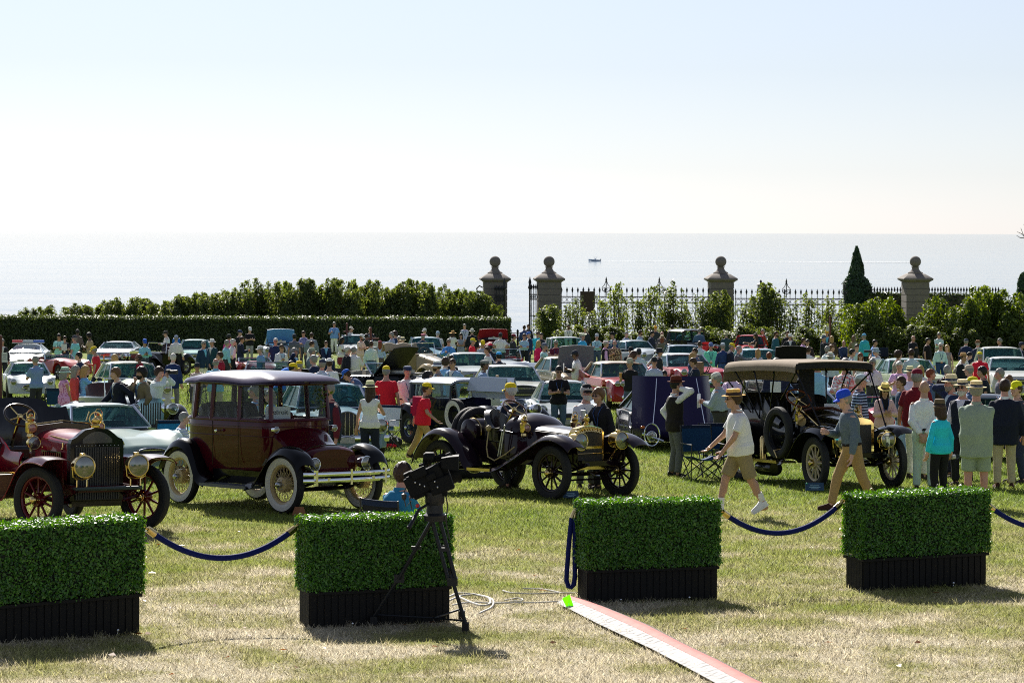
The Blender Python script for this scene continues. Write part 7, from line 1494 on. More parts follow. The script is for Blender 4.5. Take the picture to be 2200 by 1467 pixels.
cb(914, 1032, 0, (.40, .17, .21), 'camera_body'); cb(893, 1044, 0, (.12, .15, .25), 'battery'); cb(880, 1030, .04, (.08, .12, .16), 'rear_panel'); cb(945, 1010, .02, (.16, .13, .15), 'lens_mount'); cb(948, 1040, -.02, (.24, .16, .16), 'shoulder_pad', ang=-20); cb(934, 1058, 0, (.26, .12, .06), 'mount_plate', ang=0)
m = MB(); m.rings([[(x, y * s, z * s) for y, z in ((-.09, -.055), (.09, -.055), (.09, .055), (-.09, .055))] for x, s in ((-.07, .75), (.0, 1), (.08, 1.12))]); vf = m.build('viewfinder_hood', CB, o, smooth=False); vf.location = Q(966, 993, -.06); cb(950, 984, .05, (.20, .12, .05), 'top_panel', ang=-6); cb(900, 1016, -.09, (.16, .03, .10), 'side_monitor'); cb(926, 1024, -.10, (.10, .03, .07), 'control_box'); cb(884, 1020, -.02, (.05, .10, .09), 'wireless_pack'); mc = MB(); mc.tube([Q(900, 1000, .06), Q(930, 990, .06), Q(968, 974, .06)], [.012, .016, .016], 8); mc.build('shotgun_microphone', RUBBER, o); kn = MB(); [kn.ball(Q(x_, y_, -.11), .010, 6, 4) for x_, y_ in ((892, 1036), (902, 1040), (912, 1044), (934, 1034), (940, 1046))]; kn.build('buttons', STEEL, o); 
m = MB(); m.tube([Q(905, 1010), Q(915, 988), Q(950, 978), Q(972, 980)], .016, 7); m.build('carry_handle', CB, o); m = MB(); m.lathe([(.03, -.05), (.045, -.03), (.045, .04), (.03, .05)], 12, Q(922, 982), axis='X'); m.build('eyepiece', CB, o); m = MB(); m.lathe([(.05, -.1), (.07, -.05), (.075, .08), (.09, .1)], 16, (0, 0, 0), axis='X'); ln_ = m.build('lens', CB, o); ln_.location = Q(960, 1026, .12); ln_.rotation_euler = (0, R(-20), R(30))
for pts in (((876, 1040), (866, 1060), (872, 1088), (884, 1076)), ((890, 1052), (880, 1072), (885, 1094)), ((955, 1050), (962, 1085), (958, 1120), (966, 1160))):
    m = MB(); m.tube([Q(x, y, -.03) for x, y in pts], .006, 5); m.build('cable', DARK, o)
m = MB(); m.lathe([(.012, 0), (.022, .02), (.022, .05), (.008, .06)], 10, Q(868, 1074, -.05)); m.build('microphone', DARK, o)
# bags on the turf
p = FT(842, 962); o = thing('bag', 'black and white striped bag lying behind the electric car', 'bag', p); m = MB(); m.ball((0, 0, .13), .24, 14, 8, (1, .8, .6)); m.build('bag', cloth('15161a'), o); m = MB(); [m.torus((0, -.02, .15), .2, .012, 16, 5, 'X', 20, 160) for _ in (0,)]; m.tube([(-.14, -.16, .16), (-.1, -.1, .27), (.1, -.1, .27), (.14, -.16, .16)], .018, 6); m.build('strap', cloth('c9c9c6'), o); m = MB(); m.ball((-.02, -.22, .06), .11, 10, 6, (1.3, .7, .5)); tag(m.build('red_cloth', cloth('a01424'), o))
p = FT(1010, 1028); o = thing('bag', 'black equipment bag lying under the purple speedster', 'bag', p, R(10)); m = MB(); m.ball((-.1, 0, .14), .26, 14, 8, (1.1, .8, .6)); m.lathe([(.05, -.35), (.065, -.3), (.065, .3), (.05, .35)], 12, (.28, -.12, .07), axis='X'); m.build('bag', cloth('0d0d10'), o); m = MB(); m.tube([(-.3, -.05, .1), (0, -.05, .3), (.35, -.1, .12)], .016, 6); m.build('strap', DARK, o)
# ================================================================ the crowd
# photo column, row of the top of the head, facing (0 towards us, 90 right, 180 away), pose, build, hair, hat, top, bottom, skin, extras | label
ROWS = '''
127,717,0,phone,m,short-bk,-,tee-7fb4dc,pants-3a5674,t,L|man in light blue tee checking his phone beside the clipped hedge
139,722,5,hold,w,short-br,-,tee-141a26,shorts-7f8894,f,SLG|woman in black top and grey shorts holding white papers
166,708,170,stand,h,short-bk,-,shirt-4d443e,pants-2b2a2c,b,|tall person in grey brown shirt turned to the clipped hedge at left
161,720,-120,stand,m,short-gr,cap-20283a,tee-6aaed0,pants-8db0cc,f,|man in aqua tee and navy cap behind the dark haired man drinking
194,716,-100,phone,m,curly-bk,-,tee-8a7a60,pants-4a6684,b,LG|man in tan shirt and jeans walking left of the silver coupe
209,743,-90,walkhold,m,short-gr,cap-d99a10,tee-a3202c,pants-20263a,t,|man in yellow cap and red tee in front of the silver coupe
171,757,-85,cup,m,short-bk,-,jkt-141f38-c8ccd6,pants-202636,f,|dark haired man in navy jacket drinking beside the red race car
247,762,-100,stand,w,bob-bl,-,shirt-2f8f9c,pants-20263a,f,|blond woman in teal seen over the roof of the cream saloon
300,760,-90,stand,h,short-bk,-,polo-7d1428,pants-20242c,b,S|bald looking man in glasses and maroon polo by the black roadster
310,727,20,hold,m,short-br,cap-1f4a9c,shirt-6f9fd8,pants-30384a,t,|man in royal blue cap and blue shirt behind the black roadster
359,710,-70,phone,m,short-br,cap-2c2c2e,shirt-b9c8e2,pants-8d8672,f,|man in dark cap and pale shirt left of the blue backpack
378,720,178,stand,h,short-gr,cap-66768c,shirt-c4cce0,pants-12151c,f,|man in white shirt wearing a bright blue backpack
78,765,-140,phone,m,short-gr,-,polo-5c7194,pants-23242a,t,|man in slate blue shirt in front of the silver racing coupe
137,787,120,clasp,w,bob-gr,bucket-8fa69a-7f968a,dress-b882a4*8c5078,pants-c0a080,t,|woman in grey green bucket hat and pink print dress
160,786,100,stand,w,long-gr,-,sweater-a33a38,pants-15151a,f,|grey haired woman in coral jacket carrying a dark red bag
181,786,100,reach,w,bob-bl,-,tee-5f8fc4~4a78b0,skirt-1a2440,t,|blond woman in blue tee pointing at the cream saloon
256,790,-60,walk,m,wavy-lb,-,jkt-0d1220-d0c4bc,pants-24456e,f,L|young man in dark navy blazer and jeans passing the cream saloon
306,790,-60,chin,m,curly-bk,-,jkt-5b5240-86a8cc,pants-121216,t,BLG|man with dark curly hair and olive blazer touching his chin
333,788,70,photo,m,wavy-br,-,shirt-a5b8dc,pants-a69c88,f,|man in pale blue shirt aiming a long camera lens
371,760,165,stand,m,short-wh,-,jkt-14254a-c8ccd6,pants-5a5c60,f,|silver haired man seen from behind in navy blazer and grey trousers
424,777,0,sit,m,short-bk,cap-1c2530,shirt-c9a8a4~a88884,pants-3a3a40,t,L|seated man in pink checked shirt and dark cap
436,733,50,stand,h,short-gr,-,jkt-13283f-5e9ad0,pants-b8b0a0,r,S|silver haired man in navy blazer over a bright blue shirt
456,728,-30,stand,m,short-br,panama-c9cad4-c9cad4,jkt-12303a-c6cce2,pants-20242c,t,L|man in white hat and dark teal jacket with white shirt
474,756,-90,stand,m,short-br,-,polo-7a1226,pants-2a2a30,f,S|brown haired man in maroon polo behind the man with hands on hips
463,770,180,hips,h,fringe-gr,-,polo-5f95dc,pants-8a8474,r,|balding man in sky blue polo with both hands on his hips
491,717,150,stand,m,short-bk,cap-2c3434,shirt-a8387c,pants-2a2c34,t,|person in dark cap and magenta shirt by the clipped hedge
486,731,120,stand,m,short-gr,-,shirt-6f9fe0,pants-2a2c34,f,|person in bright blue shirt below the magenta shirt
499,729,110,hips,m,wavy-wh,-,shirt-c2d0dc,pants-16181e,f,|white haired man in untucked white shirt beside a navy suit
514,708,60,stand,m,short-br,cap-1c2c4c,tee-17181e,pants-2a2c34,f,|man in navy cap and black tee next to the clipped hedge
516,723,100,hold,m,short-br,-,jkt-121c30-a8b4c8,pants-16202e,t,|brown haired man in dark navy suit gesturing to the right
536,702,20,hold,m,short-br,cap-c6b4b8,tee-131318,pants-77777a,f,|tall man in pale cap black tee and grey trousers
592,727,8,stand,h,wavy-wh,-,polo-142544,pants-16181e,r,S|white haired man in sunglasses and navy polo before the raised blue bonnet
604,740,30,cup,m,short-br,-,jkt-c6cad6-8fa4c8,pants-b8b4ac,t,SL|man in white jacket and sunglasses with a lanyard
632,717,180,stand,m,short-bk,cap-232a38,polo-474c58,pants-2a2c34,t,|man in grey polo standing against the raised blue bonnet
653,711,-20,hold,m,short-br,-,shirt-676c98*4a4e78,pants-3a3a44,r,|man in violet blue checked shirt right of the raised blue bonnet
669,715,175,stand,h,short-br,-,jkt-5c6874-c8ccd6,pants-4a4f58,f,|man in light grey suit seen from behind by the clipped hedge
666,733,110,phone,m,short-br,-,shirt-c8d0e4,pants-3a4658,t,|dark haired man in white shirt below the grey suited man
631,748,60,call,h,wavy-gr,-,jkt-0f1e3a-7a9cd8,pants-20242c,r,|silver haired man in navy blazer talking on a phone
668,746,110,stand,m,short-gr,cap-7f8874,jkt-6f7f7c-6f7f7c,pants-4a4a48,f,|man in sage cap and grey green jacket
675,764,-110,stand,m,wavy-gr,-,jkt-0e1a34-c8ccd6,pants-20242c,r,|silver haired man in navy jacket behind the yellow caps
627,779,80,stand,m,short-bk,cap-d99a10,shirt-8a9cb4,pants-20263a,t,|person in yellow cap and checked shirt left of a red polo
642,774,178,stand,h,short-gr,cap-d99a10,polo-c0182a,pants-20263a,f,|person in red polo and yellow cap just above the electric car roof
691,771,165,stand,m,short-gr,cap-20283c,shirt-8f9ed4,pants-3a4658,r,|person in navy cap and lavender shirt above the electric car roof
707,769,178,stand,m,short-br,cap-c6ccdc,tee-c0c8dc,pants-3a4658,f,|person in white cap and white tee with a navy backpack
718,692,-5,cup,h,short-gr,-,polo-5a7cba,pants-b0c0d0,r,SL|tall man in blue polo and pale trousers by the clipped hedge
700,732,10,sit,m,short-br,-,jkt-16203a-5f8fcc,pants-90959c,f,S|boy in navy jacket sitting beside the clipped hedge
732,725,85,hold,w,long-bk,-,tee-c8c4c0,skirt-5a2028,b,|woman with long black hair in white top and maroon skirt
753,701,60,stand,m,short-bk,cap-a89f96,polo-a4b0c0,pants-9aa0a8,t,|man in grey polo behind the left sign post
745,745,100,stand,h,short-wh,-,jkt-14161e-14161e,pants-2a2c34,f,|white haired person in black quilted jacket
759,745,160,cup,h,short-gr,-,jkt-c8c6bc-c8c6bc,pants-15161a,f,|grey haired man in cream jacket with black trousers
774,717,60,phone,m,short-br,cap-c0b8b4,tee-b09c90,pants-a89a88,r,BS|bearded man in pale cap and beige tee
787,717,170,stand,h,short-bk,-,shirt-1c2420,pants-1d2c48,t,|dark haired man in black shirt and jeans left of the hanging boards
797,733,175,stand,m,short-br,-,shirt-9db0e0,pants-5a7898,f,|person in pale blue shirt hidden by the sign post
816,731,-175,stand,w,long-rd,cap-7a2c40,shirt-7f95d4,pants-4a4440,f,|woman in burgundy cap and periwinkle shirt
795,703,0,stand,m,fringe-gr,-,shirt-1a1e28,pants-2a2c34,f,|balding man in black against the clipped hedge
842,714,-90,reach,m,short-gr,-,shirt-8790a4~6a7288,pants-3a3c44,r,|man in grey striped shirt holding his arms out
851,712,-110,hold,m,curly-br,-,tee-1e2c48,pants-3a3c44,f,|curly haired man in navy tee beside the man in grey stripes
857,722,10,stand,m,short-wh,-,shirt-7f94c4,pants-3a3c44,f,S|white haired man in sunglasses and blue shirt by the straw hat
865,724,-20,stand,m,short-gr,panama-b8a888-2c3040,jkt-5c1c2c-b8a8b8,pants-2c2a30,f,|man in straw hat and burgundy jacket
908,716,160,stand,h,fringe-gr,flatcap-82455a,jkt-22384c-22384c,pants-2c2a30,r,|man in mauve cap and dark blue jacket at the pale blue sedan
913,705,-50,stand,m,short-gr,cap-bcc6d4,shirt-c2c8d8,pants-8a8a84,f,|man in white cap and white shirt behind the mauve cap
940,711,170,stand,h,short-gr,cap-7c90a0,polo-bcc6e0,pants-8d8672,f,|man in grey cap and white polo right of the pale blue sedan
972,710,150,cup,w,bob-br,wide-b08a50-201810,tee-b8b4b4,skirt-17171c,t,|woman in wide straw hat with white and black clothes
990,716,0,cross,w,long-bk,-,dress-6f7680,pants-c0a080,t,|woman in grey dress with folded arms
998,696,0,clasp,m,short-gr,-,shirt-8f98e0,pants-3a3c44,f,L|tall man in lavender shirt with lanyard by the clipped hedge
1014,706,180,stand,h,short-gr,panama-c4b4a8-22222a,jkt-10151c-10151c,pants-12151c,f,|man in white hat and black suit by the raised red hatch
964,728,-5,cup,h,short-gr,-,shirt-3f74c0,pants-3a3c44,r,SLG|man in sunglasses and cobalt blue shirt with orange badge
1014,726,80,stand,m,short-gr,cap-e0a018,polo-bc1c2c,pants-3a3c44,t,|person in yellow cap and red polo by the white roadster
1036,730,15,hold,m,short-br,cap-dc9c14,shirt-8c90a0*6c7084,pants-3a3c44,t,S|man in yellow cap and grey checked shirt
1048,745,-80,stand,m,short-br,-,tee-c8ccdc,pants-3a4658,r,L|man in white tee leaning over behind the white hardtop
1053,737,170,stand,m,short-bk,cap-a01830,polo-20242c,pants-3a3c44,f,|person in bright red cap and dark shirt
1072,755,-160,stand,m,short-bk,cap-2478b4,polo-18202e,pants-3a3c44,f,|child in bright blue cap by the white roadster
1075,714,180,hips,h,short-bk,cap-2a2e36,polo-bcc4e4,pants-3a3c44,t,|man in black cap and white polo with hands on hips
1102,717,90,cup,m,short-bk,cap-641c2c,jkt-26282e-26282e,pants-22242a,t,|man in maroon cap and charcoal jacket by the black railing
1126,717,5,cross,m,short-br,-,shirt-7f9ce0,pants-161a24,r,S|man in blue shirt with folded arms left of the woman in pink
1126,699,170,stand,m,short-br,-,shirt-2c4064,pants-20263a,f,|man in denim blue shirt at the gateway
1135,697,-10,stand,w,wavy-br,-,jkt-1a1c26-3a3a44,pants-20263a,f,|brown haired woman in dark jacket at the gateway
1137,712,-70,stand,m,short-gr,cap-234c90,jkt-182440-9fb0cc,pants-20263a,r,|man in bright blue cap and navy jacket at the gateway
1155,712,5,stand,h,short-br,-,polo-2a9cc4,pants-20263a,t,S|man in turquoise polo and sunglasses near the gateway
1156,732,120,stand,w,long-bl,-,sweater-b01848,skirt-17171c,t,|blond woman in crimson pink jacket and black skirt
1168,736,80,chin,m,short-gr,cap-4a5060,tee-8fb0b4,pants-42444a,t,|person in slate cap and pale aqua tee taking a drink
1194,731,0,phone,h,short-gr,-,polo-4c1428,pants-3a3c44,r,SL|man in sunglasses and plum polo looking at his hands
1221,697,0,clasp,m,short-bk,-,jkt-c4c0b0-c8ccd6,pants-b0ac9c,t,BSL|bearded man in cream suit behind the silver pickup
1251,716,40,stand,m,short-gr,cowboy-cdc2a4-8a6a40,shirt-2f86d8,pants-3a4658,t,|man in pale cowboy hat and vivid blue shirt
1282,716,0,cross,m,short-gr,cap-8a9098,shirt-84a4c4,pants-3a4658,r,L|man in grey cap and light blue shirt with folded arms
1257,702,0,stand,m,short-gr,-,shirt-1c2430,pants-20263a,f,|grey haired man in black in the shrubs behind the cowboy hat
1300,731,100,stand,m,short-gr,boater-c9b4b0-9a6070,vest-16141a-c888bc,pants-2a2c34,r,|man in straw boater with black waistcoat over a pink shirt
1320,731,5,cup,h,fringe-gr,-,tee-3c2c24*9c8468,pants-3a3c44,r,B|balding man in brown floral shirt
1317,714,-50,stand,m,short-bk,cowboy-15161c-15161c,jkt-1c3054-a8b4d0,pants-20263a,t,|man in black cowboy hat and blue suit
1240,752,-95,phone,h,short-bk,cap-1c2230,polo-c4c8dc,shorts-b8bcd0,b,|man in black cap white polo and white shorts reading papers
1355,744,10,stand,m,short-bk,cap-16181e,tee-1a1c22,pants-20263a,t,S|man in black cap and black tee behind the red hardtop
1360,756,110,stand,m,curly-br,-,shirt-26262e,pants-20263a,t,|curly haired person behind the tan cap
1372,748,170,stand,m,short-bk,cap-1e2632,shirt-93a8d8,pants-20263a,f,|man in black cap and pale blue shirt with dark braces
1354,768,-40,cup,m,short-gr,cap-8a8678,polo-0e0e12,pants-3a4658,t,|man in tan cap and black polo holding an iced drink
1374,710,110,stand,m,short-br,-,shirt-8294ae,pants-5a5c60,r,B|bearded man in pale blue grey shirt over the silver sports car
1398,711,80,phone,m,short-bk,-,jkt-1a2030-2c3a54,pants-20263a,t,|dark haired person in navy jacket below the orange cap
1408,699,0,stand,m,short-br,cap-cf8020,shirt-262a34,pants-20263a,r,|person in orange cap and dark shirt in front of the shrubs
1422,712,0,stand,m,fringe-gr,-,shirt-4a4448,pants-20263a,r,|balding man behind the woman in the straw hat and cape
1422,720,175,stand,w,long-rd,panama-a89c84-2c2418,sweater-525048,skirt-26262a,f,|woman in straw hat and olive tweed cape seen from behind
1451,711,80,bend,m,short-wh,-,jkt-22345a-6f90c4,pants-8a7a5c,r,|white haired man in navy jacket bending forward
1444,699,180,stand,m,short-bk,-,shirt-232c3c,pants-20263a,t,|dark haired person in the shrubs behind the bending man
1415,747,80,stand,m,short-bk,bucket-20222a-101014,jkt-1c1e24-c4c8d4,pants-20263a,t,|man in black hat and dark suit left of the red and white hardtop
1405,766,0,stand,m,short-br,cap-1e2024,shirt-8c94a8,pants-20263a,r,|person in black cap behind the bonnet of the red and white hardtop
1502,706,180,stand,h,short-gr,-,jkt-3a5268-a8b4c8,pants-34485c,f,|grey haired man seen from behind in slate blue suit
1503,733,175,stand,m,short-br,-,shirt-97a2cc,pants-5a5c60,r,|brown haired man in lavender shirt behind the red and white hardtop
1494,748,-60,stand,m,short-br,-,shirt-4a5470,pants-20263a,t,|brown haired man right of the white roof of the hardtop
1486,758,110,cross,w,long-bl,-,shirt-1c2c50*5a6c94,pants-20263a,f,|blond woman in navy print blouse behind the man with the tan backpack
1494,769,-95,hold,m,short-br,-,jkt-121a28-121a28,pants-20242c,t,|man in navy jacket carrying a tan backpack
1527,735,0,stand,h,short-gr,cap-465a84,polo-58b496,pants-b4ac9c,r,SLG|man in mint green polo and blue cap with orange badge
1553,736,180,stand,m,short-gr,cap-8a96a0,shirt-1c3058,pants-2a4470,f,|person in grey cap navy shirt and jeans seen from behind
1568,736,80,hold,m,short-gr,cap-d99c14,jkt-121a2c-c4c8d4,pants-b4ac9c,r,|man in yellow cap navy blazer and tan trousers
1560,712,178,stand,m,short-gr,panama-c0b08c-5a4428,jkt-22363c-22363c,pants-20263a,f,|man in straw hat and dark green jacket by the shrubs
1624,717,-85,reach,w,long-br,-,slv-141418,skirt-141418,t,|woman with long brown hair in black dress reaching to the left
1640,707,-75,stand,m,short-gr,-,jkt-43546e-a8b4c8,pants-3a4a60,t,S|man in grey blue suit and sunglasses beside the red small car
1666,712,70,stand,h,short-br,-,sweater-1d4656,pants-20263a,r,B|bearded man in dark teal sweater by the thin shrubs
1697,716,0,hips,h,short-gr,cap-c4cad8,jkt-15171e-b8c8e4,pants-20263a,r,L|man in white cap and black blazer with open shirt
1692,711,-10,stand,m,short-br,-,jkt-1a1a20-1a1a20,pants-20263a,t,|person in black right behind the white cap
1725,726,80,stand,m,short-br,-,shirt-a884c0,pants-20263a,t,|brown haired man in lilac shirt by the raised black bonnet
1735,729,-20,stand,m,short-bk,-,shirt-2a2024,pants-20263a,t,S|dark haired person in sunglasses behind the lilac shirt
1736,745,150,stand,m,short-br,-,shirt-c4c8d8,pants-20263a,t,|brown haired man in white shirt above the touring car roof
1628,750,175,stand,w,long-bl,-,shirt-8a8a9a,pants-20263a,f,|blond woman seen from behind above the touring car roof
1776,744,130,stand,m,short-gr,-,shirt-a4b0cc,pants-20263a,b,|grey haired man in pale shirt above the right end of the touring roof
1785,741,60,stand,m,wavy-lb,-,shirt-8c94a8,pants-20263a,f,|light brown haired person above the right end of the touring roof
1771,720,-60,stand,m,short-gr,cap-2a3c54,jkt-1a2026-1a2026,pants-16181c,r,|man in navy cap and black jacket left of the blond woman in brown
1776,709,0,stand,m,short-gr,cap-d48c20,jkt-18202e-4a90e0,pants-20263a,r,|man in orange cap with bright blue shirt by the sign post
1787,722,180,stand,w,long-bl,-,jkt-3c3028-3c3028,pants-20263a,f,|blond woman in brown jacket seen from behind by the sign post
1812,731,0,sit,h,fringe-gr,-,shirt-22304c,pants-20263a,r,|bald man in dark blue shirt seated by the bright shrubs
1834,721,170,stand,w,bob-lb,-,jkt-6a5c44-6a5c44,pants-20263a,f,|brown haired woman in olive tan jacket by the bright shrubs
1857,716,-150,stand,m,short-gr,cap-4a88b4,jkt-2c8c9c-2c8c9c,pants-1c242c,r,|man in sky blue cap and turquoise jacket
1878,730,60,stand,m,short-bk,-,shirt-4a74c4,pants-20263a,t,|person in blue shirt behind the turquoise jacket
1829,750,90,stand,m,short-bk,-,shirt-b8c4c8*5f8494,pants-20263a,t,|dark haired man in white print shirt left of the turquoise jacket
1840,740,10,stand,m,short-br,-,shirt-8fa8c4,pants-20263a,f,|dark browed man in pale blue below the turquoise jacket
1848,758,0,stand,w,long-rd,-,slv-b4b0b8,pants-3a3c44,f,S|auburn haired woman in sunglasses and pale sleeveless top
1846,803,85,stand,h,short-gr,cap-8a969c,polo-1c2438~7f8fb4,pants-3a3c44,r,|man in grey cap and navy striped polo behind the touring car
1546,799,-110,hold,h,short-gr,cap-a8a8a0,shirt-74808a,pants-2c2c2e,r,|man in pale cap and grey shirt holding a magazine
1574,787,-30,hold,m,short-bk,cap-b01424,shirt-cc9cb4,pants-3a3c44,t,L|man in red cap and pink shirt at the back of the touring car
1692,797,-90,stand,h,short-gr,cap-3a84d4,jkt-1a304c-6f8cb0,pants-20263a,t,BS|man in bright blue cap and navy jacket seen through the touring car
1668,765,-10,phone,h,short-bk,-,shirt-12182a,pants-15161c,t,L|person in black shirt reading a sheet seen through the touring car
1755,766,178,clasp,m,short-br,-,shirt-6f98c4,pants-7fa0c4,r,|person in blue denim shirt seen under the touring car top
1815,765,5,cup,m,short-gr,-,shirt-d0b0b4*a86060,pants-3a3c44,r,LG|person in pink patterned shirt seen under the touring car top
1888,746,-95,photo,m,short-gr,bucket-74808a-74808a,polo-b4bcc0,pants-161e30,t,|man in grey bucket hat taking a photograph
1875,771,-30,cup,h,wavy-gr,-,shirt-c8a0c8,pants-2c2a34,r,SL|silver haired man in sunglasses and pink shirt with lanyard
1928,754,110,stand,w,curly-br,-,sweater-7a7068,pants-3a3c44,f,|curly haired woman in taupe hooded top by the pale green sedan
1958,750,178,stand,m,short-br,-,shirt-9aa8dc,pants-8a8474,t,|brown haired man in lavender shirt facing the pale green sedan
1932,777,-15,cup,m,wavy-wh,-,polo-c48cb8,pants-2c2a34,r,LG|white haired man in pink polo with coral scarf
1961,721,30,cup,h,fringe-gr,-,jkt-16181e-16181e,pants-20242c,r,|bald man in black jacket at the green shrubs
1992,726,60,stand,h,short-bk,-,tee-0e0e10,pants-84684c,t,|dark haired man in black tee and tan trousers at the green shrubs
2017,714,0,cross,m,short-gr,-,shirt-9cb4dc,pants-8a8474,r,S|grey haired man in pale blue shirt with folded arms at the green shrubs
2020,737,10,stand,m,short-wh,-,shirt-94b0e0,pants-1e3456,r,SLG|white haired man in pale blue shirt and jeans with orange badge
2035,741,-30,stand,w,long-bl,-,dress-6c6464,pants-c0a080,f,|blond woman in grey dress beside the man with the orange badge
2075,727,150,stand,h,short-gr,cap-232c40,jkt-141e3a-c4c8d4,pants-161c30,r,|man in navy cap and navy suit seen from behind
2100,731,150,stand,m,short-gr,fedora-6a4c34-3a2818,jkt-141c34-c4c8d4,pants-161c30,r,|man in brown felt hat and navy suit seen from behind
2057,757,100,bend,m,short-bk,-,shirt-b4b8d8,pants-6a6458,t,|person in white shirt crouching beside the navy suits
2068,758,40,stand,m,short-bk,fedora-9c7c54-5a4028,jkt-12161e-c0c4dc,pants-20242c,t,|man in tan hat and black blazer over a white shirt
2105,755,178,stand,h,short-gr,cap-d8a418,polo-b4162c,pants-20263a,r,|man in yellow cap and red polo at the white hardtop
2084,783,-120,stand,m,short-gr,cap-9c8c7c,polo-84a8d8,pants-3a3c44,r,|man in tan cap and light blue polo with head bowed
2149,727,-90,stand,m,short-gr,-,jkt-22242a-22242a,pants-20242c,r,|grey haired man in black at the right end shrubs
2193,734,80,stand,m,short-bk,cap-202838,jkt-161c28-b8c4dc,pants-20242c,t,|person in navy cap and dark jacket at the right edge
2112,788,-90,stand,h,wavy-bk,-,polo-10161e,pants-20242c,t,|black haired man in black polo behind the straw hats
2034,785,160,stand,h,short-gr,-,jkt-1e1414-1e1414,pants-20242c,r,|silver haired man in dark brown jacket seen from behind
2150,792,-90,stand,m,short-gr,-,shirt-4a4c58,pants-20242c,r,|grey haired man in glasses behind the navy blazer at the right
2168,807,-40,stand,w,wavy-lb,-,tee-b8b4d0,pants-3a3c44,f,S|brown haired woman in sunglasses and white tee at the right
1996,793,90,stand,m,short-rd,-,shirt-3a4a68,pants-20242c,r,|red haired man behind the maroon cap
1955,787,-20,stand,m,short-gr,panama-c0ac84-20242c,shirt-b8a8c0,pants-20242c,r,|man in pale straw hat behind the maroon cap
550,829,-80,stand,m,wavy-gr,-,shirt-6c8cb4,pants-3a3c44,r,|grey haired man in blue check shirt seen through the electric car windows
582,839,-60,stand,w,bob-gr,-,shirt-7ca0d0,pants-3a3c44,f,|grey haired woman in light blue seen through the electric car windows
708,822,-60,stand,h,short-gr,-,vest-141c2c-4a1420,pants-20242c,r,|grey haired man in navy gilet over maroon sleeves at the electric car
794,818,172,cup,w,long-br,panama-c4ac88-c8c8c8,slv-b4bcd0,pants-121828,t,|woman in ribboned straw hat with long brown hair and navy trousers
829,785,176,stand,h,short-gr,cap-d99a10,tee-c01424,pants-3f5f80,r,|man in yellow cap red tee and blue jeans seen from behind
874,784,20,clasp,h,short-gr,flatcap-1c2c48,shirt-a8b0d8,shorts-b8a494,r,L|man in navy flat cap white shirt and dark tie
924,795,0,bend,m,short-br,-,shirt-7c8878,pants-3a3c44,t,SL|man in sage shirt and sunglasses bending over an engine
941,774,-90,reach,m,short-br,bucket-b8c4dc-24345c,shirt-5c6470,pants-3a3c44,t,B|bearded man in white and blue bucket hat raising one hand
956,769,150,stand,m,curly-br,-,jkt-5f88c0-c8ccd6,pants-3a4658,f,|curly brown haired man in light blue jacket seen from behind
973,771,-30,hips,m,short-br,-,jkt-66809c-b8c0d8,pants-3a4658,t,SL|man in mirrored glasses and grey blue blazer
968,763,20,stand,m,short-bk,-,shirt-20242c,pants-20263a,t,|dark haired person behind the mirrored glasses
1038,772,80,cup,m,short-bk,flatcap-565a5c,jkt-6a7c98-a8b8d0,pants-3a4658,b,|man in grey flat cap and blue grey blazer
1099,821,-130,stand,h,short-wh,cap-d99a10,jkt-0c1424-c8ccd6,pants-20242c,r,|white haired man in yellow cap and navy jacket at the speedster
1200,786,3,phone,m,short-bk,-,polo-0c0c10,pants-3a4c5c,t,SL|man in sunglasses and black polo holding his phone
1258,823,20,cup,m,wavy-wh,cap-131316,shirt-bcbedc,pants-3a3c44,r,BSL|white bearded man in black cap and white shirt with blue lanyard
1296,832,-45,lean,w,wavy-lb,-,jkt-0e0e12-1a1a20,pants-141418,t,SL|woman in sunglasses and black cardigan leaning with a cup
1426,795,5,sit,w,long-bk,-,shirt-a4b8dc,pants-3a3c44,f,SL|woman in sunglasses and pale blue shirt sitting in a folding chair
4,728,20,stand,m,short-gr,-,jkt-15171e-b0b4c0,pants-20242c,r,|man in dark suit half cut off at the left edge
605,777,150,bend,m,short-bk,-,jkt-1f5fb0-1f5fb0,pants-20263a,f,|person in royal blue jacket bending left of the yellow caps
783,793,-100,bend,m,short-br,cap-1c4a9c,shirt-3a4a6a,pants-20263a,r,|person in blue cap bending behind the windscreen of the black convertible
1163,715,-20,stand,m,short-bk,-,shirt-1c222c,pants-20263a,t,|person in dark clothes half hidden behind the turquoise polo
915,798,100,stand,w,long-bk,-,shirt-2c2c34,pants-20263a,t,|dark haired person half hidden behind the sage shirted man
1586,743,95,reach,m,short-gr,-,jkt-4a5054-4a5054,pants-2c2e32,r,|man in dark grey jacket reaching out right of the yellow cap and blazer
2186,817,-60,stand,m,short-br,cap-e0c010,shirt-30343c,pants-20263a,f,|person in bright yellow cap at the right edge behind the navy blazer
2086,808,100,stand,m,short-gr,cap-d8a418,polo-3c4c68,pants-20263a,t,|person in yellow cap hidden behind the straw boaters
1652,757,178,stand,m,short-rd,-,shirt-8a7c74,pants-20263a,f,|ginger haired person just above the touring car roof
1783,757,170,stand,m,short-gr,panama-c4b8a4-6a5a48,shirt-9aa4b4,pants-20263a,f,|person in pale straw hat just above the right end of the touring roof
1978,786,-30,stand,w,bob-bl,-,shirt-b0a8b4,pants-20263a,f,|pale blond woman behind the maroon cap and straw hat
560,742,-60,stand,m,short-gr,cap-c8ccd4,polo-5a7a9c,pants-3a3c44,f,|man in white cap and steel blue polo right of the tall man in black tee
1345,712,40,stand,m,short-gr,-,shirt-6a7890,pants-3a3c44,r,|grey haired man in blue grey shirt left of the bearded man at the shrubs
1113,752,0,sit,w,bob-br,-,tee-b01c2c,pants-7a1420,r,|child in red sitting beside the white roadster
'''
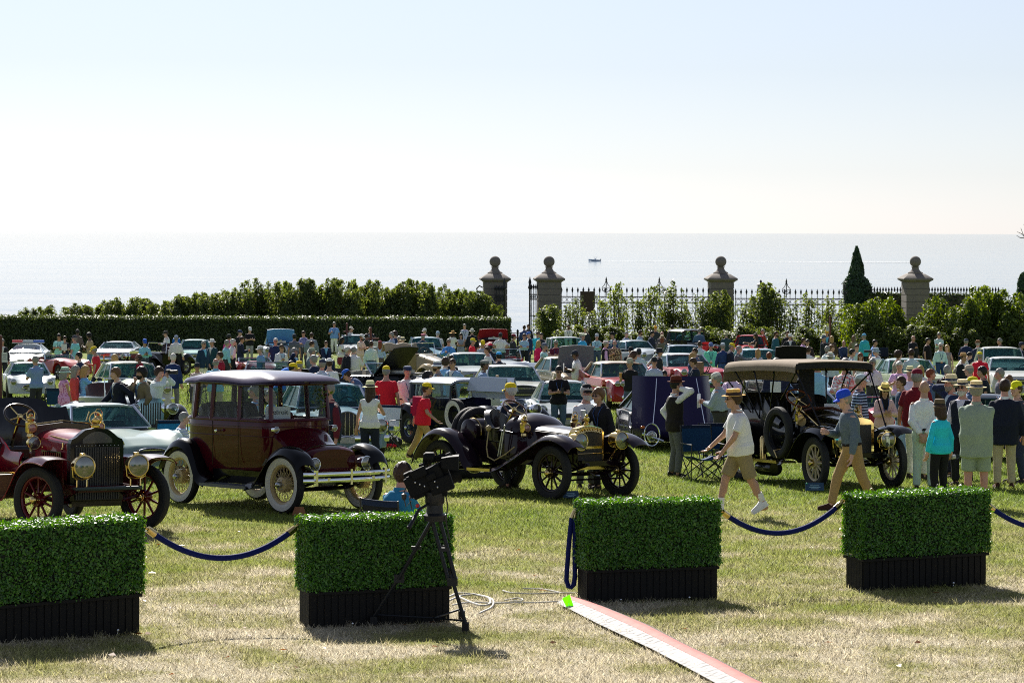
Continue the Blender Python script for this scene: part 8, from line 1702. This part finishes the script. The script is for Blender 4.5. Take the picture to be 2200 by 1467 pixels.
def cv(tok):
    if tok == '-': return None
    return tuple(tok.split('-'))
for row in ROWS.strip().split('\n'):
    a, lab = row.split('|'); t = a.split(','); pose = t[3] if t[3] != 'hold' else 'phone'
    hr = None if t[5] == '-' else t[5]
    kw = {}
    lb = lab.strip()
    if 'seen through the electric car' in lb: kw = dict(d=46.5 if '550' == t[0] else 47.5)
    if 'seen through the touring car' in lb or 'under the touring car' in lb: kw = dict(d=57.)
    if 'gilet' in lb: kw = dict(d=42.)
    if t[0] in ('1928', '1958'): kw = dict(d=82.)
    if t[0] in ('1099', '1258'): kw = dict(d=42.4)
    if t[0] == '1296': kw = dict(d=41.9)
    if 'bald looking' in lb: hr = 'fringe-bk'
    person(float(t[0]), float(t[1]), float(t[2]), pose, t[4], hr, cv(t[6]), cv(t[7]), cv(t[8]), lb, skin=t[9], extra=t[10], **kw)
# ---------------------------------------------------------------- nearest figures, placed by their feet
G2 = 'visitors at the front of the lawn'
SNK = ('sneaker', 'c4c4c2', 'c8c8c8'); BRN = ('shoe', '2c160e', '1a100a'); BLKS = ('shoe', '14120f', '0c0c0c')
person(1590, 832, -78, 'walkhip', 'h', 'wavy-br', ('boater', 'b08a4c', '3a2a18'), ('polo', 'c2c6d4'), ('shorts', '6f644a'), 'man in straw hat white polo and khaki shorts striding left', 't', foot=1108, shoes=SNK, group=G2, extra='S')
person(1830, 833, -80, 'walkhold', 'm', 'fringe-gr', ('cap', '1438a0'), ('shirt', '46525c'), ('pants', '7c6644'), 'man in royal blue cap grey shirt and khaki trousers striding left', 'f', foot=1102, shoes=BRN, group=G2)
person(1449, 808, 105, 'call', 'm', 'short-bk', ('fedora', '4c2012', '2a1008'), ('vest', '17130f', 'b8c4e4'), ('pants', '4a4c4e'), 'man in brown hat black waistcoat and white sleeves on the phone', 't', foot=1025, shoes=BLKS, group=G2)
person(908, 820, 85, 'walk', 'h', 'short-br', ('cap', 'd99a10'), ('tee', 'c01428'), ('pants', '8d7448'), 'man in yellow cap and red tee striding right with a red backpack', 't', foot=992, shoes=BLKS, group=G2)
person(2158, 815, 175, 'stand', 'h', 'short-br', None, ('jkt', '0c1120', 'c8ccd6'), ('pants', '8f8468'), 'broad man in navy blazer and khaki trousers at the right edge', 'r', foot=1050, shoes=BRN, group=G2)
person(2097, 816, 172, 'clasp', 'h', 'short-gr', ('boater', 'b09c78', '141c30'), ('jkt', '707c70', '707c70'), ('shorts', '707c70'), 'man in straw boater and sage green suit with shorts', 'r', foot=1092, shoes=('shoe', '14161a', 'c0c0c0'), group=G2)
person(2020, 858, -150, 'stand', 'w', 'bob-br', ('cloche', '4c4030', '14161c'), ('sweater', '1c9cb4'), ('pants', '0c0e12'), 'woman in brown felt hat and turquoise sweater holding a bottle', 'f', d=39.5, group=G2, extra='', shoes=BLKS)
person(1985, 818, 168, 'behind', 'm', None, None, ('shirt', 'c0cae8'), ('pants', '8f9c88'), 'bald man in white shirt with hands clasped behind his back', 't', d=42, group=G2)
person(1968, 791, 150, 'stand', 'h', 'short-gr', ('cap', '5a0c20'), ('polo', '5c0c16'), ('pants', 'b8b4a8'), 'large man in maroon cap and maroon polo', 't', d=45.5, group=G2)
person(1899, 822, 5, 'phone', 'w', 'long-bk', ('panama', 'c09c58', '8a6a38'), ('jkt', 'a88c88', '0e0e12'), ('pants', '101014'), 'woman in straw hat and sunglasses with dusty pink cardigan', 't', d=50, group=G2, extra='SL')
person(1938, 809, -80, 'stand', 'm', 'short-br', None, ('polo', '22344c'), ('pants', '6a8098'), 'dark haired man in navy between the straw hat and the maroon polo', 't', d=52, group=G2)
person(2046, 805, -80, 'call', 'm', 'short-gr', ('panama', 'b8a484', '1c2840'), ('jkt', '16243f', '8ca4d0'), ('pants', '16182a'), 'man in wide straw hat and navy jacket holding a phone up', 'r', d=46, group=G2, extra='B')
person(2068, 813, -30, 'stand', 'm', 'short-wh', ('boater', 'b4a080', '141a2c'), ('vest', '0e1420', 'a8a4d0'), ('pants', '101218'), 'white bearded man in straw hat and black waistcoat', 'r', d=43.5, group=G2, extra='BS')
person(385, 892, 95, 'sit', 'h', 'short-gr', None, ('tee', 'a8b0c8~8490b8'), ('shorts', '8d8060'), 'person in striped white tee sitting behind the rear of the electric car', 'f', d=46, group=G2)
person(852, 1003, 140, 'sit', 'h', 'wavy-br', None, ('shirt', '1d5f7c'), ('pants', '2a2a30'), 'camera operator in teal shirt with headset behind the second planter', 'r', d=26.4, group=G2)
hs = MB(); hs.torus((0, .0, .02), .125, .012, 20, 6, 'Y', -10, 190)
for s in (-1, 1): hs.ball((s * .115, .0, -.01), .04, 10, 6, (.5, 1, 1.1))
hs.tube([(.115, -.01, -.02), (.10, -.10, -.06), (.05, -.14, -.07)], .005, 5); hp = None
for o_ in bpy.data.objects:
    if o_.get('label', '').startswith('camera operator'): hp = o_
hc = hs.build('headset', DARK, hp); hc.matrix_local = headmtx(skel('sit', 'h'))
# what they carry
backpack(379, 0, 118, .36, .5, '0f4f94', 'bright blue backpack on the white shirted man at left', 178, .98); backpack(707, 0, 82.3, .36, .48, '0d1c34', 'navy backpack with small white mark on the white tee', 178, 1.0)
backpack(908, 0, FT(908, 992).y + .03, .27, .38, '8c0c30', 'crimson drawstring backpack on the man in the red tee', 85, .92); backpack(1509, 0, 83, .32, .44, '6a5640', 'tan backpack on the man in the navy jacket', 70, 1.0)
def on_person(lab):
    for o_ in bpy.data.objects:
        if o_.get('label', '').startswith(lab): return o_
def held(lab, hand_i, name, label, mbuild, mat, cat, off=(0, 0, 0), group=None):
    """a thing of its own lying in somebody's hand"""
    P = on_person(lab)
    key = [k for k, v in PM.items() if v is P.data][0]; s = skel(key[1], key[2]); H_ = Vector(s.arms[hand_i][2]); E = Vector(s.arms[hand_i][1]); g = H_ + (H_ - E).normalized() * .09 + Vector(off)
    w = P.location + Matrix.Rotation(P.rotation_euler.z, 3, 'Z') @ (g * P.scale.x); o = thing(name, label, cat, w, P.rotation_euler.z, group); m = MB(); mbuild(m); m.build(name + '_body' if name != 'bottle' else 'bottle_wall', mat, o); return o
CUPM = M('paper_cup', (.75, .74, .72), .5)
cupf = lambda m: m.lathe([(.030, -.06), (.042, .06), (.046, .065), (.043, .078), (.02, .082)], 14)
phonef = lambda m: m.box((0, 0, 0), (.075, .012, .15)); papf = lambda m: m.sheet([[(-.12 + .24 * u, -.02 * math.sin(u * 3), -.14 + .28 * v) for v in (0, .5, 1)] for u in (0, .5, 1)], .004)
camf = lambda m: (m.box((0, 0, 0), (.15, .07, .11)), m.lathe([(.04, 0), (.042, .1), (.05, .2)], 14, (0, -.03, 0), mtx=Matrix.Rotation(R(90), 3, 'X')))
PAPER = M('paper', (.72, .73, .76), .7); GD = 'drinks held by visitors'
for lab, hi, nm, l2, fn, mt, cat, off in (
    ('white bearded man in black cap', 0, 'cup', 'white paper cup held by the bearded man in black cap', cupf, CUPM, 'cup', (0, -.03, .05)), ('woman in sunglasses and black cardigan', 0, 'cup', 'white paper cup held by the leaning woman', cupf, CUPM, 'cup', (0, -.03, .06)),
    ('man in tan cap and black polo', 0, 'cup', 'tall iced drink held by the man in the tan cap', cupf, M('iced_tea', (.55, .25, .08), .3), 'cup', (0, -.04, .06)), ('man in grey flat cap', 0, 'cup', 'small cup held by the man in the grey flat cap', cupf, M('kraft_cup', (.45, .3, .18), .6), 'cup', (0, -.03, .05)),
    ('man in sunglasses and black polo', 0, 'phone', 'black phone in the hands of the man in black polo', phonef, DARK, 'phone', (.04, -.04, .03)), ('man in brown hat', 0, 'phone', 'blue phone held to the ear below the brown hat', phonef, M('phone_blue', (.1, .2, .3), .3), 'phone', (0, -.02, .02)), ('man in wide straw hat and navy', 0, 'phone', 'black phone held up below the wide straw hat', phonef, DARK, 'phone', (0, -.06, -.02)), ('man in royal blue cap', 0, 'phone', 'black phone in the hand of the man in royal blue cap', phonef, DARK, 'phone', (0, -.03, .02)),
    ('man in black cap white polo', 0, 'paper', 'white leaflet read by the man in white shorts', papf, PAPER, 'leaflet', (0, -.06, .04)), ('woman in black top and grey shorts', 0, 'paper', 'white papers held by the woman in grey shorts', papf, PAPER, 'leaflet', (0, -.05, .08)), ('man in pale cap and grey shirt', 0, 'paper', 'magazine held by the man in the pale cap', papf, PAPER, 'magazine', (0, -.06, .02)), ('person in black shirt reading', 0, 'paper', 'white sheet read behind the touring car', papf, PAPER, 'leaflet', (0, -.08, .04)), ('man in yellow cap navy blazer', 0, 'paper', 'dark clipboard held by the man in yellow cap and blazer', papf, DARK, 'clipboard', (0, -.08, .04)),
    ('man in pale blue shirt aiming', 0, 'camera', 'black camera with long lens aimed to the right', camf, DARK, 'camera', (.05, -.03, .05)), ('man in grey bucket hat', 0, 'camera', 'black camera held up below the grey bucket hat', camf, DARK, 'camera', (.05, -.03, .05)),
    ('grey haired woman in coral', 0, 'hand_bag', 'dark red bag carried by the woman in coral', lambda m: (m.box((0, 0, -.2), (.12, .34, .3)), m.tube([(0, -.1, -.06), (0, -.06, .05), (0, .06, .05), (0, .1, -.06)], .012, 6)), cloth('7a1a2c'), 'bag', (0, 0, -.06))):
    held(lab, hi, nm, l2, fn, mt, cat, off, GD if cat == 'cup' else None)
b_ = held('woman in brown felt hat', 0, 'bottle', 'clear plastic water bottle held by the woman in turquoise', lambda m: (m.lathe([(.032, -.12), (.034, -.1), (.034, .05), (.014, .09), (.014, .12)], 14, (0, 0, 0), axis='X')), CLEAR, 'bottle', (-.03, 0, 0)); m = MB(); m.lathe([(.0345, -.05), (.0345, .02)], 14, axis='X'); m.build('label_band', M('bottle_label', (.5, .5, .55), .5), b_)
def chair_under(lab, label, col):
    P = on_person(lab); c = camp_chair(0, 0, 0, label, col, d=60.); c.location = P.location; c.rotation_euler = (0, 0, P.rotation_euler.z); c.scale = (P.scale.x,) * 3
chair_under('camera operator', 'dark folding chair in which the camera operator sits', '0c1018'); chair_under('seated man in pink', 'folding chair under the seated man in the pink checked shirt', '14283c'); chair_under('bald man in dark blue shirt', 'folding chair under the bald man in dark blue by the shrubs', '141a24'); chair_under('boy in navy', 'folding chair under the boy by the clipped hedge', '1c1c22')
